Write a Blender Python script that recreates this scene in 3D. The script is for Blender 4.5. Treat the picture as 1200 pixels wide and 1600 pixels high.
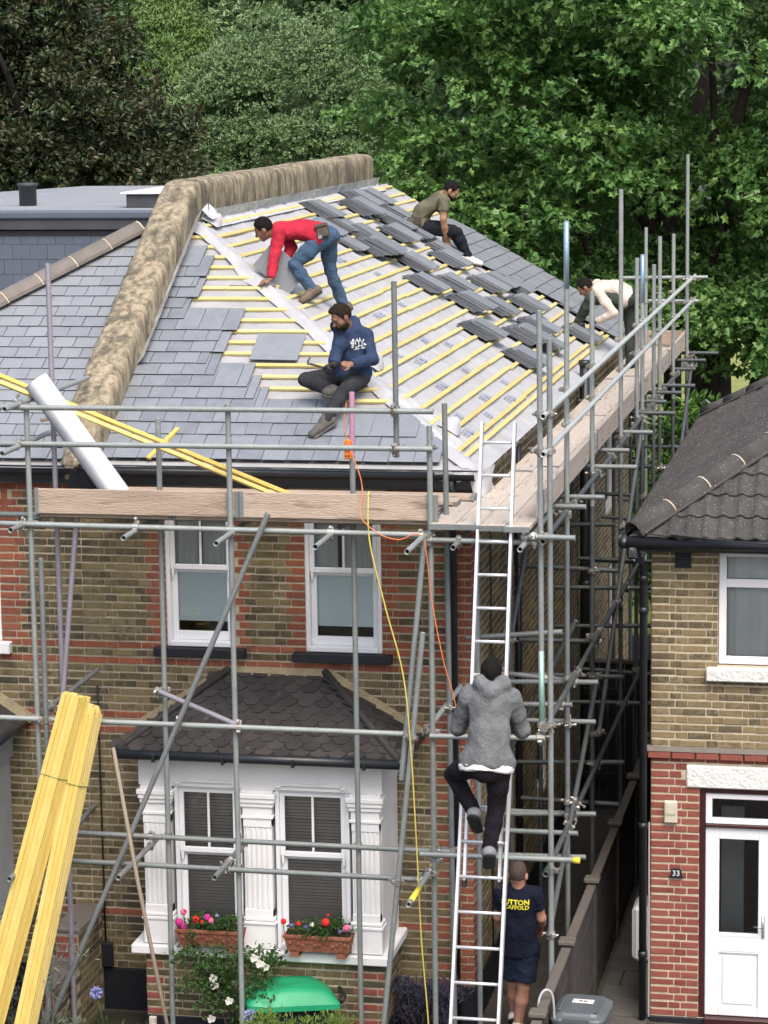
import bpy, math, random
import numpy as np
from mathutils import Vector, Matrix, Quaternion
random.seed(7); RNG = np.random.default_rng(7)
for o in list(bpy.data.objects): bpy.data.objects.remove(o)
SC = bpy.context.scene; COL = SC.collection
R = math.radians

# ------------------------------------------------------------------ camera, sky, sun, exposure
CAM_POS = Vector((3.9067, -22.9625, 8.7625))
YAW, PITCH, ROLL = R(-11.5953), R(9.4272), R(-0.7961)
_F = Vector((math.sin(YAW)*math.cos(PITCH), math.cos(YAW)*math.cos(PITCH), -math.sin(PITCH)))
_Rt = Vector((math.cos(YAW), -math.sin(YAW), 0)); _U = _Rt.cross(_F)
_r = _Rt*math.cos(ROLL) + _U*math.sin(ROLL); _u = -_Rt*math.sin(ROLL) + _U*math.cos(ROLL)
cd = bpy.data.cameras.new('camera'); cam = bpy.data.objects.new('camera', cd); COL.objects.link(cam)
cam.matrix_world = Matrix(((_r.x, _u.x, -_F.x, CAM_POS.x), (_r.y, _u.y, -_F.y, CAM_POS.y), (_r.z, _u.z, -_F.z, CAM_POS.z), (0, 0, 0, 1)))
cd.sensor_fit = 'VERTICAL'; cd.sensor_height = 36.0; cd.sensor_width = 27.0; cd.lens = 4050/1600*36
cd.clip_start = 0.5; cd.clip_end = 2000
SC.camera = cam
SUN_EL, SUN_AZ = R(56), R(154)          # azimuth measured clockwise from +Y
w = bpy.data.worlds.new('World'); SC.world = w; w.use_nodes = True
nt = w.node_tree; nt.nodes.clear()
sky = nt.nodes.new('ShaderNodeTexSky'); sky.sky_type = 'NISHITA'; sky.sun_disc = False
sky.sun_elevation = SUN_EL; sky.sun_rotation = SUN_AZ; sky.air_density = 1.0; sky.dust_density = 5.0; sky.ozone_density = 0.6
bg = nt.nodes.new('ShaderNodeBackground'); bg.inputs['Strength'].default_value = 0.145
wo = nt.nodes.new('ShaderNodeOutputWorld')
nt.links.new(sky.outputs[0], bg.inputs[0]); nt.links.new(bg.outputs[0], wo.inputs[0])
sl = bpy.data.lights.new('sun', 'SUN'); sl.energy = 1.3; sl.angle = R(35); sl.color = (1.0, 0.96, 0.9)
so = bpy.data.objects.new('sun', sl); COL.objects.link(so)
sd = Vector((math.sin(SUN_AZ)*math.cos(SUN_EL), math.cos(SUN_AZ)*math.cos(SUN_EL), math.sin(SUN_EL)))
so.rotation_euler = (-sd).to_track_quat('-Z', 'Y').to_euler(); so.location = (0, -10, 40)
SC.view_settings.view_transform = 'Standard'; SC.view_settings.look = 'None'
SC.view_settings.gamma = 1.0; SC.view_settings.use_curve_mapping = False
SC.view_settings.exposure = 0.85
SC.cycles.max_bounces = 8; SC.cycles.transparent_max_bounces = 12

# ------------------------------------------------------------------ materials
MAT = {}
def _n(t, kind, **kw):
    x = t.nodes.new(kind)
    for k, v in kw.items(): setattr(x, k, v)
    return x
def _math(t, op, a, b=None):
    x = _n(t, 'ShaderNodeMath', operation=op)
    for i, v in enumerate((a, b)):
        if v is None: continue
        if hasattr(v, 'is_linked') or hasattr(v, 'node'): t.links.new(v, x.inputs[i])
        else: x.inputs[i].default_value = v
    return x.outputs[0]
def M(name, cols, rough=.7, nscale=6., island=0., bump=0., bscale=60., metal=0., spec=.5, aniso=None, transl=0., speck=None, fine=None, detail=6., coat=0.):
    """cols: one colour, or a list blended by world noise (and by a per-piece random when island>0)."""
    m = bpy.data.materials.new(name); m.use_nodes = True; t = m.node_tree; t.nodes.clear()
    out = _n(t, 'ShaderNodeOutputMaterial'); b = _n(t, 'ShaderNodeBsdfPrincipled')
    geo = _n(t, 'ShaderNodeNewGeometry'); oi = _n(t, 'ShaderNodeObjectInfo')
    if isinstance(cols[0], (int, float)): cols = [tuple(c*.88 for c in cols), cols, tuple(min(1, c*1.1) for c in cols)]
    src = geo.outputs['Position']
    if aniso:
        mp = _n(t, 'ShaderNodeMapping'); mp.inputs['Scale'].default_value = aniso
        t.links.new(src, mp.inputs[0]); src = mp.outputs[0]
    ns = _n(t, 'ShaderNodeTexNoise'); ns.inputs['Scale'].default_value = nscale; ns.inputs['Detail'].default_value = detail; ns.inputs['Roughness'].default_value = .62
    t.links.new(src, ns.inputs['Vector'])
    fac = _math(t, 'MULTIPLY_ADD', ns.outputs['Fac'], 1.9); fac.node.inputs[2].default_value = -.45
    rnd = _math(t, 'FRACT', _math(t, 'ADD', geo.outputs['Random Per Island'], oi.outputs['Random']))
    if island > 0:
        a = _math(t, 'MULTIPLY', fac, 1-island); c = _math(t, 'MULTIPLY', rnd, island); fac = _math(t, 'ADD', a, c)
    rp = _n(t, 'ShaderNodeValToRGB'); e = rp.color_ramp.elements
    n = len(cols)
    while len(e) < n: e.new(.5)
    for i, c in enumerate(cols): e[i].position = i/(n-1) if n > 1 else 0; e[i].color = (*c, 1)
    t.links.new(fac, rp.inputs[0]); colour = rp.outputs[0]
    if fine:   # (scale, colour, threshold) small stains over the colour
        sc, fc, th, am = fine
        n2 = _n(t, 'ShaderNodeTexNoise'); n2.inputs['Scale'].default_value = sc; n2.inputs['Detail'].default_value = 5; t.links.new(src, n2.inputs['Vector'])
        mr = _n(t, 'ShaderNodeMapRange'); mr.inputs[1].default_value = th; mr.inputs[2].default_value = th+.12; mr.inputs[4].default_value = am
        t.links.new(n2.outputs['Fac'], mr.inputs[0])
        mx = _n(t, 'ShaderNodeMix', data_type='RGBA'); t.links.new(mr.outputs[0], mx.inputs[0]); t.links.new(colour, mx.inputs[6]); mx.inputs[7].default_value = (*fc, 1); colour = mx.outputs[2]
    if speck:
        sc, fc, th = speck
        v = _n(t, 'ShaderNodeTexVoronoi'); v.inputs['Scale'].default_value = sc; t.links.new(geo.outputs['Position'], v.inputs['Vector'])
        cmp_ = _math(t, 'LESS_THAN', v.outputs['Distance'], th)
        mx = _n(t, 'ShaderNodeMix', data_type='RGBA'); t.links.new(cmp_, mx.inputs[0]); t.links.new(colour, mx.inputs[6]); mx.inputs[7].default_value = (*fc, 1); colour = mx.outputs[2]
    t.links.new(colour, b.inputs['Base Color'])
    b.inputs['Roughness'].default_value = rough; b.inputs['Metallic'].default_value = metal; b.inputs['Specular IOR Level'].default_value = spec
    if coat: b.inputs['Coat Weight'].default_value = coat
    if bump > 0:
        nb = _n(t, 'ShaderNodeTexNoise'); nb.inputs['Scale'].default_value = bscale; nb.inputs['Detail'].default_value = 5
        t.links.new(src, nb.inputs['Vector'])
        bp = _n(t, 'ShaderNodeBump'); bp.inputs['Strength'].default_value = bump; bp.inputs['Distance'].default_value = .02
        t.links.new(nb.outputs['Fac'], bp.inputs['Height']); t.links.new(bp.outputs[0], b.inputs['Normal'])
    sh = b.outputs[0]
    if transl > 0:
        tr = _n(t, 'ShaderNodeBsdfTranslucent'); t.links.new(colour, tr.inputs[0])
        mx = _n(t, 'ShaderNodeMixShader'); mx.inputs[0].default_value = transl
        t.links.new(sh, mx.inputs[1]); t.links.new(tr.outputs[0], mx.inputs[2]); sh = mx.outputs[0]
    t.links.new(sh, out.inputs[0]); MAT[name] = m
    return m
def glass(name, tint=(.9, .95, .95), refl=1.0):
    m = bpy.data.materials.new(name); m.use_nodes = True; t = m.node_tree; t.nodes.clear()
    out = _n(t, 'ShaderNodeOutputMaterial'); g = _n(t, 'ShaderNodeBsdfGlossy'); g.inputs['Roughness'].default_value = .015
    tr = _n(t, 'ShaderNodeBsdfTransparent'); tr.inputs[0].default_value = (*tint, 1)
    fr = _n(t, 'ShaderNodeFresnel'); fr.inputs[0].default_value = 1.6
    f = _math(t, 'MULTIPLY', fr.outputs[0], refl); f.node.use_clamp = True
    mx = _n(t, 'ShaderNodeMixShader'); t.links.new(f, mx.inputs[0]); t.links.new(tr.outputs[0], mx.inputs[1]); t.links.new(g.outputs[0], mx.inputs[2])
    t.links.new(mx.outputs[0], out.inputs[0]); MAT[name] = m

M('stock', [(.026, .023, .017), (.062, .051, .031), (.125, .098, .05), (.175, .137, .068), (.22, .175, .092), (.075, .062, .038), (.26, .21, .12)], .92, 16, .6, .5, 130, fine=(1.7, (.028, .025, .021), .53, .7))
M('stock_pale', [(.05, .042, .028), (.13, .10, .055), (.22, .17, .09), (.26, .205, .11), (.10, .08, .048), (.19, .145, .075), (.30, .24, .135)], .92, 16, .6, .5, 130, fine=(2.0, (.04, .034, .026), .56, .65))
M('red_brick', [(.14, .047, .030), (.23, .075, .042), (.30, .10, .054), (.19, .06, .037), (.33, .13, .075)], .9, 14, .55, .4, 130, fine=(4.0, (.06, .035, .028), .62, .5))
M('red_brick_deep', [(.15, .04, .03), (.22, .06, .045), (.27, .085, .06), (.19, .05, .04)], .9, 14, .6, .4, 130, fine=(5.0, (.4, .33, .25), .68, .35))
M('mortar', [(.32, .28, .20), (.43, .38, .28), (.50, .445, .33)], .95, 9, 0, .6, 90, fine=(2.5, (.10, .09, .07), .58, .5))
M('mortar_pale', [(.42, .37, .27), (.52, .46, .34), (.58, .52, .40)], .95, 9, 0, .6, 90, fine=(2.5, (.16, .14, .10), .62, .4))
M('plinth', [(.006, .008, .014), (.012, .014, .02)], .55, 6, 0, .3, 40)
M('white_paint', [(.74, .745, .75), (.83, .835, .84)], .45, 3, 0, .08, 60, fine=(2.0, (.5, .5, .47), .62, .35))
M('white_render', [(.62, .62, .60), (.78, .78, .77)], .7, 8, 0, .8, 30)
M('upvc', [(.72, .74, .77), (.79, .81, .84)], .3, 2, 0)
M('grey_paint', [(.30, .33, .36), (.42, .45, .48)], .5, 3, 0, .1, 50)
M('blackpipe', [(.010, .012, .016), (.022, .026, .032)], .38, 4, 0, .15, 40)
M('navy_black', [(.006, .008, .016), (.012, .015, .026)], .5, 4, .2, .1, 40)
M('slate', [(.135, .15, .172), (.178, .196, .222), (.215, .235, .262), (.155, .171, .195)], .42, 5, .45, .25, 50, spec=.6, aniso=(1, 1, 1), fine=(7., (.20, .215, .235), .63, .35))
M('slate_old', [(.185, .20, .222), (.225, .243, .268), (.26, .278, .304)], .42, 5, .5, .2, 50, spec=.6, fine=(6., (.26, .275, .30), .62, .4))
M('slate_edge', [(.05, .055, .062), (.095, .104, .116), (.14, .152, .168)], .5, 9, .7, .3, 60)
M('slate_shadow_rim', [(.02, .022, .026), (.035, .038, .043)], .7, 9, .5, .2, 60)  # dressed dark edges, darkened further to paint the shadow gap between courses
M('slate_wall', [(.075, .092, .125), (.09, .11, .145), (.105, .125, .16)], .45, 4, .5, .15, 50)
M('lead', [(.36, .38, .405), (.50, .525, .555), (.64, .665, .69)], .36, 7, 0, .6, 20, metal=.35)
M('lead_dark', [(.15, .16, .175), (.24, .255, .27)], .5, 6, 0, .4, 30, metal=.3)
M('membrane', [(.33, .335, .35), (.40, .405, .42), (.47, .475, .49)], .55, 2.2, 0, .55, 9, fine=(14., (.40, .42, .47), .60, .4))
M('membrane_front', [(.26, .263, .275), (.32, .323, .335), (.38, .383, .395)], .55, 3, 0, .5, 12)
M('membrane_white', [(.44, .445, .46), (.54, .545, .56)], .5, 5, 0, .4, 15)
M('print_blue', [(.20, .24, .36), (.26, .29, .40)], .6, 20, 0)
M('batten', [(.46, .37, .12), (.56, .47, .19), (.63, .54, .26)], .7, 5, .45, .25, 30, aniso=(1, 1, 1), fine=(9., (.42, .28, .10), .68, .5))
M('batten_dip', [(.50, .35, .06), (.62, .47, .13), (.68, .55, .25)], .65, 3, .55, .25, 20, aniso=(6, 6, .6), fine=(10., (.38, .22, .05), .70, .6))
M('board', [(.36, .305, .25), (.47, .41, .35), (.56, .50, .43)], .85, 2.2, .4, .5, 25, aniso=(5, .7, 5), fine=(4.5, (.17, .13, .105), .58, .6))
M('board_x', [(.31, .235, .18), (.43, .34, .265), (.51, .425, .345)], .85, 2.2, .35, .5, 25, aniso=(.7, 5, 5), fine=(4., (.15, .10, .08), .57, .65))
M('oldwood', [(.20, .165, .125), (.29, .245, .185)], .85, 4, .4, .4, 30)
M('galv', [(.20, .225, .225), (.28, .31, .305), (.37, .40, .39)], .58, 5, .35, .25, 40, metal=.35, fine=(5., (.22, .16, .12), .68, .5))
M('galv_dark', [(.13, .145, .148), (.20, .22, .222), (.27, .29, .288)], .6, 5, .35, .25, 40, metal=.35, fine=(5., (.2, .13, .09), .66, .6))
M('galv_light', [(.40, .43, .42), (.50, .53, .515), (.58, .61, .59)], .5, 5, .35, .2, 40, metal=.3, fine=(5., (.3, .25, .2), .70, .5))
M('galv_shaded', [(.055, .066, .07), (.09, .102, .105), (.13, .143, .145)], .6, 5, .35, .25, 40, metal=.3, fine=(5., (.1, .07, .05), .66, .5))  # dull tubes in the passage, its shade partly painted into the tone
M('galv_green', [(.22, .40, .33), (.36, .47, .43)], .45, 3, 0, .2, 40, metal=.5)
M('galv_blue', [(.20, .33, .46), (.34, .43, .50)], .45, 3, 0, .2, 40, metal=.5)
M('galv_pink', [(.45, .16, .36), (.52, .30, .42), (.55, .22, .32)], .5, 4, 0, .2, 40, metal=.2)
M('galv_purple', [(.33, .31, .37), (.42, .40, .45)], .45, 4, 0, .2, 40, metal=.5)
M('tube_yellow', [(.70, .56, .03), (.8, .68, .08)], .5, 4, 0)
M('coupler', [(.22, .21, .19), (.36, .35, .32), (.5, .5, .48)], .45, 9, .5, .3, 60, metal=.7, fine=(12., (.25, .12, .06), .64, .6))
M('dark_hole', (.01, .01, .01), .9)
M('alu', [(.70, .72, .74), (.82, .84, .86)], .32, 6, 0, .1, 60, metal=.55)
M('parapet', [(.045, .04, .03), (.11, .094, .066), (.20, .168, .115), (.30, .256, .175), (.37, .32, .225), (.42, .37, .27)], .95, 15, 0, .9, 30, aniso=(1, 1, .38), detail=9., fine=(5., (.07, .06, .045), .50, .7), speck=(30., (.46, .42, .33), .12))
M('ridge_tile', [(.115, .10, .088), (.16, .14, .125), (.19, .17, .15)], .7, 8, .4, .3, 60)
M('felt_grey', [(.20, .215, .235), (.25, .265, .285), (.29, .305, .325)], .7, 1.6, 0, .3, 60)
M('felt_dark', [(.035, .038, .045), (.06, .064, .072)], .6, 4, 0, .3, 40)
M('bay_tile', [(.017, .016, .016), (.030, .027, .027), (.046, .042, .041), (.022, .020, .020)], .7, 10, .55, .5, 70, fine=(7., (.20, .195, .185), .66, .55))
M('cement', [(.20, .165, .10), (.29, .24, .15), (.35, .30, .20)], .95, 8, 0, .7, 50)
M('conc_tile', [(.032, .032, .032), (.054, .053, .051), (.075, .072, .069)], .92, 9, .35, .7, 70, fine=(14., (.13, .125, .115), .60, .6), speck=(34., (.42, .42, .39), .13))
M('hip_tile', [(.042, .041, .039), (.066, .063, .059), (.088, .083, .076)], .92, 9, .3, .7, 70, speck=(28., (.42, .42, .39), .11))
M('frame_maroon', [(.035, .008, .010), (.05, .012, .014)], .4, 5, 0)
glass('pane', (.97, .985, .985)); glass('pane_dark', (.5, .55, .55))
M('room_dark', (.012, .012, .013), .9); M('room_warm', (.05, .02, .015), .8)
M('blind_pale', [(.66, .80, .82), (.74, .86, .88)], .8, 4, 0, .1, 20)
M('blind_brown', [(.30, .26, .23), (.40, .355, .32)], .55, 6, .3)
M('curtain', [(.72, .76, .77), (.82, .85, .86)], .9, 4, 0, transl=.2)
M('terracotta', [(.16, .055, .03), (.24, .085, .048), (.30, .125, .075)], .85, 14, 0, .6, 50, fine=(12., (.42, .34, .28), .66, .6))
M('soil', [(.018, .014, .010), (.04, .032, .024)], .95, 12, 0, .8, 20)
M('ground', [(.035, .032, .027), (.06, .054, .045), (.08, .073, .06)], .95, 3, 0, .8, 15)
M('grass', [(.12, .16, .035), (.20, .23, .06), (.27, .28, .09)], .9, 1.2, 0, .8, 12)
M('paving', [(.06, .058, .052), (.09, .086, .078), (.115, .11, .098)], .9, 5, .5, .5, 30, fine=(5., (.045, .05, .035), .6, .6))
M('fence_wood', [(.026, .023, .021), (.045, .04, .036), (.065, .058, .052)], .85, 5, .4, .4, 30)
M('fence_top', [(.085, .075, .066), (.13, .117, .10)], .85, 5, .3, .4, 30)
M('bin_grey', [(.075, .088, .10), (.10, .115, .13)], .45, 4, 0, .1, 40)
M('bin_green', [(.008, .23, .10), (.012, .29, .13), (.02, .33, .16)], .5, 3, 0, .08, 30, fine=(8., (.15, .45, .28), .68, .4))
M('rubber', (.012, .012, .013), .6)
M('sticker', (.75, .75, .72), .5)
M('ink', (.02, .02, .022), .6)
M('rope_yellow', (.62, .52, .10), .8); M('cable_orange', (.75, .20, .06), .5); M('socket_orange', (.85, .22, .03), .4)
M('cable_black', (.012, .012, .012), .6); M('hose_grey', (.42, .42, .42), .6)
M('strap_green', (.03, .22, .07), .5)
M('roll_white', [(.62, .65, .70), (.72, .75, .80)], .4, 3, 0, .15, 14)
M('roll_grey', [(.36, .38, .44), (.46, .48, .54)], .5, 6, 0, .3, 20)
M('skin_tan', [(.30, .155, .095), (.36, .19, .12)], .55, 14, 0, .1, 80)
M('skin_brown', [(.19, .095, .06), (.24, .125, .08)], .55, 14, 0, .1, 80)
M('skin_fair', [(.46, .23, .16), (.54, .29, .21)], .55, 12, 0, .1, 80)
M('hair_black', [(.005, .0045, .0045), (.014, .012, .011)], .8, 40, 0, .6, 90, spec=.15)
M('hair_brown', [(.010, .007, .005), (.028, .019, .013)], .8, 40, 0, .6, 90, spec=.15)
M('hair_short', [(.05, .036, .03), (.085, .06, .05)], .8, 60, 0, .4, 120)
def cloth(n, c, b=.6): M(n, [tuple(x*.62 for x in c), c, tuple(min(1, x*1.28) for x in c)], .92, 7, 0, b, 34, spec=.2)
cloth('red_wool', (.40, .022, .045)); cloth('denim', (.05, .09, .15)); cloth('navy_hoodie', (.030, .048, .098)); cloth('black_trouser', (.030, .032, .036))
cloth('olive_tee', (.13, .125, .085)); cloth('black_jean', (.012, .014, .020)); cloth('cream_shirt', (.56, .49, .42)); cloth('green_trouser', (.035, .044, .036))
cloth('grey_hoodie', (.135, .143, .15)); cloth('black_jogger', (.013, .011, .016)); cloth('white_tee', (.78, .78, .78)); cloth('navy_tee', (.010, .013, .028)); cloth('navy_short', (.018, .026, .052))
M('boot_brown', [(.09, .065, .045), (.16, .12, .09)], .75, 14, 0, .3, 60); M('boot_grey', [(.05, .05, .048), (.13, .125, .115)], .75, 18, 0, .3, 60)
M('shoe_white', [(.6, .6, .58), (.75, .75, .73)], .6, 14, 0); M('shoe_grey', [(.13, .14, .16), (.24, .25, .27)], .7, 14, 0); M('sole', (.02, .02, .02), .8)
M('leather', [(.045, .032, .022), (.10, .075, .055)], .65, 14, 0, .4, 60); M('glove_black', (.015, .014, .014), .7)
M('print_white', (.72, .74, .76), .8); M('print_yellow', (.80, .72, .05), .8)
M('steel', (.35, .36, .37), .35, metal=.9)
M('white_plastic', [(.66, .68, .68), (.74, .76, .76)], .4, 3, 0); M('cream_plastic', [(.50, .47, .36), (.58, .55, .44)], .5, 4, 0)
def leaf(n, cols, rough=.42, tr=.22, isl=.45): M(n, cols, rough, .9, isl, 0, transl=tr, spec=.45, detail=3.)
leaf('leaf_maple', [(.055, .13, .035), (.085, .195, .05), (.125, .255, .07), (.19, .33, .09), (.095, .21, .058)], .36, .3)
leaf('leaf_copper', [(.034, .058, .028), (.044, .072, .033), (.052, .08, .036), (.085, .078, .038), (.048, .078, .035), (.06, .07, .036)], .30, .12, .35)
leaf('leaf_oak', [(.15, .245, .10), (.19, .295, .125), (.22, .33, .15), (.25, .36, .175)], .5, .06, .25)
leaf('leaf_willow', [(.13, .225, .06), (.17, .28, .078), (.22, .33, .095)], .5, .08, .3)
leaf('leaf_far', [(.08, .15, .06), (.105, .185, .072), (.13, .215, .085)], .55, .08, .3)
leaf('leaf_laurel', [(.04, .10, .02), (.09, .20, .035), (.17, .30, .06)], .35)
leaf('leaf_garden', [(.035, .085, .022), (.065, .14, .035), (.10, .19, .055)], .5)
leaf('leaf_lime', [(.13, .21, .04), (.20, .30, .06), (.27, .36, .09)], .5)
leaf('leaf_grey', [(.12, .16, .12), (.20, .25, .19), (.28, .33, .26)], .6)
leaf('leaf_lav', [(.05, .055, .07), (.09, .085, .14), (.13, .12, .22)], .7)
M('bark', [(.018, .014, .012), (.04, .032, .027), (.06, .05, .042)], .95, 6, 0, .9, 20, aniso=(4, 4, .7))
for n, c in (('petal_red', (.75, .02, .015)), ('petal_pink', (.80, .16, .33)), ('petal_magenta', (.55, .03, .25)), ('petal_white', (.80, .78, .72)), ('petal_purple', (.16, .12, .35)), ('petal_lilac', (.28, .30, .62))): M(n, c, .6, transl=.15)

# ------------------------------------------------------------------ mesh helpers
class MB:
    def __init__(s): s.v = []; s.f = []; s.m = []; s.cm = 0
    def add(s, vs, fs):
        b = len(s.v); s.v.extend([tuple(map(float, p)) for p in vs]); s.f.extend([tuple(b+i for i in f) for f in fs]); s.m.extend([s.cm]*len(fs)); return s
    def box(s, x0, x1, y0, y1, z0, z1):
        return s.add([(x0, y0, z0), (x1, y0, z0), (x1, y1, z0), (x0, y1, z0), (x0, y0, z1), (x1, y0, z1), (x1, y1, z1), (x0, y1, z1)],
                     [(0, 3, 2, 1), (4, 5, 6, 7), (0, 1, 5, 4), (1, 2, 6, 5), (2, 3, 7, 6), (3, 0, 4, 7)])
    def obox(s, c, a, b, d, ha, hb, hd, ch=0.):
        """oriented box, unit axes a,b,d, half sizes; ch chamfers its edges"""
        c, a, b, d = Vector(c), Vector(a), Vector(b), Vector(d)
        if ch <= 0:
            P = [c+a*i*ha+b*j*hb+d*k*hd for k in (-1, 1) for j, i in ((-1, -1), (-1, 1), (1, 1), (1, -1))]
            return s.add(P, [(0, 3, 2, 1), (4, 5, 6, 7), (0, 1, 5, 4), (1, 2, 6, 5), (2, 3, 7, 6), (3, 0, 4, 7)])
        P = []; idx = {}
        for sx in (-1, 1):
            for sy in (-1, 1):
                for sz in (-1, 1):
                    for ax in range(3):
                        h = [ha-ch, hb-ch, hd-ch]; h[ax] += ch
                        idx[(sx, sy, sz, ax)] = len(P); P.append(c+a*sx*h[0]+b*sy*h[1]+d*sz*h[2])
        F = []
        for ax in range(3):
            o1, o2 = [i for i in range(3) if i != ax]
            for sg in (-1, 1):
                q = []
                for p, r in ((-1, -1), (1, -1), (1, 1), (-1, 1)):
                    t = [0, 0, 0]; t[ax] = sg; t[o1] = p; t[o2] = r; q.append(idx[(*t, ax)])
                F.append(tuple(q))
            for p in (-1, 1):
                for r in (-1, 1):
                    t0 = [0, 0, 0]; t0[o1] = p; t0[o2] = r; t1 = list(t0); t0[ax] = -1; t1[ax] = 1
                    F.append((idx[(*t0, o1)], idx[(*t1, o1)], idx[(*t1, o2)], idx[(*t0, o2)]))
        for sx in (-1, 1):
            for sy in (-1, 1):
                for sz in (-1, 1): F.append(tuple(idx[(sx, sy, sz, ax)] for ax in range(3)))
        return s.add(P, F)
    def cbox(s, x0, x1, y0, y1, z0, z1, ch=.006):
        return s.obox(((x0+x1)/2, (y0+y1)/2, (z0+z1)/2), (1, 0, 0), (0, 1, 0), (0, 0, 1), (x1-x0)/2, (y1-y0)/2, (z1-z0)/2, ch)
    def bar(s, p, q, wid, thick, up=(0, 0, 1), ch=0.):
        p, q = Vector(p), Vector(q); a = (q-p); L = a.length; a.normalize(); u = Vector(up)
        b = u.cross(a)
        if b.length < 1e-4: b = Vector((1, 0, 0)).cross(a)
        b.normalize(); d = a.cross(b)
        return s.obox((p+q)/2, a, b, d, L/2, wid/2, thick/2, ch)
    def tube(s, pts, r, n=12, caps=True, hollow=False):
        pts = [Vector(p) for p in pts]; rings = []; rr = r if isinstance(r, (list, tuple)) else [r]*len(pts)
        t0 = (pts[1]-pts[0]).normalized(); ref = Vector((0, 0, 1)) if abs(t0.z) < .9 else Vector((1, 0, 0))
        a = t0.cross(ref).normalized(); V = []
        for i, p in enumerate(pts):
            t = ((pts[min(i+1, len(pts)-1)]-pts[max(i-1, 0)])).normalized()
            a = (a-t*a.dot(t)).normalized(); b = t.cross(a)
            V += [p+(a*math.cos(2*math.pi*k/n)+b*math.sin(2*math.pi*k/n))*rr[i] for k in range(n)]
        F = [(i*n+k, i*n+(k+1) % n, (i+1)*n+(k+1) % n, (i+1)*n+k) for i in range(len(pts)-1) for k in range(n)]
        if caps and not hollow: F += [tuple(range(n-1, -1, -1)), tuple((len(pts)-1)*n+k for k in range(n))]
        s.add(V, F)
        if hollow:     # open tube ends: short inner wall and a dark plug
            for e in (0, len(pts)-1):
                t = (pts[1]-pts[0]).normalized() if e == 0 else (pts[-2]-pts[-1]).normalized()
                c = V[e*n:(e+1)*n]; inn = [pts[e]+(p-pts[e])*.78 for p in c]; deep = [p+t*.06 for p in inn]
                s.add(list(c)+inn+deep, [(k, (k+1) % n, n+(k+1) % n, n+k) for k in range(n)]+[(n+k, n+(k+1) % n, 2*n+(k+1) % n, 2*n+k) for k in range(n)])
                cm = s.cm; s.cm = 1; s.add(deep, [tuple(range(n))]); s.cm = cm
        return s
    def grid(s, P):
        """P: 2-D list of points"""
        h, wd = len(P), len(P[0]); V = [p for r_ in P for p in r_]
        return s.add(V, [(i*wd+j, i*wd+j+1, (i+1)*wd+j+1, (i+1)*wd+j) for i in range(h-1) for j in range(wd-1)])
    def prism(s, poly, d):
        n = len(poly); d = Vector(d); P = [Vector(p) for p in poly]
        return s.add(P+[p+d for p in P], [tuple(range(n-1, -1, -1)), tuple(range(n, 2*n))]+[(i, (i+1) % n, n+(i+1) % n, n+i) for i in range(n)])
    def lathe(s, prof, n=16, c=(0, 0, 0)):
        V = [(c[0]+r_*math.cos(2*math.pi*k/n), c[1]+r_*math.sin(2*math.pi*k/n), c[2]+z) for r_, z in prof for k in range(n)]
        m = len(prof)
        return s.add(V, [(i*n+k, i*n+(k+1) % n, (i+1)*n+(k+1) % n, (i+1)*n+k) for i in range(m-1) for k in range(n)]+[tuple(range(n-1, -1, -1)), tuple((m-1)*n+k for k in range(n))])
    def mesh(s, name, mats, smooth=False, org=(0, 0, 0)):
        me = bpy.data.meshes.new(name); o = Vector(org)
        me.from_pydata([tuple(Vector(p)-o) for p in s.v], [], s.f)
        for m in (mats if isinstance(mats, (list, tuple)) else [mats]): me.materials.append(MAT[m])
        if any(s.m): me.polygons.foreach_set('material_index', s.m)
        if smooth: me.polygons.foreach_set('use_smooth', [True]*len(me.polygons))
        me.update(); return me
    def build(s, name, mats, parent=None, smooth=False, **props):
        me = s.mesh(name, mats, smooth, ORG.get(parent.name, (0, 0, 0)) if parent else (0, 0, 0))
        return link(name, me, parent, **props)
ORG = {}
def link(name, me, parent=None, loc=None, mat=None, **props):
    o = bpy.data.objects.new(name, me); COL.objects.link(o)
    if parent:
        o.parent = parent; ORG[o.name] = ORG.get(parent.name, Vector((0, 0, 0)))
        if loc is not None: o.location = Vector(loc)-ORG[parent.name]
    elif loc is not None: o.location = loc
    if mat is not None: o.matrix_local = Matrix.Translation(-ORG[parent.name] if parent else Vector((0, 0, 0))) @ mat
    for k, v in props.items(): o[k] = v
    return o
def thing(name, label, cat, loc=(0, 0, 0), group=None):
    o = bpy.data.objects.new(name, None); COL.objects.link(o); o.location = loc; o.empty_display_size = .1
    o['label'] = label; o['category'] = cat
    if group: o['group'] = group
    ORG[o.name] = Vector(loc); return o
def tag(o, label, cat, group=None):
    o['label'] = label; o['category'] = cat
    if group: o['group'] = group
    return o
def jit(a): return random.uniform(-a, a)
_W = RNG.normal(size=(64, 3)); _PH = RNG.uniform(0, 6.28, 64)
def wob(p, s=1., k=6, seed=0):
    """smooth pseudo-noise in about -1..1"""
    r = 0.
    for i in range(k):
        j = (i+seed*7) % 64; r += math.sin(s*(1+.45*i)*(p[0]*_W[j][0]+p[1]*_W[j][1]+p[2]*_W[j][2])+_PH[j])/(1+.5*i)
    return r/2.2
SHARED = {}
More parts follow.
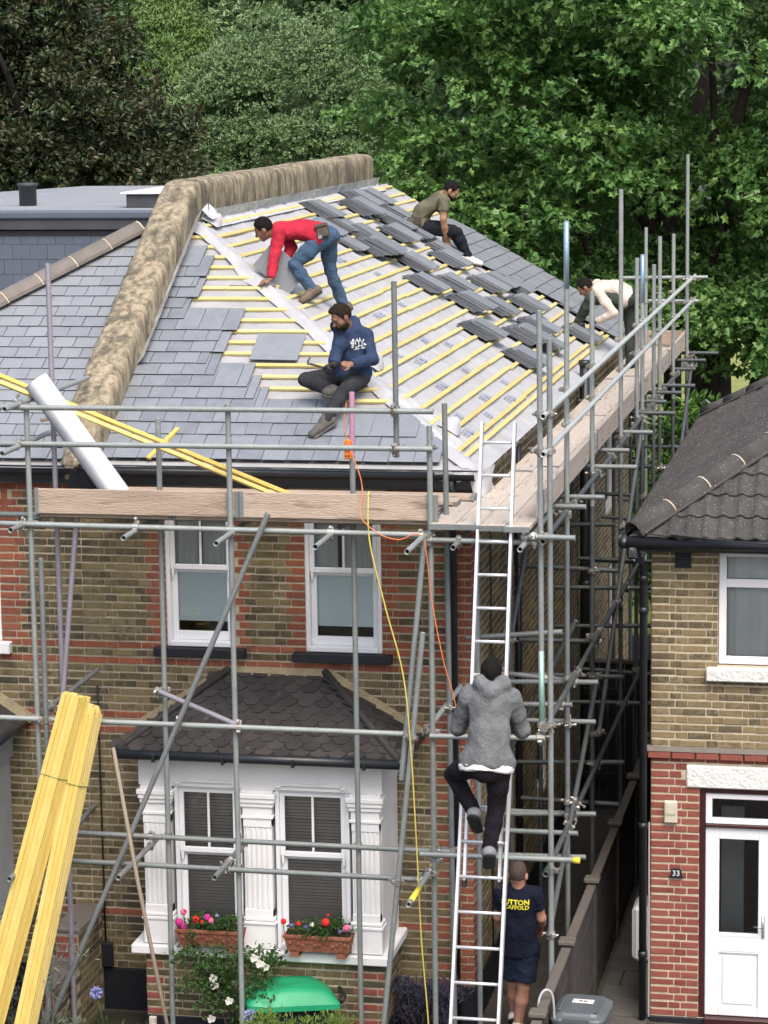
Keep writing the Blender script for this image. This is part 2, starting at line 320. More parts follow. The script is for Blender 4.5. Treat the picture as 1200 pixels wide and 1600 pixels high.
# ------------------------------------------------------------------ ground
def sheet(name, poly, mat, z=None, **k):
    mb = MB(); mb.add(poly, [tuple(range(len(poly)))]); return mb.build(name, mat, None, kind='structure', **k)
sheet('ground', [(-300, -300, -.06), (300, -300, -.06), (300, 400, -.06), (-300, 400, -.06)], 'ground')
P = []
for i in range(41):
    P.append([(-60+3.2*j, 14.6+1.6*i, -.03+.08*wob((j*.6, i*.5, 0), 1.2)*(1 if i > 0 else 0)+.006*max(0, i-6)) for j in range(41)])
MB().grid(P).build('lawn', 'grass', None, True, kind='structure')
sheet('front_garden_bed', [(-7, -4.2, -.05), (.05, -4.2, -.05), (.05, -.1, -.05), (-7, -.1, -.05)], 'soil')
path = sheet('side_path', [(1.02, -6, -.052), (1.6, -6, -.052), (1.6, 9, -.052), (1.02, 9, -.052)], 'ground')
y = -5.0
while y < 7.2:
    L = .42+jit(.03); x = 1.06
    for wd in ((.16, .36) if random.random() < .35 else (.52,)):
        MB().obox((x+wd/2, y+L/2, -.038+jit(.004)), (1, 0, 0), (0, 1, 0), (jit(.01), jit(.01), 1), wd/2-.008, L/2-.01, .012, .004).build('paving_slab', 'paving', path); x += wd
    y += L+.012
sheet('passage_floor', [(.0, -6, -.05), (1.0, -6, -.05), (1.0, 7.6, -.05), (0, 7.6, -.05)], 'ground')

# ------------------------------------------------------------------ brickwork
def in_frame(p, m=0.):
    d = Vector(p)-CAM_POS; w_ = d.dot(_F); x = 600+4050*d.dot(_r)/w_; y = 800-4050*d.dot(_u)/w_
    return -m < x < 1200+m and -m < y < 1600+m
def brick_wall(house, name, org, u, m, u0, u1, z0, z1, openings=(), zone=None, mortar='mortar', n_ind=300, reveal=.12, extra=(), pitch=.075, bh=.057, start=0, default='stock', skip=None):
    org, u, m = Vector(org), Vector(u), Vector(m); Z = Vector((0, 0, 1))
    pt = lambda a, d, z: org+u*a+m*d+Z*z
    mb = MB()
    us = sorted({u0, u1, *[o[0] for o in openings], *[o[1] for o in openings]}); zs = sorted({z0, z1, *[o[2] for o in openings], *[o[3] for o in openings]})
    us = [a for a in us if u0 <= a <= u1]; zs = [a for a in zs if z0 <= a <= z1]
    for a, b in zip(us, us[1:]):
        for c, d in zip(zs, zs[1:]):
            if any(o[0] <= a and b <= o[1] and o[2] <= c and d <= o[3] for o in openings): continue
            mb.add([pt(a, .006, c), pt(b, .006, c), pt(b, .006, d), pt(a, .006, d)], [(0, 1, 2, 3)])
            mb.add([pt(a, .11, c), pt(b, .11, c), pt(b, .11, d), pt(a, .11, d)], [(3, 2, 1, 0)])
    for a, b, c, d in openings:
        for p, q in (((a, c), (a, d)), ((b, c), (b, d)), ((a, c), (b, c)), ((a, d), (b, d))):
            mb.add([pt(p[0], .006, p[1]), pt(q[0], .006, q[1]), pt(q[0], reveal, q[1]), pt(p[0], reveal, p[1])], [(0, 1, 2, 3)])
    wall = mb.build(name, mortar, house)
    bricks = []; row = 0; z = z0
    while z+pitch*.9 <= z1+1e-6:
        a = u0-(.0 if (row+start) % 2 == 0 else .169); k = (row+start) % 2
        while a < u1:
            L = .2225 if k % 2 == 0 else .115
            segs = [(max(a, u0), min(a+L, u1))]
            for o in openings:
                if o[2] < z+pitch-.01 and o[3] > z+.01:
                    ns = []
                    for s0, s1 in segs:
                        if o[1] <= s0 or o[0] >= s1: ns.append((s0, s1)); continue
                        if s0 < o[0]: ns.append((s0, o[0]))
                        if s1 > o[1]: ns.append((o[1], s1))
                    segs = ns
            for s0, s1 in segs:
                if s1-s0 > .035:
                    mt = (zone((s0+s1)/2, z+pitch/2, row) if zone else None) or default
                    if mt != 'none': bricks.append((s0+.0035, s1-.0035, z+.0085, z+.0085+bh, mt))
            a += L; k += 1
        z += pitch; row += 1
    bricks += list(extra)
    if skip: bricks = [b for b in bricks if not skip(b)]
    random.shuffle(bricks)
    ind = []; rest = []
    for b in bricks:
        c = pt((b[0]+b[1])/2, 0, (b[2]+b[3])/2)
        (ind if len(ind) < n_ind and in_frame(c) and b[1]-b[0] > .05 else rest).append(b)
    for s0, s1, c, d, mt in ind:
        wd = round((s1-s0)/.01)*.01; wd = s1-s0 if abs(wd-(s1-s0)) > .004 else wd
        key = ('brick', round(wd, 2), round(d-c, 3), mt, random.randrange(3))
        if key not in SHARED:
            bm = MB(); bm.obox((wd/2, .025, (d-c)/2), (1, 0, 0), (0, 1, 0), (0, 0, 1), wd/2, .025, (d-c)/2, .005)
            bm.v = [(p[0]+jit(.0025), p[1]+jit(.0012), p[2]+jit(.0025)) for p in bm.v]; SHARED[key] = bm.mesh('brick', mt)
        o = pt(s0, jit(.0025), c)
        link('brick', SHARED[key], wall, mat=Matrix(((u.x, m.x, 0, o.x), (u.y, m.y, 0, o.y), (0, 0, 1, o.z), (0, 0, 0, 1))) @ Matrix.Rotation(jit(.006), 4, 'Y'))
    by = {}
    for b in rest: by.setdefault(b[4], []).append(b)
    mats = sorted(by); st = MB()
    for i, mt in enumerate(mats):
        st.cm = i
        for s0, s1, c, d, _ in by[mt]:
            e = jit(.0025); j1, j2 = jit(.002), jit(.002)
            V = [pt(s0, e, c+j1), pt(s1, e, c+j2), pt(s1, e, d+j2), pt(s0, e, d+j1), pt(s0, .02, c+j1), pt(s1, .02, c+j2), pt(s1, .02, d+j2), pt(s0, .02, d+j1)]
            st.add(V, [(0, 1, 2, 3), (1, 0, 4, 5), (2, 1, 5, 6), (3, 2, 6, 7), (0, 3, 7, 4)])
    if rest: st.build('remaining_bricks', mats, wall, kind='stuff')
    return wall
def quad_wall(house, name, pts, mat): return MB().add(pts, [(0, 1, 2, 3)]).build(name, mat, house)

def sash_window(house, x0, x1, z0, z1, y, zm, blind='pale', bar=True):
    """white box-sash window: frame, two sashes, panes, blind or curtains, dark room behind"""
    w_ = MB(); f = .038
    w_.cbox(x0, x0+f, y-.02, y+.09, z0, z1, .004); w_.cbox(x1-f, x1, y-.02, y+.09, z0, z1, .004)
    w_.cbox(x0+f, x1-f, y-.02, y+.09, z1-f, z1, .004); w_.cbox(x0+f-.002, x1-f+.002, y-.05, y+.09, z0, z0+.045, .004)
    fr = w_.build('window', 'upvc', house)
    a, b = x0+f+.001, x1-f-.001
    up = MB(); s = .045
    up.cbox(a, a+s, y, y+.035, zm, z1-f-.001, .004); up.cbox(b-s, b, y, y+.035, zm, z1-f-.001, .004); up.cbox(a+s, b-s, y, y+.035, z1-f-s, z1-f-.001, .004); up.cbox(a+s, b-s, y-.004, y+.035, zm, zm+.05, .004)
    if bar: up.cbox((a+b)/2-.011, (a+b)/2+.011, y+.003, y+.032, zm+.05, z1-f-s, .003)
    up.build('upper_sash', 'upvc', fr)
    lo = MB(); t = .055; zb = z0+.046
    lo.cbox(a, a+t, y+.04, y+.075, zb, zm-.001, .004); lo.cbox(b-t, b, y+.04, y+.075, zb, zm-.001, .004); lo.cbox(a+t, b-t, y+.04, y+.075, zb, zb+.085, .004); lo.cbox(a+t, b-t, y+.041, y+.076, zm-.035, zm-.002, .004)
    for q in (a+.006, b-.036): lo.add([(q, y+.002, zm), (q+.03, y+.002, zm), (q+.022, y+.002, zm-.07), (q+.008, y+.002, zm-.07), (q, y+.035, zm), (q+.03, y+.035, zm), (q+.022, y+.035, zm-.07), (q+.008, y+.035, zm-.07)], [(0, 1, 2, 3), (4, 7, 6, 5), (0, 3, 7, 4), (1, 5, 6, 2), (2, 6, 7, 3)])
    lo.build('lower_sash', 'upvc', fr)
    if bar:
        for p, q in ((a+s, (a+b)/2-.011), ((a+b)/2+.011, b-s)): MB().box(p-.004, q+.004, y+.014, y+.019, zm+.045, z1-f-s+.005).build('pane', 'pane', fr)
    MB().box(a+t-.004, b-t+.004, y+.054, y+.059, zb+.08, zm-.03).build('pane', 'pane', fr)
    yb = y+.16
    rm = MB(); rm.box(x0, x1, y+.3, y+1.0, z0, z1)
    rm2 = MB(); rm2.add([(x0-.05, y+.1, z0-.05), (x1+.05, y+.1, z0-.05), (x1+.05, y+.1, z1+.05), (x0-.05, y+.1, z1+.05), (x0-.05, y+.9, z0-.05), (x1+.05, y+.9, z0-.05), (x1+.05, y+.9, z1+.05), (x0-.05, y+.9, z1+.05)], [(4, 5, 6, 7), (0, 1, 5, 4), (1, 2, 6, 5), (2, 3, 7, 6), (3, 0, 4, 7)])
    rm2.build('room', 'room_dark', fr)
    if blind == 'pale':
        zl = z0+.045+.085+.09
        MB().box(a+.02, b-.02, y+.082, y+.086, zl, zm+.01).build('roller_blind', 'blind_pale', fr)
        c = MB()
        for lo_, hi_ in ((a+.02, a+.25), (a+.29, a+.47), (b-.17, b-.02)):
            c.grid([[(lo_+(hi_-lo_)*i/14, y+.095+.012*math.sin(i*1.9+lo_*9), zz) for i in range(15)] for zz in (zm-.02, z1)])
        c.build('curtain', 'curtain', fr, True)
    elif blind == 'brown':
        bl = MB(); z = z0+.1
        while z < z1-.05:
            bl.add([(a+.005, y+.083, z), (b-.005, y+.083, z), (b-.005, y+.10, z+.021), (a+.005, y+.10, z+.021)], [(0, 1, 2, 3)]); z += .030
        bl.build('venetian_blind', 'blind_brown', fr, kind='stuff')
    return fr

# roof frames: (u, s, n)
C30, S30 = math.cos(R(30)), math.sin(R(30))
class Plane:
    def __init__(s, o, u, sl): s.o = Vector(o); s.u = Vector(u); s.s = Vector(sl); s.n = s.u.cross(s.s)
    def p(s, a, v, h=0.): return s.o+s.u*a+s.s*v+s.n*h
    def mat(s, a, v, h, tilt=0., yaw=0.):
        m = Matrix(((s.u.x, s.s.x, s.n.x, 0), (s.u.y, s.s.y, s.n.y, 0), (s.u.z, s.s.z, s.n.z, 0), (0, 0, 0, 1)))
        return Matrix.Translation(s.p(a, v, h)) @ m @ Matrix.Rotation(yaw, 4, 'Z') @ Matrix.Rotation(-tilt, 4, 'X')
FRONT = Plane((0, 0, 5.31), (1, 0, 0), (0, C30, S30))
SIDE = Plane((0, 0, 5.31), (0, 1, 0), (-C30, 0, S30))
def slate_mesh(wd, L, mt, clipx=None):
    key = ('slate', round(wd, 3), round(L, 3), mt, random.randrange(3))
    if key not in SHARED:
        bm = MB(); bm.obox((wd/2, L/2, .003), (1, 0, 0), (0, 1, 0), (0, 0, 1), wd/2-.0026, L/2, .0042, .0012)
        bm.m = [0 if all(bm.v[i][2] > .004 for i in f_) else 1 for f_ in bm.f]; bm.v = [(p[0]+jit(.0012), p[1]+jit(.0022), p[2]) for p in bm.v]; SHARED[key] = bm.mesh('slate', [mt, 'slate_shadow_rim' if mt in ('slate', 'slate_old') else mt])
    return SHARED[key]
def lay(roof, pl, v0, gauge, n, left, right, wd, L, mt, hip=None, base=.028):
    """courses of slates; left/right give the laid limits of course i; hip(v) trims to a raking edge"""
    out = []
    for i in range(n):
        v = v0+gauge*i; a = left(i)-(0 if i % 2 else wd/2); r_ = right(i)
        while a < r_-.02:
            s0, s1 = max(a, left(i)), a+wd
            if s1 > r_+.03: s1 = r_
            if s1-s0 > .04:
                tl = math.asin(.026/L)
                if hip:
                    h0, h1 = hip(v), hip(v+L)
                    side = hip.side
                    lim0, lim1 = (h0, h1)
                    if (side > 0 and s1 > min(h0, h1)) or (side < 0 and s0 < max(h0, h1)):
                        q = [(s0, 0), (s1, 0), (s1, L), (s0, L)]
                        q = clip_hip(q, h0, (h1-h0)/L, side)
                        if len(q) >= 3:
                            area = abs(sum(q[k][0]*q[(k+1) % len(q)][1]-q[(k+1) % len(q)][0]*q[k][1] for k in range(len(q))))/2
                            if area > .006:
                                bm = MB(); bm.prism([(p[0]-s0, p[1], 0) for p in q], (0, 0, .007)); bm.m = [1, 0]+[1]*len(q)
                                link('slate', bm.mesh('slate', [mt, 'slate_shadow_rim']), roof, mat=pl.mat(s0, v, base+.026, tl))
                        a += wd; continue
                link('slate', slate_mesh(s1-s0, L, mt), roof, mat=pl.mat(s0, v+jit(.003), base+.026+jit(.002), tl+jit(.003), jit(.005)))
            a += wd
def clip_hip(q, c, k, side):
    """keep the side of the line x = c + k*y (side>0 keeps x below it)"""
    f = lambda p: (c+k*p[1]-p[0])*side
    r_ = []
    for i in range(len(q)):
        a, b = q[i], q[(i+1) % len(q)]; fa, fb = f(a), f(b)
        if fa >= 0: r_.append(a)
        if fa*fb < 0: t = fa/(fa-fb); r_.append((a[0]+(b[0]-a[0])*t, a[1]+(b[1]-a[1])*t))
    return r_

# ------------------------------------------------------------------ the house being re-roofed
XP = -3.72
house = thing('semi_detached_house', 'yellow stock brick house with red dressings whose roof is being re-slated', 'house', (-1.8, 0, 0))
left = thing('semi_detached_house', 'slate-roofed brick house left of the weathered party parapet, with a flat-roofed dormer', 'house', (-5.6, 0, 0))
W = [(-2.90, -2.235, 3.56, 4.84), (-1.56, -.84, 3.545, 4.84)]
def front_zone(W, corner):
    def z(x, zz, row):
        k = .115 if row % 2 == 0 else .225
        if corner and x > -(.19 if row % 2 else .30): return 'red_brick'
        for a, b, c, d in W:
            if c-.02 < zz < d+.25 and (a-k < x < b+k): return 'red_brick'
        if 3.54 < zz < 3.62 or 3.39 < zz < 3.47 or 2.86 < zz < 2.93 or 2.71 < zz < 2.78 or .91 < zz < .98: return 'red_brick'
        if zz > 5.0: return 'red_brick'
    return z
def soldiers(W):
    e = []
    for a, b, c, d in W:
        x = a-.05
        while x < b+.05: e.append((x+.004, x+.068, d+.008, d+.215, 'red_brick')); x += .075
    return e
arch = lambda W: [(a-.06, b+.06, d, d+.225) for a, b, c, d in W]
def in_arch(W):
    return lambda b: False
def front_house(h, W, x0, x1, corner, n_ind, bayhole):
    sol = soldiers(W)
    def skip(b):
        if b in sol: return False
        return any(a-.055 < (b[0]+b[1])/2 < e+.055 and d < (b[2]+b[3])/2 < d+.22 for a, e, c, d in W)
    return brick_wall(h, 'front_wall', (0, 0, 0), (1, 0, 0), (0, 1, 0), x0, x1, .36, 5.19, list(W)+bayhole, front_zone(W, corner), 'mortar', n_ind, extra=sol, skip=skip)
front_house(house, W, XP, 0.0, True, 300, [(-2.8, -.85, 1.0, 2.6)])
WL = [(2*XP-b, 2*XP-a, c, d) for a, b, c, d in W]
front_house(left, WL, -7.6, XP-.001, False, 220, [(2*XP+.85, 2*XP+2.8, 1.0, 2.6)])
brick_wall(house, 'side_wall', (0, 0, 0), (0, 1, 0), (-1, 0, 0), .0, 13.6, .36, 5.19, [(4.2, 4.9, 1.0, 2.0), (10.9, 11.7, .36, 2.3), (10.6, 11.4, 3.1, 4.2)],
           lambda u, z, r_: 'red_brick' if u < (.12 if r_ % 2 else .24) else None, 'mortar_pale', 0, default='stock_pale')
for h, x0, x1 in ((house, XP, -.002), (left, -7.6, XP-.001)):
    MB().cbox(x0, x1, -.012, .1, -.06, .355, .004).build('plinth', 'plinth', h)
MB().cbox(-.1, .012, .012, 13.6, -.06, .355, .004).build('plinth', 'plinth', house)
quad_wall(house, 'back_wall', [(XP, 13.6, 0), (0, 13.6, 0), (0, 13.6, 5.2), (XP, 13.6, 5.2)], 'stock_pale')
MB().add([(XP, 13.6, 5.2), (-.02, 13.6, 5.2), (XP, 13.6, 7.4)], [(0, 1, 2)]).build('gable_wall', 'stock_pale', house)
quad_wall(left, 'back_wall', [(-7.6, 13.6, 0), (XP, 13.6, 0), (XP, 13.6, 5.2), (-7.6, 13.6, 5.2)], 'stock_pale')
quad_wall(left, 'side_wall', [(-7.6, 0, 0), (-7.6, 13.6, 0), (-7.6, 13.6, 5.2), (-7.6, 0, 5.2)], 'stock_pale')
# side wall openings: a small frosted window, a door and an upper window in white frames
for (y0, y1, z0, z1) in ((4.2, 4.9, 1.0, 2.0), (10.9, 11.7, .36, 2.3), (10.6, 11.4, 3.1, 4.2)):
    f = MB()
    f.box(-.07, -.02, y0, y0+.07, z0, z1); f.box(-.07, -.02, y1-.07, y1, z0, z1); f.box(-.07, -.02, y0+.07, y1-.07, z1-.07, z1); f.box(-.07, -.02, y0+.07, y1-.07, z0, z0+.09)
    fr = f.build('window', 'upvc', house)
    MB().box(-.05, -.044, y0+.06, y1-.06, z0+.08, z1-.06).build('pane', 'pane', fr); MB().box(-.5, -.11, y0, y1, z0, z1).build('room', 'room_dark', fr)
for a, b, c, d in W: sash_window(house, a, b, c, d, .025, 4.285)
for a, b, c, d in WL: sash_window(left, a, b, c, d, .025, 4.285)
for a, b, c, d in W: MB().cbox(a-.12, b+.10, -.085, .06, c-.095, c-.008, .008).build('window_sill', 'plinth', house)
for a, b, c, d in WL: MB().cbox(a-.10, b+.10, -.085, .06, c-.12, c-.008, .008).build('window_sill', 'white_paint', left)

# ---- square bay with pilasters, built for x0..x1 and mirrored for the neighbour
def bay(h, mx, full=True):
    X = (lambda x: x) if not mx else (lambda x: 2*XP-x)
    def cb(mb, x0, x1, *a):
        p, q = sorted((X(x0), X(x1))); mb.cbox(p, q, *a)
    paint = 'white_paint' if not mx else 'grey_paint'
    b = MB(); yF = -.85
    cb(b, -2.97, -.69, yF+.02, .0, 2.43, 2.72, .004)                         # frieze
    for x0, x1 in ((-2.95, -2.66), (-2.0, -1.70), (-.99, -.70)): cb(b, x0+.02, x1-.02, yF+.04, yF+.18, .93, 2.43, .004)
    cb(b, -.80, -.715, yF+.1, 0, .93, 2.43, .004); cb(b, -2.935, -2.85, yF+.1, 0, .93, 2.43, .004)
    root = b.build('bay_window', paint, h)
    for x0, x1 in ((-2.95, -2.66), (-2.0, -1.70), (-.99, -.70)):
        s = MB(); w_ = x1-x0
        cb(s, x0, x1, yF-.012, yF+.16, .93, 1.16, .006)
        cb(s, x0-.012, x1+.012, yF-.024, yF+.16, 1.16, 1.19, .005); cb(s, x0-.002, x1+.002, yF-.016, yF+.16, 1.195, 1.225, .006)
        cb(s, x0+.018, x1-.018, yF+.012, yF+.15, 1.225, 2.16, .004)
        n = 5                                                              # flutes: raised fillets on the shaft
        for k in range(n):
            q = x0+.03+(w_-.06)*(k+.5)/n; cb(s, q-.012, q+.012, yF-.0, yF+.02, 1.31, 2.07, .004)
        cb(s, x0+.018, x1-.018, yF-.002, yF+.1, 1.225, 1.30, .003); cb(s, x0+.018, x1-.018, yF-.002, yF+.1, 2.08, 2.16, .003)
        cb(s, x0, x1, yF-.014, yF+.15, 2.16, 2.19, .005); cb(s, x0+.012, x1-.012, yF-.002, yF+.15, 2.19, 2.27, .004)
        cb(s, x0-.004, x1+.004, yF-.02, yF+.15, 2.27, 2.31, .006); cb(s, x0-.018, x1+.018, yF-.034, yF+.15, 2.31, 2.355, .008); cb(s, x0-.028, x1+.028, yF-.046, yF+.15, 2.355, 2.40, .006)
        cb(s, x0, x1, yF-.008, yF+.15, 2.40, 2.43, .004)
        s.build('pilaster', paint, root)
    for x0, x1 in ((-2.63, -2.02), (-1.68, -1.01)):
        hd = MB()
        cb(hd, x0+.05, x1-.05, yF-.004, yF+.1, 2.475, 2.50, .006)
        for e in (x0, x1-.06): cb(hd, e, e+.06, yF-.004, yF+.1, 2.455, 2.48, .005)
        hd.build('head_moulding', paint, root)
    sl_ = MB()
    p, q = sorted((X(-3.07), X(-.635)))
    sl_.obox(((p+q)/2, (yF-.03)/2-.01, .875), (1, 0, 0), (0, 1, 0), (0, 0, 1), (q-p)/2, (abs(yF)+.05)/2, .045, .012)
    sl_.build('sill', paint, root)
    for x0, x1 in ((-2.64, -2.01), (-1.69, -1.0)):
        a, c = sorted((X(x0), X(x1))); sash_window(h, a, c, .925, 2.45, yF+.06, 1.80, 'brown')
    # brick base
    zone = lambda x, z, r_: ('red_brick_deep' if (X(x) > -.69-(.11 if r_ % 2 else .22) or X(x) < -2.95+(.11 if r_ % 2 else .12)) else 'stock')
    p, q = sorted((X(-2.95), X(-.69)))
    brick_wall(h, 'bay_wall', (0, yF+.03, 0), (1, 0, 0), (0, 1, 0), p, q, .22, .83, (), zone, 'mortar', 110 if not mx else 0, start=1)
    for xs, un in ((-.69, -1), (-2.95, 1)):
        xs2 = X(xs); inward = -1 if xs2 > (p+q)/2 else 1
        if inward < 0: brick_wall(h, 'bay_side_wall', (xs2, yF+.03, 0), (0, 1, 0), (-1, 0, 0), 0, -(yF+.03), .22, .83, (), None, 'mortar', 0)
        else: brick_wall(h, 'bay_side_wall', (xs2, 0, 0), (0, -1, 0), (1, 0, 0), 0, -(yF+.03), .22, .83, (), None, 'mortar', 0)
    MB().cbox(p-.004, q+.004, yF+.02, -.013, -.06, .218, .004).build('plinth', 'plinth', root)
    # roof of the bay
    e0, e1, ye, ze = -3.10, -.50, -1.02, 2.80; a0, a1, za = -2.30, -1.38, 3.33
    rr = MB(); f4 = lambda *pp: [(X(x), y, z) for x, y, z in pp]
    rr.add(f4((e0, ye, ze), (e1, ye, ze), (a1, .0, za), (a0, .0, za)), [(0, 1, 2, 3)]); rr.add(f4((e1, ye, ze), (e1, 0, ze), (a1, 0, za)), [(0, 1, 2)]); rr.add(f4((e0, ye, ze), (e0, 0, ze), (a0, 0, za)), [(0, 1, 2)])
    rr.add(f4((e0, ye, ze), (e1, ye, ze), (e1, 0, ze), (e0, 0, ze)), [(0, 1, 2, 3)])
    broof = rr.build('bay_roof', 'bay_tile', h)
    hexm = ('hex',)
    if hexm not in SHARED:
        t = MB(); w2 = .081; pts = [(-w2, .06), (-.04, -.0), (.04, -.0), (w2, .06), (w2, .17), (-w2, .17)]
        t.prism([(x, y, -.006) for x, y in pts], (0, 0, .011)); SHARED[hexm] = t.mesh('tile', 'bay_tile')
    def tiles(o, u, e, top, wbot, l0, l1, inside, cap):
        """o eave origin, u along eave, e up the slope"""
        u, e = Vector(u).normalized(), Vector(e); L = e.length; e.normalize(); n = u.cross(e)
        if n.z < 0: n = -n
        g = .098; k = 0; v = -.02
        while v < L-.06:
            x = -.085 if k % 2 else 0
            while x < wbot+.09:
                if inside(x, v+.06, L):
                    o_ = Vector(o)+u*x+e*v+n*(.012+jit(.003)); mt = Matrix(((u.x, e.x, n.x, o_.x), (u.y, e.y, n.y, o_.y), (u.z, e.z, n.z, o_.z), (0, 0, 0, 1)))
                    link('tile', SHARED[hexm], broof, mat=mt @ Matrix.Rotation(R(-4)+jit(.02), 4, 'X') @ Matrix.Rotation(jit(.04), 4, 'Z'))
                x += .17
            v += g; k += 1
    if not mx:
        L1 = math.hypot(abs(ye), za-ze)
        tiles((e0, ye, ze), (1, 0, 0), (0, -ye, za-ze), None, e1-e0, 0, 0, lambda x, v, L: (a0-e0)*v/L-.03 < x < (e1-e0)-(e1-a1)*v/L+.03, 90)
        tiles((e1, ye, ze), (0, 1, 0), (a1-e1, 0, za-ze), None, -ye, 0, 0, lambda x, v, L: x > -ye*v/L-.03 and x < -ye, 30)
    else: tiles((X(e1), ye, ze), (1, 0, 0), (0, -ye, za-ze), None, e1-e0, 0, 0, lambda x, v, L: (e1-a1)*v/L-.03 < x < (e1-e0)-(a0-e0)*v/L+.03, 90)
    for p, q in (((e0, ye, ze), (a0, 0, za)), ((e1, ye, ze), (a1, 0, za))):
        p, q = Vector(p), Vector(q); p.x = X(p.x); q.x = X(q.x); MB().tube([p+Vector((0, 0, .012)), q+Vector((0, -.03, .03))], .035, 8).build('hip_roll', 'bay_tile', broof, True)
    cm = MB(); 
    path_ = [(e0-.16, 2.80), (a0-.05, za+.05), (a1+.05, za+.05), (e1+.12, 2.80)]
    inner = [(e0+.0, 2.76), (a0, za-.06), (a1, za-.06), (e1-.0, 2.76)]
    for i in range(3):
        o1, o2, i1, i2 = path_[i], path_[i+1], inner[i], inner[i+1]
        cm.add([(X(o1[0]), -.006, o1[1]), (X(o2[0]), -.006, o2[1]), (X(i2[0]), -.075, i2[1]), (X(i1[0]), -.075, i1[1])], [(0, 1, 2, 3)])
    cm.build('cement_fillet', 'cement', broof)
    gt = MB(); gr = .045
    ring = [(X(e0-.01), 0, ze-.03), (X(e0-.01), ye-.02, ze-.03), (X(e1+.01), ye-.02, ze-.03), (X(e1+.01), 0, ze-.03)]
    for p, q in zip(ring, ring[1:]): gt.tube([p, q], gr, 10)
    gt.build('gutter', 'blackpipe', broof, True)
    br = MB()
    for x in (-2.75, -2.1, -1.45, -.8): cb(br, x-.015, x+.015, ye-.072, ye+.0, ze-.085, ze-.01, .004)
    br.build('gutter_bracket', 'blackpipe', broof)
    return root
bay(house, False); bay(left, True)

# ------------------------------------------------------------------ roof of the house: underlay, battens, slates
def membrane(pl, lo, hi, vmin, vmax, du, dv, amp, mt, name):
    P = []; v = vmin
    while v <= vmax+1e-6:
        a, b = lo(v), hi(v); n = max(2, int((hi(vmin)-lo(vmin))/du)); row = []
        for j in range(n+1):
            u = a+(b-a)*j/n; row.append(pl.p(u, v, amp*wob((u, v*1.3, 0), 3.2)+amp*.5*wob((u*2, v*3, 1), 7., seed=2)-.004))
        P.append(row); v += dv
    return MB().grid(P).build(name, mt, house, True)
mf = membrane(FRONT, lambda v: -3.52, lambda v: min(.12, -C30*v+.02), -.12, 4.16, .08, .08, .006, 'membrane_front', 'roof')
mf.name = 'front_roof_slope'
ms = membrane(SIDE, lambda v: max(-.12, C30*v-.02), lambda v: 13.6, -.13, 4.08, .10, .085, .010, 'membrane', 'side_roof_slope')
ORG[mf.name] = ORG[house.name]; ORG[ms.name] = ORG[house.name]
def batten(pl, roof_, a0, a1, v, mt='batten', h=.012):
    q = MB(); q.obox(pl.p((a0+a1)/2, v, h), pl.u+pl.s*jit(.002), pl.s, pl.n, (a1-a0)/2, .0225, .0135, .003); return q.build('batten', mt, roof_)
for i in range(20):
    v = .19+.1865*i
    batten(FRONT, mf, -3.5+.02, -C30*v-.10+jit(.03), v)
vs = [.10, .185]+[.375+.1865*k for k in range(19)]+[3.93]
RB = lambda v: 13.5
for v in vs:
    a = C30*v+.10+jit(.05); end = 13.5
    while a < end-.05:
        L = random.choice((3.6, 4.2, 4.8))+jit(.2); e = min(a+L, end)
        if end-e < .5: e = end
        batten(SIDE, ms, a, e-.004, v+jit(.008)); a = e
right_x = [-.30, -.36, -.55, -1.45, -2.10, -2.21, -2.31, -2.68, -2.80, -2.66, -2.76, -2.61, -3.20, -3.25, -3.13, -3.20, -3.15, -3.27]
class Hip:
    def __init__(s, f, side): s.f = f; s.side = side
    def __call__(s, v): return s.f(v)
lay(mf, FRONT, -.03, .1865, 18, lambda i: -3.49, lambda i: right_x[i], .238, .41, 'slate', Hip(lambda v: -C30*v-.03, 1))
# slates laid up the far end of the side slope
lay(ms, SIDE, -.04, .1865, 15, lambda i: [11.5, 11.55, 11.62, 11.65, 11.7, 11.68, 11.6, 11.5, 11.4, 11.2, 11.1, 11.0, 11.0, 11.9, 12.4][i], lambda i: 13.62, .30, .41, 'slate_old')
# starter strip and eave felt showing below the front slates
MB().obox(FRONT.p(-1.75, -.055, .012), FRONT.u, FRONT.s, FRONT.n, 1.86, .03, .003).build('eave_strip', 'membrane_front', mf)
# loose flap of underlay along the hip and curled pieces
def ribbon(name, pts, wd, dirs, amp, mt, parent, seed=0, sub=10, nw=5, lift=.02):
    P = []
    for i in range(len(pts)-1):
        for k in range(sub+(i == len(pts)-2)):
            t = k/sub; c = Vector(pts[i]).lerp(Vector(pts[i+1]), t); d = Vector(dirs[i]).lerp(Vector(dirs[i+1]), t)
            row = []
            for j in range(nw+1):
                s = j/nw-.5; q = c+d*wd*s; row.append(q+Vector((0, 0, lift+amp*wob((q.x*3, q.y*3, j*.8), 3., seed=seed)+amp*.6*wob((q.x*9, q.y*9, j), 2., seed=seed+1))))
            P.append(row)
    return MB().grid(P).build(name, mt, parent, True)
hipP = lambda v, h=0: Vector((-C30*v, C30*v, 5.31+S30*v+h))
hd_ = Vector((.62, .62, 0))      # across the hip in plan
vv = [-.1, .4, .9, 1.4, 1.9, 2.4, 2.9, 3.4, 3.9]
pts = [hipP(v, .02)+Vector((.03*wob((v*3, 0, 0), 2), .0, 0)) for v in vv]
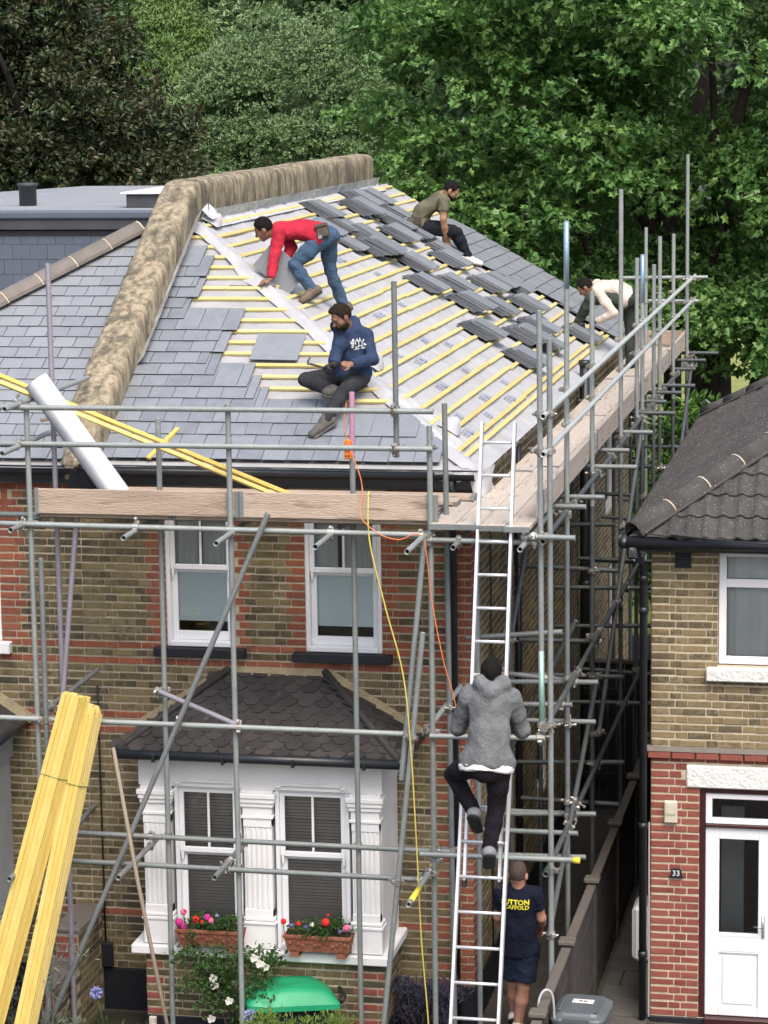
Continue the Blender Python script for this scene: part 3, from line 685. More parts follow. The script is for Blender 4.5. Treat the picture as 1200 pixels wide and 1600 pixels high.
def hip_flap(name, wl, wr, mt, amp, seed, v0, v1):
    P = []; v = v0
    while v <= v1:
        row = []
        for j in range(-4, 5):
            s = j/4; wd = wl if j < 0 else wr
            wd = wd*(1+.25*wob((v*2.2, j, 0), 2., seed=seed)); d = abs(s)*wd
            base = hipP(v)
            q = base+(Vector((-d, 0, 0)) if j < 0 else Vector((0, d, 0)))
            zz = 5.31+S30/C30*min(q.y, -q.x) if j != 0 else base.z
            zz = 5.31+(S30/C30)*(q.y if q.x <= -q.y else -q.x)
            row.append(Vector((q.x, q.y, zz+.022+amp*(.4+abs(s))*wob((v*4, s*3, seed), 2.5, seed=seed))))
        P.append(row); v += .07
    return MB().grid(P).build(name, mt, ms, True)
hip_flap('hip_underlay', .17, .20, 'membrane', .018, 3, -.08, 4.0)
hip_flap('hip_underlay', .05, .40, 'membrane_white', .010, 5, .15, 1.0)
for (y, v, a, s) in ((3.75, 3.95, .3, .17), (1.55, 1.46, 0, .22), (.78, .42, .2, .2)):     # curled corners of sheet
    P = [[SIDE.p(y+s*(i/10-.5)*1.3+.03*math.sin(t), v+s*(t/3-.6), .04+.10*math.sin(min(t, 2.6))*(i/10)) for i in range(11)] for t in [k*.33 for k in range(11)]]
    MB().grid(P).build('curled_underlay', 'membrane', ms, True)
# membrane draped over the front-right eave corner
P = []
for i in range(15):
    t = i/14; x = -.32+.46*min(1, t*1.5); yv = -.13 if t < .66 else -.13+(t-.66)*1.6
    P.append([Vector((x+.02*math.sin(k*1.1+i), yv-.02*math.sin(i*1.7), 5.27-k*.02*(1+.9*math.sin(i*.9)**2)*(2.2 if t > .5 else .5))) for k in range(6)])
MB().grid(P).build('eave_drape', 'membrane_white', ms, True)
# maker's marks printed on the underlay, in rows between the battens
pk = 0
for (v, ys) in ((.28, (1.3, 2.7, 4.1)), (.46, (2.0, 3.5, 4.9)), (.84, (2.6, 4.2)), (1.22, (3.2, 5.0)), (1.40, (2.7, 4.4)), (1.96, (4.2, 5.6)), (2.5, (4.6, 6.6)), (2.9, (6.0,))):
    for y in ys:
        y += jit(.15); q = MB(); pk += 1
        s = .055
        tri = [SIDE.p(y-s*1.3, v-s, .014), SIDE.p(y+s*1.3, v-s, .014), SIDE.p(y, v+s, .014)]
        ctr = (tri[0]+tri[1]+tri[2])/3
        inn = [ctr+(p-ctr)*.45 for p in tri]
        if pk % 2: q.add(tri+inn, [(0, 1, 4, 3), (1, 2, 5, 4), (2, 0, 3, 5)])
        for r_ in range(3):
            for c in range(3):
                b0 = y-.16-.07*c; vv0 = v-.045+r_*.033
                q.add([SIDE.p(b0, vv0, .014), SIDE.p(b0+.05, vv0, .014), SIDE.p(b0+.05, vv0+.018, .014), SIDE.p(b0, vv0+.018, .014)], [(0, 1, 2, 3)])
        q.build('printed_mark', 'print_blue', ms)
# eaves: gutter, fascia, soffit
for h, x0, x1 in ((house, XP, .07), (left, -7.7, XP-.002)):
    MB().cbox(x0, x1, -.105, -.075, 5.10, 5.265, .004).build('fascia', 'blackpipe', h)
    MB().box(x0, x1, -.075, .01, 5.165, 5.185).build('soffit', 'blackpipe', h)
    g = MB(); n = 9
    prof = [(-.155+.055*math.cos(a), 5.255+.06*math.sin(a)) for a in [math.pi+math.pi*k/n for k in range(n+1)]]
    inn = [(y*.93-.0105, z+.004) for y, z in prof][::-1]
    pr = prof+inn; m = len(pr)
    g.add([(x0, y, z) for y, z in pr]+[(x1, y, z) for y, z in pr], [(i, (i+1) % m, m+(i+1) % m, m+i) for i in range(m)]+[tuple(range(m)), tuple(range(2*m-1, m-1, -1))])
    g.build('gutter', 'blackpipe', h, True)
# side eave: wall plate, rafter feet, bits of old mortar bedding
MB().cbox(-.10, -.005, .05, 13.5, 5.19, 5.265, .004).build('wall_plate', 'oldwood', house)
yy = .25
while yy < 13.4:
    MB().obox((.0, yy, 5.245), (C30, 0, -S30), (0, 1, 0), (S30, 0, C30), .11, .022, .035).build('rafter_foot', 'oldwood', house); yy += .40
lm = MB()
for k in range(70):
    a = .15+13.3*k/70+jit(.06); lm.obox((.005, a, 5.16+jit(.03)), (1, 0, 0), (jit(.1), 1, jit(.1)), (0, jit(.1), 1), .018+random.random()*.012, .05+random.random()*.05, .02+random.random()*.02, .006)
lm.build('mortar_crumbs', 'cement', house, kind='stuff')
# soil pipe and vent through the side eave, downpipes
MB().tube([(.10, 7.6, -.05), (.10, 7.6, 5.42)], .062, 14).tube([(.10, 7.6, 5.40), (.10, 7.6, 5.46)], .076, 14).tube([(.10, 7.6, 4.62), (.10, 7.6, 4.72)], .08, 14).tube([(.1, 7.6, 2.7), (.1, 7.6, 2.8)], .08, 14).build('soil_pipe', 'blackpipe', house, True)
MB().tube([(-.155, -.06, .0), (-.155, -.06, 5.0), (-.155, -.15, 5.2)], .034, 12).build('downpipe', 'blackpipe', house, True)
MB().tube([(.045, 2.6, .3), (.045, 2.6, 5.15)], .034, 10).build('downpipe', 'blackpipe', house, True)
wire = MB(); wire.tube([(XP+.12, -.015, z) if True else 0 for z in (.55, 1.2, 2.0, 2.8, 3.15)], .009, 6); wire.build('wall_cable', 'cable_black', house, True)
MB().cbox(XP+.02, XP+.2, -.07, -.012, .38, .62, .01).build('meter_box', 'blackpipe', house)
MB().tube([(.02, 1.0, .4), (.02, 1.0, 4.9)], .008, 6).build('wall_cable', 'cable_black', house, True)

# parapet on the party wall: up the front slope, then level along the ridge
def parapet():
    x0, x1 = -3.87, -3.50; P = []
    base = [(.10, 5.36), (.5, 5.56), (1.0, 5.86), (1.5, 6.15), (2.0, 6.44), (2.5, 6.73), (3.0, 7.03), (3.3, 7.20), (3.5, 7.305), (3.62, 7.35), (3.8, 7.362), (4.2, 7.36)]+[(4.2+.5*k, 7.36) for k in range(1, 18)]
    pth = []
    for (a, b), (c, d) in zip(base, base[1:]):
        n = max(1, int(math.hypot(c-a, d-b)/.07))
        for k in range(n): pth.append((a+(c-a)*k/n, b+(d-b)*k/n))
    pth.append(base[-1])
    prof = [(x1, -.35), (x1+.004, .0), (x1+.010, .14), (x1+.010, .28), (x1+.004, .345), (x1-.022, .388), (x1-.07, .405), (-3.685, .412), (x0+.07, .405), (x0+.022, .388), (x0-.004, .345), (x0-.008, .28), (x0-.005, .1), (x0, -.35)]
    def ring(y, z, sc=1.):
        out = []
        for x, h in prof:
            q = Vector((-3.685+(x+3.685)*sc, y, z+(h*sc if h > 0 else h)))
            a = .009*wob((q.x*3, q.y*3, q.z*3), 2.4)+.004*wob((q.x*16, q.y*16, q.z*16), 2., seed=3)
            out.append((q.x+a, q.y, q.z+a))
        return out
    P = [ring(pth[0][0]-.10, pth[0][1]-.1, .55), ring(pth[0][0]-.05, pth[0][1]-.05, .85)]+[ring(*p) for p in pth]+[ring(pth[-1][0]+.05, 7.36, .9), ring(pth[-1][0]+.085, 7.36, .6)]
    mb = MB(); mb.grid(P); n = len(prof); mb.f.append(tuple(range(n))); mb.m.append(0); mb.f.append(tuple(len(mb.v)-n+i for i in range(n))); mb.m.append(0)
    o = mb.build('parapet', 'parapet', house, True)
    cb = MB(); cb.obox((-3.68, .02, 5.33), (1, 0, 0), (0, .8, .6), (0, -.6, .8), .17, .16, .09, .03); cb.obox((-3.69, -.07, 5.22), (1, 0, 0), (0, 1, 0), (0, 0, 1), .13, .07, .09, .02); cb.build('kneeler', 'parapet', o)
    return o
pp = parapet()
def flashing(name, path_, nrm, upv, w0, w1, amp, mt, seed):
    P = []
    for i, c in enumerate(path_):
        row = []
        for j in range(7):
            s = w0+(w1-w0)*j/6; q = Vector(c)+Vector(upv)*s; e = amp*(wob((q.x*4, q.y*4, q.z*4+j*.7), 3.2, seed=seed)+.6*wob((q.x*11, q.y*11, j), 2.4, seed=seed+1))*(1.4-j/8)
            row.append(q+Vector(nrm)*(.012+abs(e)))
        P.append(row)
    return MB().grid(P).build(name, mt, pp, True)
sl_path = [FRONT.p(-3.485, 1.42+(4.05-1.42)*k/50, .07) for k in range(51)]
flashing('flashing', sl_path, (.6, -.3, .6), (.62, -.25, .62), -.03, .11, .034, 'lead', 1)
rg_path = [(-3.49, 3.62+(12.9-3.62)*k/90, 7.37) for k in range(91)]
flashing('flashing', rg_path, (1, 0, .1), (.25, 0, 1.), -.08, .07, .03, 'lead', 4)
flashing('flashing', [(-3.49, 3.7+(12.9-3.7)*k/90, 7.33) for k in range(91)], (.4, 0, 1), (.9, 0, -.5), -.03, .16, .008, 'membrane_white', 6)
q = MB(); P = [[Vector((-3.42+.07*math.cos(a)*s, 3.72+.06*math.sin(a)*s, 7.42+.05*math.sin(a*2)+.06*(1-s))) for s in (.1, .5, 1., 1.3)] for a in [k*.45 for k in range(15)]]
q.grid(P).build('lead_offcut', 'lead', pp, True)

# ------------------------------------------------------------------ left house roof, hip tiles and dormer
lroof = MB(); lroof.add([(-7.45, -.12, 5.24), (-3.8, -.12, 5.24), (-3.8, 3.65, 5.31+3.65*S30/C30)], [(0, 1, 2)]); lroof.add([(-7.45, -.12, 5.24), (-7.45, 13.6, 5.24), (-3.8, 13.6, 7.42), (-3.8, 3.65, 7.42)], [(0, 3, 2, 1)])
lroof = lroof.build('roof', 'membrane_front', left)
lay(lroof, FRONT, -.05, .178, 22, lambda i: -7.45, lambda i: -3.86, .222, .40, 'slate_old', Hip(lambda v: -7.33+C30*v, -1), base=.015)
k = 0; dvec = Vector((1, 1, S30/C30)).normalized(); side_ = Vector((1, -1, 0)).normalized(); p0 = Vector((-7.42, -.1, 5.30))
hm = MB(); hl = .43
sec = [(-.13, -.055), (-.125, -.02), (-.06, .045), (0, .062), (.06, .045), (.125, -.02), (.13, -.055)]
nrm_ = side_.cross(dvec)
if nrm_.z < 0: nrm_ = -nrm_
while k*hl < 5.15:
    a = p0+dvec*(k*hl); b = p0+dvec*(k*hl+hl-.012); q = MB()
    V = [a+side_*s+nrm_*(h+.06) for s, h in sec]+[b+side_*s*.985+nrm_*(h+.055) for s, h in sec]
    q.add(V, [(i, i+1, 8+i, 7+i) for i in range(6)]+[tuple(range(7)), tuple(range(13, 6, -1))]); q.build('hip_tile', 'ridge_tile', lroof)
    q = MB(); V = [b+side_*s*.98+nrm_*(h+.054) for s, h in sec]+[b+dvec*.014+side_*s*.98+nrm_*(h+.056) for s, h in sec]; q.add(V, [(i, i+1, 8+i, 7+i) for i in range(6)]); q.build('mortar_joint', 'mortar_pale', lroof); k += 1
dm = MB(); dm.box(-9.5, -3.88, 4.25, 11.5, 6.0, 7.2)
dorm = dm.build('dormer', 'felt_dark', left)
z = 7.14; row = 0
while z > 6.0:
    h = .085 if row == 0 else .165; x = -9.3-(.1 if row % 2 else 0)
    while x < -3.95:
        MB().obox((x+.1, 4.235, z-h/2), (1, 0, 0), (0, 1, -.02), (0, .02, 1), .0985, .006, h/2-.001, .002).build('slate', 'slate_wall', dorm); x += .2
    z -= h; row += 1
MB().cbox(-9.6, -3.87, 4.17, 4.3, 7.215, 7.325, .006).build('fascia', 'felt_dark', dorm)
MB().cbox(-9.65, -3.87, 4.14, 4.34, 7.33, 7.42, .02).build('roof_kerb', 'slate_wall', dorm)
MB().add([(-9.65, 4.30, 7.41), (-3.88, 4.30, 7.41), (-3.88, 11.2, 7.41), (-7.2, 11.2, 7.41), (-8.3, 8.0, 7.41), (-9.65, 6.6, 7.41), (-9.65, 4.3, 7.2), (-3.88, 4.3, 7.2), (-3.88, 11.2, 7.2), (-7.2, 11.2, 7.2), (-8.3, 8., 7.2), (-9.65, 6.6, 7.2)], [(0, 1, 2, 3, 4, 5), (1, 2, 8, 7), (2, 3, 9, 8), (3, 4, 10, 9), (4, 5, 11, 10)]).build('flat_roof', 'felt_grey', dorm)
q = MB(); q.cbox(-4.72, -3.9, 5.0, 6.6, 7.412, 7.56, .006); rl = q.build('rooflight_kerb', 'felt_dark', dorm)
MB().cbox(-4.78, -3.89, 4.96, 6.65, 7.562, 7.585, .006).build('rooflight', 'white_plastic', dorm)
MB().lathe([(.10, 0), (.10, .22), (.115, .22), (.115, .26), (.10, .26)], 18, (-6.08, 5.6, 7.41)).build('vent_pipe', 'felt_dark', dorm, True)
# ------------------------------------------------------------------ the neighbour's house (number 33)
nb = thing('detached_house', 'brick house number 33 with grey concrete tiled hip roof and white door', 'house', (3, .5, 0))
NO = [(2.21, 3.7, 3.41, 4.49), (2.05, 2.98, 0.0, 2.24)]
nbw = brick_wall(nb, 'front_wall', (0, .5, 0), (1, 0, 0), (0, 1, 0), 1.60, 4.6, 0.0, 4.52, NO, lambda x, z, r_: 'red_brick_deep' if z < 2.52 else 'stock_pale', 'mortar_pale', 300, skip=lambda b: 2.52 < b[2] < 2.60 or (1.9 < (b[0]+b[1])/2 < 3.2 and 2.23 < (b[2]+b[3])/2 < 2.47), bh=.057)
brick_wall(nb, 'side_wall', (1.60, .5, 0), (0, -1, 0), (1, 0, 0), -8.2, 0, 0.0, 4.52, (), None, 'mortar_pale', 0, default='stock_pale')
quad_wall(nb, 'back_wall', [(1.6, 8.7, 0), (4.6, 8.7, 0), (4.6, 8.7, 4.6), (1.6, 8.7, 4.6)], 'stock_pale'); quad_wall(nb, 'far_wall', [(7.4, .5, 0), (7.4, 8.7, 0), (7.4, 8.7, 4.6), (7.4, .5, 4.6)], 'stock_pale'); quad_wall(nb, 'front_wall_far', [(4.6, .506, 0), (7.4, .506, 0), (7.4, .506, 4.6), (4.6, .506, 4.6)], 'stock_pale')
x = 1.57
while x < 4.5:                        # brick-on-edge string course with a cement weathering above it
    MB().obox((x+.11, .50, 2.555), (1, 0, 0), (0, 1, 0), (0, 0, 1), .105, .045, .032, .006).build('string_brick', 'red_brick_deep', nbw); x += .2225
MB().prism([(1.56, .515, 2.635), (1.56, .45, 2.592), (1.56, .515, 2.592)], (3.0, 0, 0)).build('weathering', 'ridge_tile', nbw)
lt = MB(); lt.cbox(1.93, 3.1, .478, .6, 2.245, 2.46, .012); lt.v = [(a+.004*wob((a*9, b, c*9), 3), b+.004*wob((a*14, b, c*14), 3), c) for a, b, c in lt.v]; lt.build('lintel', 'white_render', nb)
f = MB(); f.cbox(2.05, 2.105, .52, .62, 0, 2.24, .005); f.cbox(2.925, 2.98, .52, .62, 0, 2.24, .005); f.cbox(2.105, 2.925, .52, .62, 2.19, 2.24, .005); f.cbox(2.105, 2.925, .52, .62, 1.86, 1.89, .005); f.cbox(2.105, 2.925, .46, .62, -.05, .015, .005)
df = f.build('door_frame', 'frame_maroon', nb)
f = MB(); a, b, c, d, y = 2.107, 2.923, 1.892, 2.188, .54
f.cbox(a, a+.06, y, y+.06, c, d, .005); f.cbox(b-.06, b, y, y+.06, c, d, .005); f.cbox(a+.06, b-.06, y, y+.06, d-.055, d, .005); f.cbox(a+.06, b-.06, y, y+.06, c, c+.055, .005)
f.build('fanlight', 'upvc', df); MB().box(a+.055, b-.055, y+.028, y+.034, c+.05, d-.05).build('pane', 'pane', df)
dr = MB(); c, d, y = .02, 1.857, .55
dr.cbox(2.107, 2.235, y, y+.055, c, d, .005); dr.cbox(2.60, 2.923, y, y+.055, c, d, .005); dr.cbox(2.235, 2.60, y, y+.055, 1.745, d, .005); dr.cbox(2.235, 2.60, y+.001, y+.055, .635, .83, .005); dr.cbox(2.235, 2.60, y+.001, y+.055, c, .10, .005); dr.cbox(2.235, 2.60, y+.018, y+.04, .10, .635, .003)
dr.cbox(2.25, 2.585, y-.002, y+.01, .80, .822, .004); dr.cbox(2.25, 2.585, y-.002, y+.01, .655, .672, .004); dr.cbox(2.265, 2.57, y+.008, y+.03, .13, .605, .01)
door = dr.build('door', 'upvc', nb); MB().box(2.23, 2.605, y+.026, y+.032, .825, 1.75).build('pane', 'pane', door)
hnd = MB(); hnd.cbox(2.635, 2.662, y-.012, y+.001, .80, 1.02, .004); hnd.tube([(2.648, y-.01, .92), (2.648, y-.05, .92), (2.56, y-.052, .92)], .009, 8); hnd.build('handle', 'steel', door, True)
rm = MB(); rm.add([(2.1, .63, 0), (2.95, .63, 0), (2.95, .63, 2.2), (2.1, .63, 2.2), (2.1, 2.4, 0), (2.95, 2.4, 0), (2.95, 2.4, 2.2), (2.1, 2.4, 2.2)], [(4, 5, 6, 7), (0, 1, 5, 4), (1, 2, 6, 5), (2, 3, 7, 6), (3, 0, 4, 7)]); rm.build('hallway', 'room_warm', nb)
q = MB(); q.cbox(2.2, 2.42, 1.3, 1.34, 0, 1.85, .005); q.build('inner_door', 'grey_paint', nb)
win = MB(); a, b, c, d, y = 2.215, 3.69, 3.42, 4.485, .54
for p in ((a, a+.07, c, d), (b-.07, b, c, d), (2.87, 2.95, c+.075, d-.06)): win.cbox(p[0], p[1], y, y+.06, p[2], p[3], .006)
for p in ((c, c+.075), (d-.06, d), (4.14, 4.22)): win.cbox(a+.07, 2.87, y+.001, y+.06, *p, .006); win.cbox(2.95, b-.07, y+.001, y+.06, *p, .006)
wn = win.build('window', 'upvc', nb)
for p, q in ((a+.066, 2.874), (2.946, b-.066)):
    for r_, s in ((c+.07, 4.145), (4.215, d-.055)):
        MB().box(p, q, y+.026, y+.032, r_, s).build('pane', 'pane', wn); rb = MB()
        for e in ((p, p+.012, r_, s), (q-.012, q, r_, s), (p+.012, q-.012, r_, r_+.012), (p+.012, q-.012, s-.012, s)): rb.box(e[0]+.002, e[1]-.002, y+.02, y+.025, e[2]+.002, e[3]-.002)
        rb.build('gasket', 'rubber', wn)
cu = MB(); cu.grid([[(a+.05+1.35*i/60, .635+.02*math.sin(i*.9)+.01*math.sin(i*2.3), zz) for i in range(61)] for zz in (3.4, 3.9, 4.5)]); cu.build('curtain', 'curtain', wn, True)
MB().box(2.2, 3.7, .75, .8, 3.4, 4.5).build('room', 'room_dark', wn)
sl2 = MB(); sl2.cbox(2.11, 3.8, .42, .56, 3.275, 3.40, .012); sl2.build('window_sill', 'white_render', nb)
q = MB(); q.cbox(1.815, 1.965, .485, .52, 4.32, 4.51, .004); ab = q.build('air_brick', 'navy_black', nb)
q = MB()
for i in range(5):
    for j in range(6): q.obox((1.84+.025*i, .4845, 4.345+.027*j), (1, 0, 0), (0, 1, 0), (0, 0, 1), .007, .002, .007)
q.build('air_brick_holes', 'dark_hole', ab)
q = MB(); q.cbox(1.725, 1.85, .455, .499, 1.90, 2.115, .012); lg = q.build('wall_light', 'cream_plastic', nb); MB().cbox(1.737, 1.838, .445, .456, 1.99, 2.10, .01).build('light_cover', 'cream_plastic', lg)
# number plaque
q = MB(); ol = [(1.775, .492, 1.365), (1.905, .492, 1.365), (1.905, .492, 1.385), (1.89, .492, 1.39), (1.89, .492, 1.43)]+[(1.84+.05*math.cos(a_), .492, 1.43+.03*math.sin(a_)) for a_ in [math.pi*k/10 for k in range(1, 10)]]+[(1.79, .492, 1.43), (1.79, .492, 1.39), (1.775, .492, 1.385)]
q.prism(ol, (0, -.012, 0)); pq = q.build('number_plaque', 'plinth', nb)
def text_mesh(txt, size, mat, parent, M4, name='lettering', depth=.001, bold=0., align='CENTER', fit=None):
    cu = bpy.data.curves.new(name, 'FONT'); cu.body = txt; cu.size = size; cu.align_x = align; cu.align_y = 'CENTER'; cu.extrude = depth; cu.offset = bold; cu.resolution_u = 2
    ob = bpy.data.objects.new(name, cu); COL.objects.link(ob); bpy.context.view_layer.update()
    me = bpy.data.meshes.new_from_object(ob.evaluated_get(bpy.context.evaluated_depsgraph_get())); bpy.data.objects.remove(ob)
    me.transform(M4); o_ = ORG.get(parent.name, Vector((0, 0, 0))); me.transform(Matrix.Translation(-o_))
    if fit:
        for v in me.vertices: v.co = fit(v.co+o_)-o_
    me.materials.clear(); me.materials.append(MAT[mat]); me.name = name
    return link(name, me, parent)
FACE = Matrix(((1, 0, 0, 0), (0, 0, -1, 0), (0, 1, 0, 0), (0, 0, 0, 1)))     # upright, facing -Y
text_mesh('33', .075, 'print_white', pq, Matrix.Translation((1.84, .479, 1.412)) @ FACE, 'number', .002)
# rainwater goods
q = MB(); q.tube([(1.40, .24, 4.59), (4.7, .24, 4.59)], .055, 10); q.build('gutter', 'blackpipe', nb, True); MB().tube([(1.37, .2, 4.59), (1.37, 8.8, 4.59)], .05, 10).build('gutter', 'blackpipe', nb, True)
MB().cbox(1.45, 4.7, .30, .33, 4.50, 4.66, .004).build('fascia', 'blackpipe', nb); MB().box(1.46, 4.7, .33, .52, 4.505, 4.52).build('soffit', 'blackpipe', nb); MB().cbox(1.45, 1.475, .335, 8.75, 4.50, 4.66, .004).build('fascia', 'blackpipe', nb)
dp = MB(); dp.tube([(1.44, .26, 4.58), (1.44, .28, 4.50), (1.535, .42, 4.36), (1.535, .42, 0)], .036, 12)
for z in (4.2, 3.9, 1.85, .6): dp.tube([(1.535, .42, z), (1.535, .42, z+.06)], .044, 12)
dp.cbox(1.40, 1.50, .2, .34, 4.44, 4.58, .02); dp.build('downpipe', 'blackpipe', nb, True)
MB().tube([(1.588, .47, .0), (1.588, .47, 1.9)], .008, 6).build('wall_cable', 'hose_grey', nb)
MB().cbox(1.598, 4.6, .488, .55, -.06, -.002, .004).build('plinth', 'plinth', nb)
# tiled hip roof
nroof = MB(); A = Vector((1.42, .25, 4.65)); hh = 3.0; zt = 4.65+hh*S30/C30
nroof.add([(1.42, .25, 4.65), (7.42, .25, 4.65), (4.42, 3.25, zt), (4.42, 5.8, zt), (1.42, 8.8, 4.65), (7.42, 8.8, 4.65)], [(0, 1, 2), (0, 2, 3, 4), (4, 3, 5), (1, 5, 3, 2)])
nroof = nroof.build('roof', 'conc_tile', nb)
tw, tg, tl_ = .30, .315, .40
def roof_tile(var):
    key = ('ctile', var)
    if key not in SHARED:
        n = 14; top = []; bot = []; P0 = []
        hz = lambda x: .027*max(0, math.cos((x-.085)/.05*1.57) if abs(x-.085) < .05 else 0)+.027*max(0, math.cos((x-.235)/.05*1.57) if abs(x-.235) < .05 else 0)
        xs = [tw*i/n for i in range(n+1)]; q = MB()
        q.grid([[(x+.0, 0, hz(x)+.016) for x in xs], [(x, tl_, hz(x)+.008) for x in xs]])
        q.add([(x, 0, hz(x)+.016) for x in xs]+[(x, .0, hz(x)-.004) for x in xs], [(i+1, i, n+1+i, n+2+i) for i in range(n)])
        q.v = [(a_+jit(.0015), b_+jit(.003), c_+jit(.001)) for a_, b_, c_ in q.v]; SHARED[key] = q.mesh('roof_tile', 'conc_tile')
    return SHARED[key]
NF = Plane((1.42, .25, 4.65), (1, 0, 0), (0, C30, S30)); NS = Plane((1.42, 8.8, 4.65), (0, -1, 0), (C30, 0, S30))
for i in range(9):
    v = -.04+tg*i
    for j in range(12):
        a_ = j*tw
        if a_+tw/2 > C30*(v+.25)-.02 and a_ < 3.6: link('roof_tile', roof_tile(random.randrange(4)), nroof, mat=NF.mat(a_, v, .004+jit(.002), math.asin(.016/tl_)+jit(.002), jit(.003)))
cnt = 0
for i in range(10):
    v = -.04+tg*i
    for j in range(29):
        a_ = j*tw
        if C30*(v+.25)-.02 < a_+tw/2 < 8.55-C30*(v+.25)+.02: link('roof_tile', roof_tile(random.randrange(4)), nroof, mat=NS.mat(a_, v, .004+jit(.002), math.asin(.016/tl_)+jit(.002), jit(.003))); cnt += 1
def hip_caps(p, q, L, r_, mt, mort='mortar_pale'):
    p, q = Vector(p), Vector(q); d = (q-p); T = d.length; d.normalize(); s = d.cross(Vector((0, 0, 1))).normalized(); n_ = s.cross(d)
    k = 0
    while k*L < T:
        a_, b_ = p+d*(k*L), p+d*min(T, k*L+L-.008); m = 9
        o = MB(); ang = [math.pi*i/(m-1) for i in range(m)]
        def ring(c, rr): return [c+s*math.cos(t)*rr+n_*(math.sin(t)*rr*.92-.02) for t in ang]
        V = ring(a_, r_)+ring(b_, r_*.96)+ring(a_, r_-.018)+ring(b_, r_*.96-.018)
        o.add(V, [(i, i+1, m+i+1, m+i) for i in range(m-1)]+[(2*m+i, 3*m+i, 3*m+i+1, 2*m+i+1) for i in range(m-1)]+[(i+1, i, 2*m+i, 2*m+i+1) for i in range(m-1)]+[(m+i, m+i+1, 3*m+i+1, 3*m+i) for i in range(m-1)])
        o.build('hip_tile', mt, nroof, True)
        j_ = MB(); V = ring(b_-d*.004, r_*.975)+ring(b_+d*.016, r_*1.0); j_.add(V, [(i, i+1, m+i+1, m+i) for i in range(m-1)]); j_.build('mortar_joint', mort, nroof, True); k += 1
    # bedding mortar along both sides
    o = MB()
    for sg in (-1, 1): o.tube([p+s*sg*(r_-.006)-n_*.03, q+s*sg*(r_-.006)-n_*.03], .022, 6)
    o.build('mortar_bedding', 'hip_tile', nroof)
hip_caps((1.45, .28, 4.70), (4.42, 3.25, zt+.05), .45, .115, 'hip_tile'); hip_caps((1.45, 8.77, 4.70), (4.42, 5.8, zt+.05), .45, .11, 'hip_tile')
q = MB(); q.tube([(1.40, 8.8, 4.72), (1.40, 8.8, 4.82), (1.45, 8.75, 4.86), (1.5, 8.7, 4.82)], .012, 6); q.build('hip_iron', 'galv', nroof, True)
q = MB()
for k, (a_, b_, sg) in enumerate((((1.46, .22, 4.70), (2.3, .15, 4.66), .02), ((1.8, .18, 4.68), (6, -.6, 4.75), .08))):
    a_, b_ = Vector(a_), Vector(b_); q.tube([a_.lerp(b_, t/12)-Vector((0, 0, sg*4*(t/12)*(1-t/12))) for t in range(13)], .007, 6)
q.build('overhead_wire', 'cable_black', nb, True)
mbx = MB(); mbx.obox((1.51, .76, .77), (1, 0, 0), (0, 1, 0), (0, 0, 1), .088, .20, .27, .035); mb_ = mbx.build('meter_cabinet', 'white_plastic', nb); MB().cbox(1.415, 1.423, .60, .92, .55, .99, .003).build('cabinet_door', 'white_plastic', mb_)
tag(MB().cbox(1.545, 1.585, .62, .66, -.04, .47, .004).build('timber_offcut', 'board'), 'short upright length of timber under the white meter cabinet', 'timber')
tag(MB().obox((1.36, 2.9, -.012), (.8, .6, 0), (-.6, .8, 0), (0, 0, 1), .11, .035, .012, .003).build('timber_offcut', 'board'), 'small pale timber offcut lying on the paved side path', 'timber')

# ------------------------------------------------------------------ scaffold
sc = thing('scaffold', 'galvanised tube scaffold with timber boards wrapped round the front and side of the house', 'scaffold', (0, -1.55, -.05))
TUBES = []
RT = .0242
def tube(name, p, q, mt='galv', hol=True):
    TUBES.append((name, Vector(p), Vector(q), mt)); d = Vector(q)-Vector(p); n = 1
    mb = MB(); mb.tube([p, q], RT, 14, hollow=True); return mb.build(name, [mt, 'dark_hole'], sc, True)
yo, yi, G = -1.55, -1.12, -.06
tube('standard', (-3.66, yo, G), (-3.665, yo, 6.03)); tube('standard', (-1.845, yo, G), (-1.845, yo, 6.05)); tube('standard', (-.085, yo, G), (-.085, yo, 5.88))
tube('standard', (-3.57, yo-.06, 1.2), (-3.56, yo-.06, 4.67), 'galv_dark')
tube('standard', (-3.565, yi, G), (-3.57, yi, 7.22), 'galv_purple'); tube('standard', (-2.62, yi, G), (-2.60, yi, 5.86)); tube('standard', (-.85, yi, G), (-.85, yi, 5.55)); tube('standard', (-.85, yi, 5.56), (-.845, yi, 6.11), 'galv_pink')
tube('standard', (.01, yi, G), (-.03, yi, 6.02), 'galv_dark')
tube('standard', (-.38, yo+.05, 5.60), (-.385, yo+.05, 7.1), 'galv_dark')
tube('guard_rail', (-5.2, yo-.05, 6.0), (-.04, yo-.05, 6.01)); tube('guard_rail', (-5.2, yo-.05, 5.68), (-.05, yo-.05, 5.69))
tube('ledger', (-5.2, yo-.05, 4.98), (-.16, yo-.05, 4.95)); tube('ledger', (-5.2, yo-.05, 3.22), (-.28, yo-.05, 3.20)); tube('ledger', (-3.8, yo-.05, 1.92), (-.20, yo-.05, 1.90), 'galv_dark'); tube('ledger', (-3.75, yi-.05, 2.05), (.0, yi-.05, 2.03), 'galv_dark')
tube('ledger', (-5.2, yi-.05, 4.98), (.05, yi-.05, 4.98), 'galv_dark')
for x, a, b in ((-3.72, -1.92, -.35), (-2.69, -1.96, -.3), (-1.825, -2.12, -.3), (-.95, -2.18, -.3), (-.145, -2.30, -.3)): tube('transom', (x, a, 4.93 if x > -3 else 4.97), (x+.02, b, 4.95), 'galv')
tube('guard_rail', (-3.72, -1.96, 6.03), (-3.72, .36, 6.04)); tube('guard_rail', (-3.72, -2.06, 5.66), (-3.72, .26, 5.69))
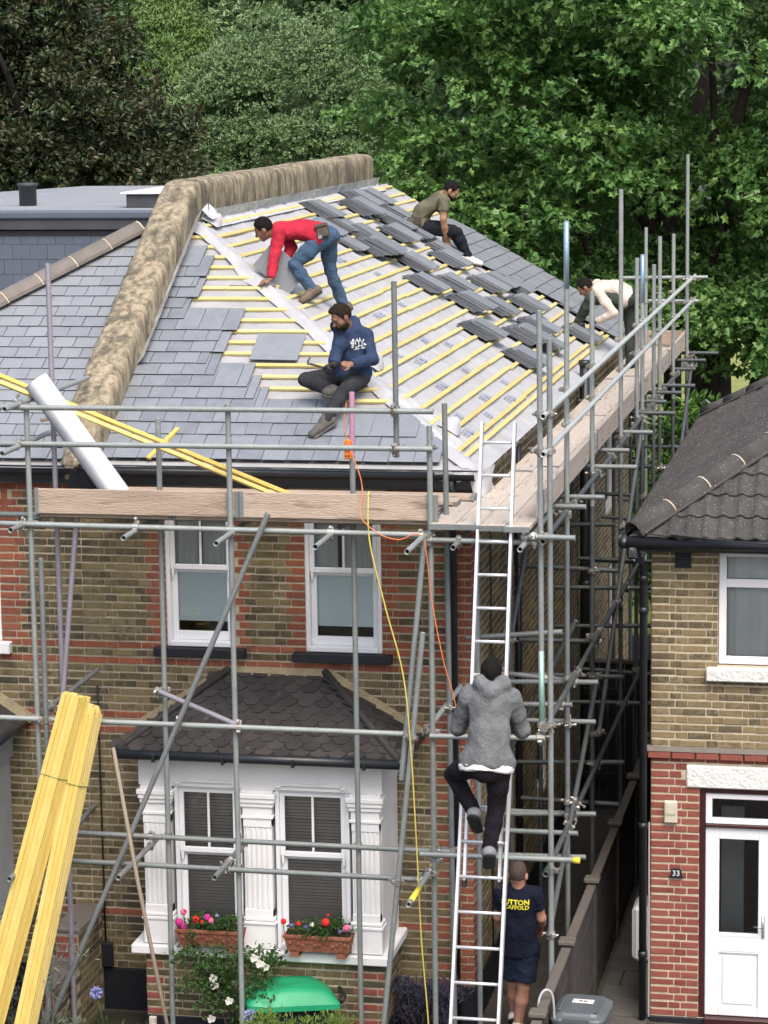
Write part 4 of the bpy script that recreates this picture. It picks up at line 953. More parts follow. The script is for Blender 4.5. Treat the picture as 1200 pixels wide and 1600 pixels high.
tube('brace', (-1.48, -1.66, 5.12), (-3.72, -1.66, .18), 'galv_dark'); tube('brace', (-.12, -1.63, 4.95), (-.35, -1.63, 2.80)); tube('brace', (-.135, -1.69, 4.12), (-.59, -1.69, .0))
tube('brace', (-3.31, -1.33, 5.0), (-3.62, -1.33, 2.3), 'galv_purple'); tube('brace', (-2.67, -1.18, 3.41), (-1.80, -1.60, 3.22), 'galv_purple')
tube('brace', (-3.5, -.3, 3.37), (-3.63, -1.5, 3.25), 'galv_dark')
for x, a, b in ((-1.94, -2.02, -1.0), (-2.77, -2.15, -1.0), (-3.70, -2.34, -1.0)): tube('transom', (x, a, 1.96), (x+.01, b, 1.97), 'galv_dark')
tube('transom', (-3.63, -1.0, 1.93), (-3.68, .0, 1.96), 'galv_dark')
tube('transom', (-.15, -2.40, 1.93), (-.12, -.85, 1.96)); tube('brace', (-.14, -1.5, 3.22), (.03, -.78, 3.44))
q = MB(); q.tube([(-.148, -2.3, 1.932), (-.14, -1.95, 1.938)], RT+.001, 14); q.tube([(-.135, -1.4, 1.948), (-.128, -1.15, 1.953)], RT+.001, 14); q.build('paint_band', 'tube_yellow', sc, True)
# front end of the side run
tube('ledger', (-.09, yo-.05, 4.91), (.82, yo-.05, 4.905)); tube('transom', (.72, yo-.1, 4.965), (1.17, yo-.1, 4.96), 'galv_dark'); tube('ledger', (-.2, yo-.05, 2.13), (1.15, yo-.05, 2.14)); tube('ledger', (-.1, yo-.05, 3.19), (.9, yo-.05, 3.21))
MB().tube([(1.14, yo-.05, 2.14), (1.20, yo-.05, 2.14)], .028, 14).build('end_cap', 'tube_yellow', sc, True)
xo, xi = .85, .22
tube('standard', (.86, -1.50, 3.13), (.85, -1.50, 6.86), 'galv'); tube('standard', (.93, -1.46, G), (.93, -1.46, 6.62), 'galv')
q = MB(); q.tube([(.8605, -1.50, 3.12), (.857, -1.50, 3.95)], RT+.001, 14); q.build('paint_band', 'galv_green', sc, True)
ys = [(.25, 7.51), (2.15, 6.72), (4.7, 7.6), (6.35, 6.76), (6.95, 6.76), (8.3, 6.55), (9.05, 6.84), (10.9, 6.76), (13.0, 7.72)]
for y, zt_ in ys:
    tube('standard', (xo, y, G), (xo, y, 4.6), 'galv_dark' if y < 1 else 'galv_shaded'); tube('standard', (xo, y, 4.605), (xo, y, zt_), 'galv')
for y, r_ in ((.25, (6.9, 7.5)), (6.95, (6.2, 6.75))):
    q = MB(); q.tube([(xo, y, r_[0]), (xo, y, r_[1])], RT+.001, 14); q.build('paint_band', 'galv_blue', sc, True)
for y, zt_ in ((-1.0, 4.98), (.9, 5.0), (2.9, 5.0), (5.4, 5.0), (7.2, 5.0), (9.6, 5.0), (11.6, 5.0)): tube('standard', (xi, y, G), (xi, y, zt_), 'galv_shaded' if y > 0 else 'galv_dark')
tube('standard', (xi+.05, 13.1, G), (xi+.05, 13.1, 6.72), 'galv')
tube('guard_rail', (xo+.05, -1.66, 5.985), (xo+.05, 6.2, 6.0), 'galv_light'); tube('guard_rail', (xo+.05, 5.8, 6.0), (xo+.05, 13.7, 6.01), 'galv_light'); tube('guard_rail', (xo+.05, -1.66, 5.665), (xo+.05, 6.4, 5.68), 'galv_light'); tube('guard_rail', (xo+.05, 6.0, 5.68), (xo+.05, 13.65, 5.69), 'galv_light')
tube('guard_rail', (-.05, 13.15, 6.02), (1.12, 13.15, 6.03)); tube('guard_rail', (.18, 13.15, 5.70), (1.0, 13.15, 5.70))
tube('ledger', (xo+.05, -1.7, 4.93), (xo+.05, 4.3, 4.93), 'galv_shaded'); tube('ledger', (xo+.05, 4.1, 4.94), (xo+.05, 10.2, 4.94), 'galv_shaded'); tube('ledger', (xo+.05, 9.9, 4.93), (xo+.05, 13.7, 4.93), 'galv_shaded'); tube('ledger', (xi-.05, -1.9, 4.90), (xi-.05, 4.2, 4.92), 'galv_dark'); tube('ledger', (xi-.05, 4.2, 4.92), (xi-.05, 13.4, 4.92), 'galv_dark'); tube('ledger', (.74, -1.92, 4.90), (.74, .6, 4.91))
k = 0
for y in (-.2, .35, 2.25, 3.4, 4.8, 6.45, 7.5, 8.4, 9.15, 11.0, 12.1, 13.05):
    tube('transom', (.03, y, 4.985), (1.08+.1*(k % 3), y+.01, 4.985), 'galv_dark' if k < 5 else 'galv_shaded'); k += 1
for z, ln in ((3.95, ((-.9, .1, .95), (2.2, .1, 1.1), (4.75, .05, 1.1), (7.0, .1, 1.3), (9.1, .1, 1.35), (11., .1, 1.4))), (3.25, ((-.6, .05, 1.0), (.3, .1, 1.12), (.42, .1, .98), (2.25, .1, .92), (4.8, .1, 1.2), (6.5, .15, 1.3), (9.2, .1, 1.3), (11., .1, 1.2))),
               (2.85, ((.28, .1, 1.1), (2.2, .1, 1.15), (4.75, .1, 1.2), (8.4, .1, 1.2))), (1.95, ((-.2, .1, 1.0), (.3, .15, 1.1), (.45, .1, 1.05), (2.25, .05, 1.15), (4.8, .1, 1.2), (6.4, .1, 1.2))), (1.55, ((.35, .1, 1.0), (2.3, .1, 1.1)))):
    for y, a, b in ln: tube('transom', (a, y+.05, z+jit(.05)), (b, y+.05+jit(.03), z+jit(.04)), 'galv_shaded' if y > .5 else 'galv_dark')
for z in (3.3, 2.0): tube('ledger', (xo+.05, -1.6, z), (xo+.05, 5.0, z), 'galv_shaded'); tube('ledger', (xo+.05, 4.8, z), (xo+.05, 11.2, z), 'galv_shaded')
for p, q in (((xo+.06, 13.1, 4.85), (xo+.06, 8.3, 2.1)), ((xo+.06, 6.4, 4.9), (xo+.06, 2.2, 2.3)), ((xo+.06, 2.1, 2.9), (xo+.06, -1.5, 1.4)), ((xi, 3.0, 4.9), (xi, .0, 2.9)), ((.25, .6, 2.5), (.9, .5, 3.8))):
    tube('brace', p, q, 'galv_shaded')
# couplers wherever a tube crosses a standard or ledger
def closest(p1, q1, p2, q2):
    d1, d2, r_ = q1-p1, q2-p2, p1-p2; a, e, f_ = d1.dot(d1), d2.dot(d2), d2.dot(r_); c, b = d1.dot(r_), d1.dot(d2); den = a*e-b*b
    s = max(0, min(1, (b*f_-c*e)/den)) if abs(den) > 1e-9 else 0; t = max(0, min(1, (b*s+f_)/e)); s = max(0, min(1, (b*t-c)/a))
    return p1+d1*s, p2+d2*t
def coupler_mesh():
    q = MB(); q.tube([(0, 0, -.028), (0, 0, .028)], .034, 12); q.obox((.045, 0, 0), (1, 0, 0), (0, 1, 0), (0, 0, 1), .02, .014, .022, .004); q.tube([(.05, -.05, .0), (.05, .055, .0)], .008, 6); q.tube([(.05, .04, 0), (.05, .062, 0)], .015, 6)
    q.obox((-.038, 0, 0), (1, 0, 0), (0, 1, 0), (0, 0, 1), .012, .02, .02, .004); q.tube([(-.04, -.045, 0), (-.04, -.02, 0)], .012, 6); return q.mesh('coupler', 'coupler', False)
cm_ = coupler_mesh(); seen = []; nc = 0
for i in range(len(TUBES)):
    for j in range(i+1, len(TUBES)):
        a, b = TUBES[i], TUBES[j]; c1, c2 = closest(a[1], a[2], b[1], b[2])
        if (c1-c2).length < .105 and not (a[0] == b[0] and abs((a[2]-a[1]).normalized().dot((b[2]-b[1]).normalized())) > .95):
            for c, t in ((c1, a), (c2, b)):
                if any((c-s).length < .06 for s in seen): continue
                if not in_frame(c, 30) or nc > 280: continue
                seen.append(c); nc += 1; ax = (t[2]-t[1]).normalized(); qn = Vector((0, 0, 1)).rotation_difference(ax)
                link('coupler', cm_, sc, mat=Matrix.Translation(c) @ qn.to_matrix().to_4x4() @ Matrix.Rotation(random.uniform(0, 6.28), 4, 'Z'))
# boards
def board(name, x0, x1, y0, y1, z0, z1, mt, tilt=0.):
    q = MB(); q.cbox(x0, x1, y0, y1, z0, z1, .004); n = len(q.v)
    q.v = [(a+jit(.0015), b+jit(.0015), c+jit(.0015)+tilt*(a-x0 if mt == 'board_x' else b-y0)) for a, b, c in q.v]
    o = q.build(name, mt, sc); along_x = (x1-x0) > (y1-y0); t = .0022
    for e in (0, 1):
        h = MB()
        if along_x: a = x0-t if e == 0 else x1-.035; h.box(a, a+.035+t, y0-t, y1+t, z0-t, z1+t)
        else: a = y0-t if e == 0 else y1-.035; h.box(x0-t, x1+t, a, a+.035+t, z0-t, z1+t)
        h.build('board_hoop', 'galv_dark', o)
    return o
for x0, x1 in ((-3.63, -1.78), (-1.77, -.03)): board('toe_board', x0, x1, -1.515, -1.478, 5.055, 5.275, 'board_x', .0)
for k in range(3):
    for x0, x1 in ((-3.64-.02*k, -2.4+.2*k), (-2.39+.2*k, -.05-.04*k)): board('scaffold_board', x0, x1, -1.46+.235*k, -1.24+.235*k, 5.012, 5.05, 'board_x')
board('scaffold_board', -3.4, .10, -.42, -.22, 5.06, 5.098, 'board_x'); board('scaffold_board', -1.2, .0, -.72, -.50, 5.052, 5.09, 'board_x', .01)
board('scaffold_board', -.075, .135, -1.66, -.12, 5.012, 5.05, 'board')
for k, x in enumerate((.14, .357, .574)):
    y = -1.66-.03*k
    for n, L in enumerate((3.1+.35*k, 3.9, 3.9, 3.9)):
        e = min(y+L, 13.25); 
        if e-y > .3: board('scaffold_board', x, x+.212, y, e-.006, 5.012+.003*(n % 2), 5.05+.003*(n % 2), 'board')
        y = e
y = -1.1
for L in (3.9, 3.9, 3.9, 2.75): board('toe_board', .788, .825, y, y+L-.008, 5.056, 5.275, 'board'); y += L
board('toe_board', .12, .80, 13.26, 13.298, 5.056, 5.275, 'board_x')
MB().cbox(.78, .822, -1.25, -1.10, 5.056, 5.28, .004).build('toe_board', 'board', sc)

# ------------------------------------------------------------------ ladder
ld = thing('extension_ladder', 'aluminium two-section extension ladder leaning against the scaffold corner', 'ladder', (.47, -3.0, -.05))
def ladder_sec(x0b, x1b, yb, zb, x0t, x1t, yt, zt_, r0, pitch, off):
    A0, A1, B0, B1 = Vector((x0b, yb, zb)), Vector((x1b, yb, zb)), Vector((x0t, yt, zt_)), Vector((x1t, yt, zt_))
    for a, b in ((A0, B0), (A1, B1)):
        q = MB(); q.bar(a, b, .027, .072, (1, 0, 0)); d = (b-a).normalized()
        q = MB(); ax = d; bx = Vector((1, 0, 0)); cx = ax.cross(bx).normalized(); q.obox((a+b)/2, ax, bx, cx, (b-a).length/2, .0135, .034, .003)
        q.build('stile', 'alu', ld)
    L = (B0-A0).length; d0, d1 = (B0-A0)/L, (B1-A1)/L; s = off
    while s < L-.04: MB().tube([A0+d0*s, A1+d1*s], .0145, 10).build('rung', 'alu', ld, True); s += pitch
    for p in (A0, A1): MB().obox(p, (1, 0, 0), (0, 1, 0), d0, .017, .04, .03, .004).build('foot', 'rubber', ld)
# lower section on the ground, upper slid out above it
ladder_sec(.245, .645, -3.01, -.06, .295, .692, -2.20, 3.06, 0, .292, .30)
ladder_sec(.325, .622, -2.37, 2.14, .345, .625, -1.40, 5.90, 0, .2815, .05)

# ------------------------------------------------------------------ timber, rolls, tools
def bundle(label, top, bot, nx, ny, ends):
    top, bot = Vector(top), Vector(bot); t = thing('batten_bundle', label, 'timber', bot, 'bundles of yellow roofing battens'); ax = (top-bot).normalized()
    bx = Vector((1, -.35, 0)); bx = (bx-ax*bx.dot(ax)).normalized(); cx = ax.cross(bx).normalized(); L = (top-bot).length; w_, h_ = .047, .026
    for i in range(nx):
        for j in range(ny):
            e = random.uniform(0, ends); c = bot+bx*((i-(nx-1)/2)*(w_+.0035)+jit(.0015))+cx*((j-(ny-1)/2)*(h_+.003)+jit(.0025)); q = MB()
            q.obox(c+ax*((L-e)/2), ax, bx+ax*jit(.002), cx, (L-e)/2, w_/2, h_/2, .004); q.build('batten', 'batten_dip', t)
    q = MB(); c = bot+ax*L*.80; hw, hh_ = nx*w_/2+.006, ny*h_/2+.006; q2 = [c+bx*a*hw+cx*b*hh_ for a, b in ((-1, -1), (1, -1), (1, 1), (-1, 1), (-1, -1))]
    for a, b in zip(q2, q2[1:]): q.bar(a, b, .012, .003, ax)
    q.build('strap', 'strap_green', t); return t
bundle('thicker yellow batten bundle, left of the pair leaning at bottom left', (-3.22, -1.76, 3.50), (-4.04, -2.72, -.05), 4, 6, .03)
bundle('thinner yellow batten bundle, right of the pair leaning at bottom left', (-3.085, -1.72, 3.40), (-3.70, -2.60, -.05), 3, 5, .10)
for k, lb in enumerate(('upper of two long yellow battens sloping across the front guard rails', 'lower of two long yellow battens sloping across the front guard rails')):
    a, b = Vector((-4.25, -1.15, 6.31-.055*k)), Vector((-.95-.03*k, -1.40, 5.09)); q = MB(); q.bar(a+Vector((0, -.02*k, 0)), b+Vector((-.1*k, -.02*k, 0)), .04, .026, (0, -.6, .8), .002); tag(q.build('batten', 'batten_dip'), lb, 'timber', 'loose battens')
q = MB(); q.obox(FRONT.p(-2.93, .20, .062), (.40*.98, .78, .45), FRONT.s.cross(FRONT.n)*.9+FRONT.s*-.4, FRONT.n, .23, .022, .012, .002)
d_ = (FRONT.u*.36+FRONT.s*.93).normalized(); q = MB(); q.obox(FRONT.p(-2.93, .19, .060), d_, FRONT.n.cross(d_), FRONT.n, .25, .022, .012, .002)
tag(q.build('batten', 'batten_dip'), 'short yellow batten offcut lying on the lowest front slates', 'timber')
q = MB(); q.bar((-3.95, -.35, 5.72), (-3.62, -.15, 5.82), .05, .03, (0, 0, 1), .003); tag(q.build('timber_offcut', 'oldwood'), 'weathered brown timber piece propped on the left return rail', 'timber')
def roll():
    a, b = Vector((-3.66, -1.28, 6.20)), Vector((-2.83, -1.33, 5.075)); n = 28; ax = (b-a).normalized(); t1 = ax.cross(Vector((0, 1, 0))).normalized(); t2 = ax.cross(t1); r_ = .112
    t = thing('membrane_roll', 'white roll of roofing membrane leaning on the front scaffold rails', 'roll', b)
    q = MB(); V = [p+(t1*math.cos(2*math.pi*k/n)+t2*math.sin(2*math.pi*k/n))*(r_+.002*math.sin(k*2.1)) for p in (a, b) for k in range(n)]
    for k in range(n):
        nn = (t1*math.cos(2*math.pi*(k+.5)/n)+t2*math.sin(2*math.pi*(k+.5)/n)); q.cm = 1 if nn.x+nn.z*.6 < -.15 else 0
        q.add([V[k], V[(k+1) % n], V[n+(k+1) % n], V[n+k]], [(0, 1, 2, 3)])
    q.build('roll_body', ['roll_white', 'roll_grey'], t, True)
    e = MB()
    for m in range(4):
        rr = r_*(1-.2*m); V = [p+(t1*math.cos(2*math.pi*k/n)+t2*math.sin(2*math.pi*k/n))*s for p, s in ((a, rr), (a+ax*.004*(m % 2), rr*.82)) for k in range(n)]; e.add(V, [(k, (k+1) % n, n+(k+1) % n, n+k) for k in range(n)])
    e.build('roll_end', 'roll_white', t); return t
roll()
def bag():
    t = thing('tool_bag', 'dark soft tool bag on the scaffold boards behind the membrane roll', 'bag', (-3.25, -.95, 5.05)); P = []
    for i in range(13):
        a = i/12*math.pi; P.append([Vector((-3.25+.26*math.cos(s)*(.75+.25*math.sin(a)), -.95+.13*math.sin(s)*(.8+.2*math.sin(a)), 5.055+.30*i/12*(1-.12*math.cos(s)))) for s in [k*2*math.pi/18 for k in range(19)]])
    P.append([Vector((-3.25+.16*math.cos(s), -.95+.03*math.sin(s), 5.37)) for s in [k*2*math.pi/18 for k in range(19)]])
    MB().grid(P).build('bag_body', 'black_trouser', t, True)
    MB().tube([(-3.42, -1.0, 5.33), (-3.36, -1.05, 5.42), (-3.2, -1.06, 5.44), (-3.1, -1.02, 5.34)], .014, 8).build('bag_handle', 'leather', t, True)
bag()
q = MB(); q.tube([(-2.87, -1.86, 3.05), (-2.62, -2.06, 1.9), (-2.15, -2.4, -.05)], [.017, .019, .018], 8); tag(q.build('timber_pole', 'oldwood', None, True), 'thin weathered wooden pole leaning beside the bay window', 'pole')
q = MB(); q.cbox(-2.43, -2.37, -2.47, -2.43, -.06, .83, .004); tag(q.build('timber_stake', 'board'), 'short sawn timber stake upright at the bottom edge', 'stake')
def rope(name, pts, r_, mt, label, cat):
    P = [Vector(p) for p in pts]; out = []
    for i in range(len(P)-1):
        p0, p1, p2, p3 = P[max(i-1, 0)], P[i], P[i+1], P[min(i+2, len(P)-1)]
        for k in range(6):
            t = k/6; out.append(.5*((2*p1)+(p2-p0)*t+(2*p0-5*p1+4*p2-p3)*t*t+(3*p1-p0-3*p2+p3)*t**3))
    out.append(P[-1]); return tag(MB().tube(out, r_, 6).build(name, mt, None, True), label, cat)
rope('rope', [(-.62, -1.50, 5.30), (-.60, -1.66, 5.27), (-.58, -1.72, 4.9), (-.45, -1.74, 4.35), (-.30, -1.74, 3.75), (-.24, -1.75, 3.1), (-.21, -1.75, 2.5), (-.19, -1.76, 2.05), (-.16, -1.78, 1.4), (-.10, -1.8, .6), (-.08, -1.82, -.03)], .0065, 'rope_yellow', 'thin yellow rope hanging from the front toe board to the ground', 'rope')
sk = thing('extension_socket', 'orange extension socket hung on the pink-topped scaffold pole', 'socket', (-.87, -1.19, 5.6))
MB().cbox(-.905, -.845, -1.20, -1.155, 5.53, 5.70, .008).build('socket_body', 'socket_orange', sk)
q = MB()
for k in range(3):
    for dx in (-.012, .012): q.obox((-.875+dx, -1.202, 5.56+.045*k), (1, 0, 0), (0, 1, 0), (0, 0, 1), .005, .002, .008)
q.build('socket_holes', 'dark_hole', sk)
rope('power_cable', [(-.88, -1.18, 6.02), (-.90, -1.2, 5.9), (-.88, -1.2, 5.72), (-.84, -1.24, 5.62), (-.74, -1.34, 5.42), (-.68, -1.52, 5.30), (-.66, -1.70, 5.12), (-.5, -1.74, 4.98), (-.32, -1.74, 4.93), (-.18, -1.72, 4.98), (-.11, -1.68, 4.88), (-.06, -1.66, 4.4), (.03, -1.66, 3.9), (.11, -1.65, 3.6), (.16, -1.64, 3.36)], .005, 'cable_orange', 'orange power cable looping from the socket down past the scaffold corner', 'cable')

# ------------------------------------------------------------------ fence, gate, bins, garden wall
fn = thing('timber_fence', 'weathered brown timber fence with capped posts along the side passage', 'fence', (1.0, -3, -.05))
ps = [-4.6, -2.78, -.95, .89, 2.85, 4.68, 6.5]
for y in ps:
    p_ = MB(); p_.cbox(.955, 1.045, y-.045, y+.045, -.06, 1.16, .004).build('post', 'fence_wood', fn); MB().cbox(.925, 1.075, y-.075, y+.075, 1.162, 1.21, .012).build('post_cap', 'fence_top', fn)
for a, b in zip(ps, ps[1:]):
    MB().bar((1.0, a+.046, 1.13), (1.0, b-.046, 1.13), .085, .035, (0, 0, 1), .004).build('top_rail', 'fence_top', fn)
    for z in (.86, .2): MB().bar((1.0, a+.046, z), (1.0, b-.046, z), .04, .06, (0, 0, 1), .004).build('rail', 'fence_wood', fn)
    y = a+.09
    while y < b-.1: MB().cbox(.984, 1.016, y, y+.085, .0, 1.11, .003).build('slat', 'fence_wood', fn); y += .112
gt = thing('timber_gate', 'dark navy boarded gate closing the end of the side passage', 'gate', (.8, 7.55, -.05))
x = .08
while x < 1.5: MB().cbox(x, x+.098, 7.53, 7.555, .0, 1.80, .004).build('board', 'navy_black', gt); x += .102
MB().cbox(.06, 1.55, 7.50, 7.585, 1.80, 1.845, .006).build('coping', 'fence_top', gt)
for z in (.35, 1.4): MB().cbox(.08, 1.52, 7.495, 7.528, z, z+.09, .004).build('ledge', 'navy_black', gt)
rope('hose', [(.95, -2.42, 1.0), (.955, -2.4, 1.16), (1.0, -2.36, 1.235), (1.06, -2.32, 1.16), (1.07, -2.30, .8), (1.07, -2.3, .3)], .011, 'hose_grey', 'pale grey hose looped over the fence rail beside the grey bin', 'hose')
def wheelie(name, label, c, w_, d_, h_, body, lid, rz, sticker, lift=0., ltilt=0.):
    t = thing(name, label, 'bin', c); X, Y = Vector((math.cos(rz), math.sin(rz), 0)), Vector((-math.sin(rz), math.cos(rz), 0)); Z = Vector((0, 0, 1)); c = Vector(c); P = lambda a, b, z: c+X*a+Y*b+Z*z
    q = MB(); hw, hd = w_/2, d_/2
    rings = [(.76, 0), (.80, .05), (.90, h_*.82), (.91, h_*.84), (.99, h_*.86), (1.0, h_*.95), (.97, h_*.955)]
    V = []; m = 16
    def rr(k, s): a = 2*math.pi*(k+.5)/m; e = .28; cx_, sy_ = math.cos(a), math.sin(a); return (hw*s*math.copysign(abs(cx_)**e, cx_), hd*s*math.copysign(abs(sy_)**e, sy_))
    for s, z in rings: V += [P(*rr(k, s), z) for k in range(m)]
    q.add(V, [(i*m+k, i*m+(k+1) % m, (i+1)*m+(k+1) % m, (i+1)*m+k) for i in range(len(rings)-1) for k in range(m)]+[tuple(range(m))]); q.build('bin_body', body, t, False)
    L = MB(); V = []; lr = [(1.02, h_*.955), (1.03, h_*.985), (.98, h_*1.0), (.86, h_*1.015), (.80, h_*1.035), (.4, h_*1.045)]
    tl_ = lambda b: ltilt*(b+hd)
    for s, z in lr: V += [P(rr(k, s)[0], rr(k, s)[1], z+tl_(rr(k, s)[1])) for k in range(m)]
    L.add(V, [(i*m+k, i*m+(k+1) % m, (i+1)*m+(k+1) % m, (i+1)*m+k) for i in range(len(lr)-1) for k in range(m)]+[tuple((len(lr)-1)*m+k for k in range(m))]); lo = L.build('lid', lid, t, False)
    MB().tube([P(-hw*.8, hd*1.08, h_*.96+tl_(hd)), P(hw*.8, hd*1.08, h_*.96+tl_(hd))], .018, 10).build('handle', 'rubber', t, True)
    g = MB()
    for a in (-.42, .42): g.obox(P(a*w_*.8, -hd*.2, h_*1.048+tl_(-hd*.2)), X, Y, Z, .012, hd*.55, .006, .003)
    g.obox(P(0, -hd*.96, h_*1.0), X, Y, Z, hw*.5, .02, .008, .003); g.build('lid_ribs', lid, lo)
    for a in (-1, 1): MB().tube([P(a*hw*.8-.025, hd*.75, .09), P(a*hw*.8+.025, hd*.75, .09)], .09, 14).build('wheel', 'rubber', t, True)
    if sticker:
        s = MB(); s.obox(P(.01, .02, h_*1.047+.006), X, Y, Z, .09, .042, .0025, .0); so_ = s.build('sticker', 'sticker', lo); k = MB()
        for a in (-.03, -.012, .012, .03): k.obox(P(.01+a, .02, h_*1.047+.0095), (X+Y*.3*(1 if a < 0 else -1)).normalized(), Y, Z, .005, .017, .0008); k.obox(P(.01+a*.8, .012, h_*1.047+.0095), X, Y, Z, .006, .004, .0008)
        for a in (-.065, .075): k.tube([P(a, .02+.026*math.sin(b_*math.copysign(1, a)), h_*1.047+.0095) if False else P(a+math.copysign(.008, a)*math.cos(b_), .02+.028*math.sin(b_), h_*1.047+.009) for b_ in (-1.3, -.6, 0, .6, 1.3)], .0022, 5)
        k.build('sticker_print', 'ink', so_)
    return t
wheelie('wheeled_bin', 'dark grey wheeled bin with a white sticker on its lid beside the fence', (1.27, -2.05, -.05), .46, .58, 1.03, 'bin_grey', 'bin_grey', R(-3), True)
# green-lidded bin pushed against the bay wall, half sunk among the plants
def green_bin():
    c = Vector((-1.53, -1.06, -.05)); t = thing('wheeled_bin', 'bin with a bright green domed lid below the bay window', 'bin', c); rz = R(24); X, Y = Vector((math.cos(rz), math.sin(rz), 0)), Vector((-math.sin(rz), math.cos(rz), 0)); Z = Vector((0, 0, 1))
    P = lambda a, b, z: c+X*a+Y*b+Z*z
    q = MB(); q.add([P(a*s, b*s, z) for s, z in ((.8, 0), (1.1, .60)) for a, b in ((-.32, -.2), (.32, -.2), (.32, .2), (-.32, .2))], [(0, 1, 5, 4), (1, 2, 6, 5), (2, 3, 7, 6), (3, 0, 4, 7), (4, 5, 6, 7)]); q.build('bin_body', 'navy_black', t)
    n, m = 22, 16; G_ = []
    for i in range(n+1):
        row = []
        for j in range(m+1):
            u, v = i/n*2-1, j/m*2-1; a = .42*u; b = .27*v*(1-.18*max(0, -u)**2); edge = max(abs(u)**6, abs(v)**6)
            z = .70+.06*(1-u*u)*(1-v*v)-.085*edge+.06*(-u)*.35-.03*math.exp(-((u+.1)/.3)**2-((v-.1)/.4)**2)+(.018 if abs(abs(v)-.62) < .07 and abs(u) < .8 else 0)-(.04*math.exp(-((u+.55)/.18)**2-((v+.75)/.2)**2))
            row.append(P(a, b, z))
        G_.append(row)
    L = MB(); L.grid(G_)
    rim = [G_[i][0] for i in range(n+1)]+[G_[n][j] for j in range(1, m+1)]+[G_[i][m] for i in range(n-1, -1, -1)]+[G_[0][j] for j in range(m-1, 0, -1)]; k = len(rim)
    L.add(rim+[p-Z*.05 for p in rim], [(i, (i+1) % k, k+(i+1) % k, k+i) for i in range(k)]); L.build('lid', 'bin_green', t, True)
    MB().tube([P(.44, -.22, .60), P(.48, -.16, .63), P(.48, .16, .63), P(.44, .22, .60)], .02, 10).build('handle', 'rubber', t, True)
green_bin()
gw = thing('garden_wall', 'low stepped brick dividing wall at bottom left between the front gardens', 'wall', (-3.75, -1.4, -.06))
steps_ = [(-.02, -.75, .95), (-.75, -1.5, .66), (-1.5, -3.4, .42)]
for a, b, h in steps_:
    brick_wall(gw, 'wall_section', (-3.62, a, 0), (0, -1, 0), (-1, 0, 0) if False else (-1, 0, 0), 0, a-b, -.06, h, (), lambda u, z, r_: 'red_brick_deep' if z > h-.09 else None, 'mortar', 0) if False else None
    q = MB(); q.cbox(-3.85, -3.63, b, a, -.06, h, .004); ws = q.build('wall_section', 'mortar', gw)
    z = -.055; row = 0
    while z < h-.07:
        y = a-(.0 if row % 2 else .11)
        while y > b+.03:
            e = max(b+.004, y-.215); MB().obox((-3.63, (y+e)/2-.0, z+.032), (1, 0, 0), (0, 1, 0), (0, 0, 1), .006, max(.02, (y-e)/2-.004), .03, .002).build('brick', 'stock', ws); y -= .2225
        x = -3.85
        for wd in ((.105, .105) if row % 2 else (.215,)): MB().obox((x+wd/2+.003, b-.001, z+.032), (1, 0, 0), (0, 1, 0), (0, 0, 1), wd/2-.004, .006, .03, .002).build('brick', 'red_brick_deep', ws); x += wd+.005
        z += .075; row += 1
    MB().cbox(-3.88, -3.60, b-.03, a+.0, h+.001, h+.05, .012).build('coping', 'ridge_tile', ws)
# slate stacks on the battens
STK = [(7.83, 3.99, 1.9, 8), (10.24, 4.03, 1, 9), (9.56, 3.86, 1, 11), (10.15, 3.81, 1, 5), (11.09, 3.98, 1.7, 7), (7.85, 3.41, 1.6, 9), (6.91, 3.65, 1.6, 4), (7.3, 3.13, 1, 15), (10.09, 3.41, 1.2, 7), (9.33, 3.21, 1.5, 8), (10.34, 3.17, 1, 5), (10.96, 3.22, 1.4, 6), (7.96, 2.68, 1.5, 8), (9.65, 2.53, 1.4, 8), (10.22, 2.69, 1.3, 5), (7.04, 2.32, 1.4, 8), (8.14, 2.13, 1.4, 8), (7.4, 1.81, 1.5, 11), (9.47, 1.92, 1.5, 8), (10.3, 1.88, 1, 5), (10.6, 1.70, 1.4, 6), (8.23, 1.56, 1.4, 8), (6.11, 1.39, 1.5, 10), (9.66, 1.39, 1.5, 8), (7.31, 1.03, 1, 13), (7.75, 0.83, 1, 8), (8.6, 1.03, 1.5, 8), (5.97, 0.78, 1.5, 9), (9.86, 0.58, 1.2, 6)]
ROWS = [('top', 3.55, 9), ('second', 2.95, 3.55), ('third', 2.05, 2.95), ('fourth', 1.3, 2.05), ('lowest', 0, 1.3)]
ORD = ['first', 'second', 'third', 'fourth', 'fifth', 'sixth', 'seventh', 'eighth', 'ninth']
lab = {}
for nm, a, b in ([('top', 3.55, 9)]+ROWS[1:]):
    sel = sorted([s for s in STK if a <= s[1] < b], key=lambda s: s[0]-2.0*s[1]*0)
    for i, s in enumerate(sel): lab[s] = 'stack of loose grey slates on the battens, %s from the left in the %s row' % (ORD[i], nm)
for s in STK:
    y, v, ln, n = s; t = thing('slate_stack', lab[s], 'slate stack', SIDE.p(y, v, .03), 'stacks of slates on the side roof slope')
    n = n+3; roll = R(random.uniform(3, 7)); yw = jit(.06)
    for part in range(1 if ln < 1.6 else 2):
        m = n if part == 0 else max(5, n-4)
        for k in range(m):
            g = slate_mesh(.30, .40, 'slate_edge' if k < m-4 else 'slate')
            dv = v-.40-part*.34-.013*k+jit(.012)
            link('slate', g, t, mat=SIDE.mat(y+jit(.012)+.016*k, dv, .034+.0088*k, R(1.5)+jit(.006), yw+jit(.025)) @ Matrix.Rotation(-roll*(k/m), 4, 'Y'))
big = MB(); big.obox((0, 0, 0), (1, 0, 0), (0, 1, 0), (0, 0, 1), .24, .215, .004, .001)
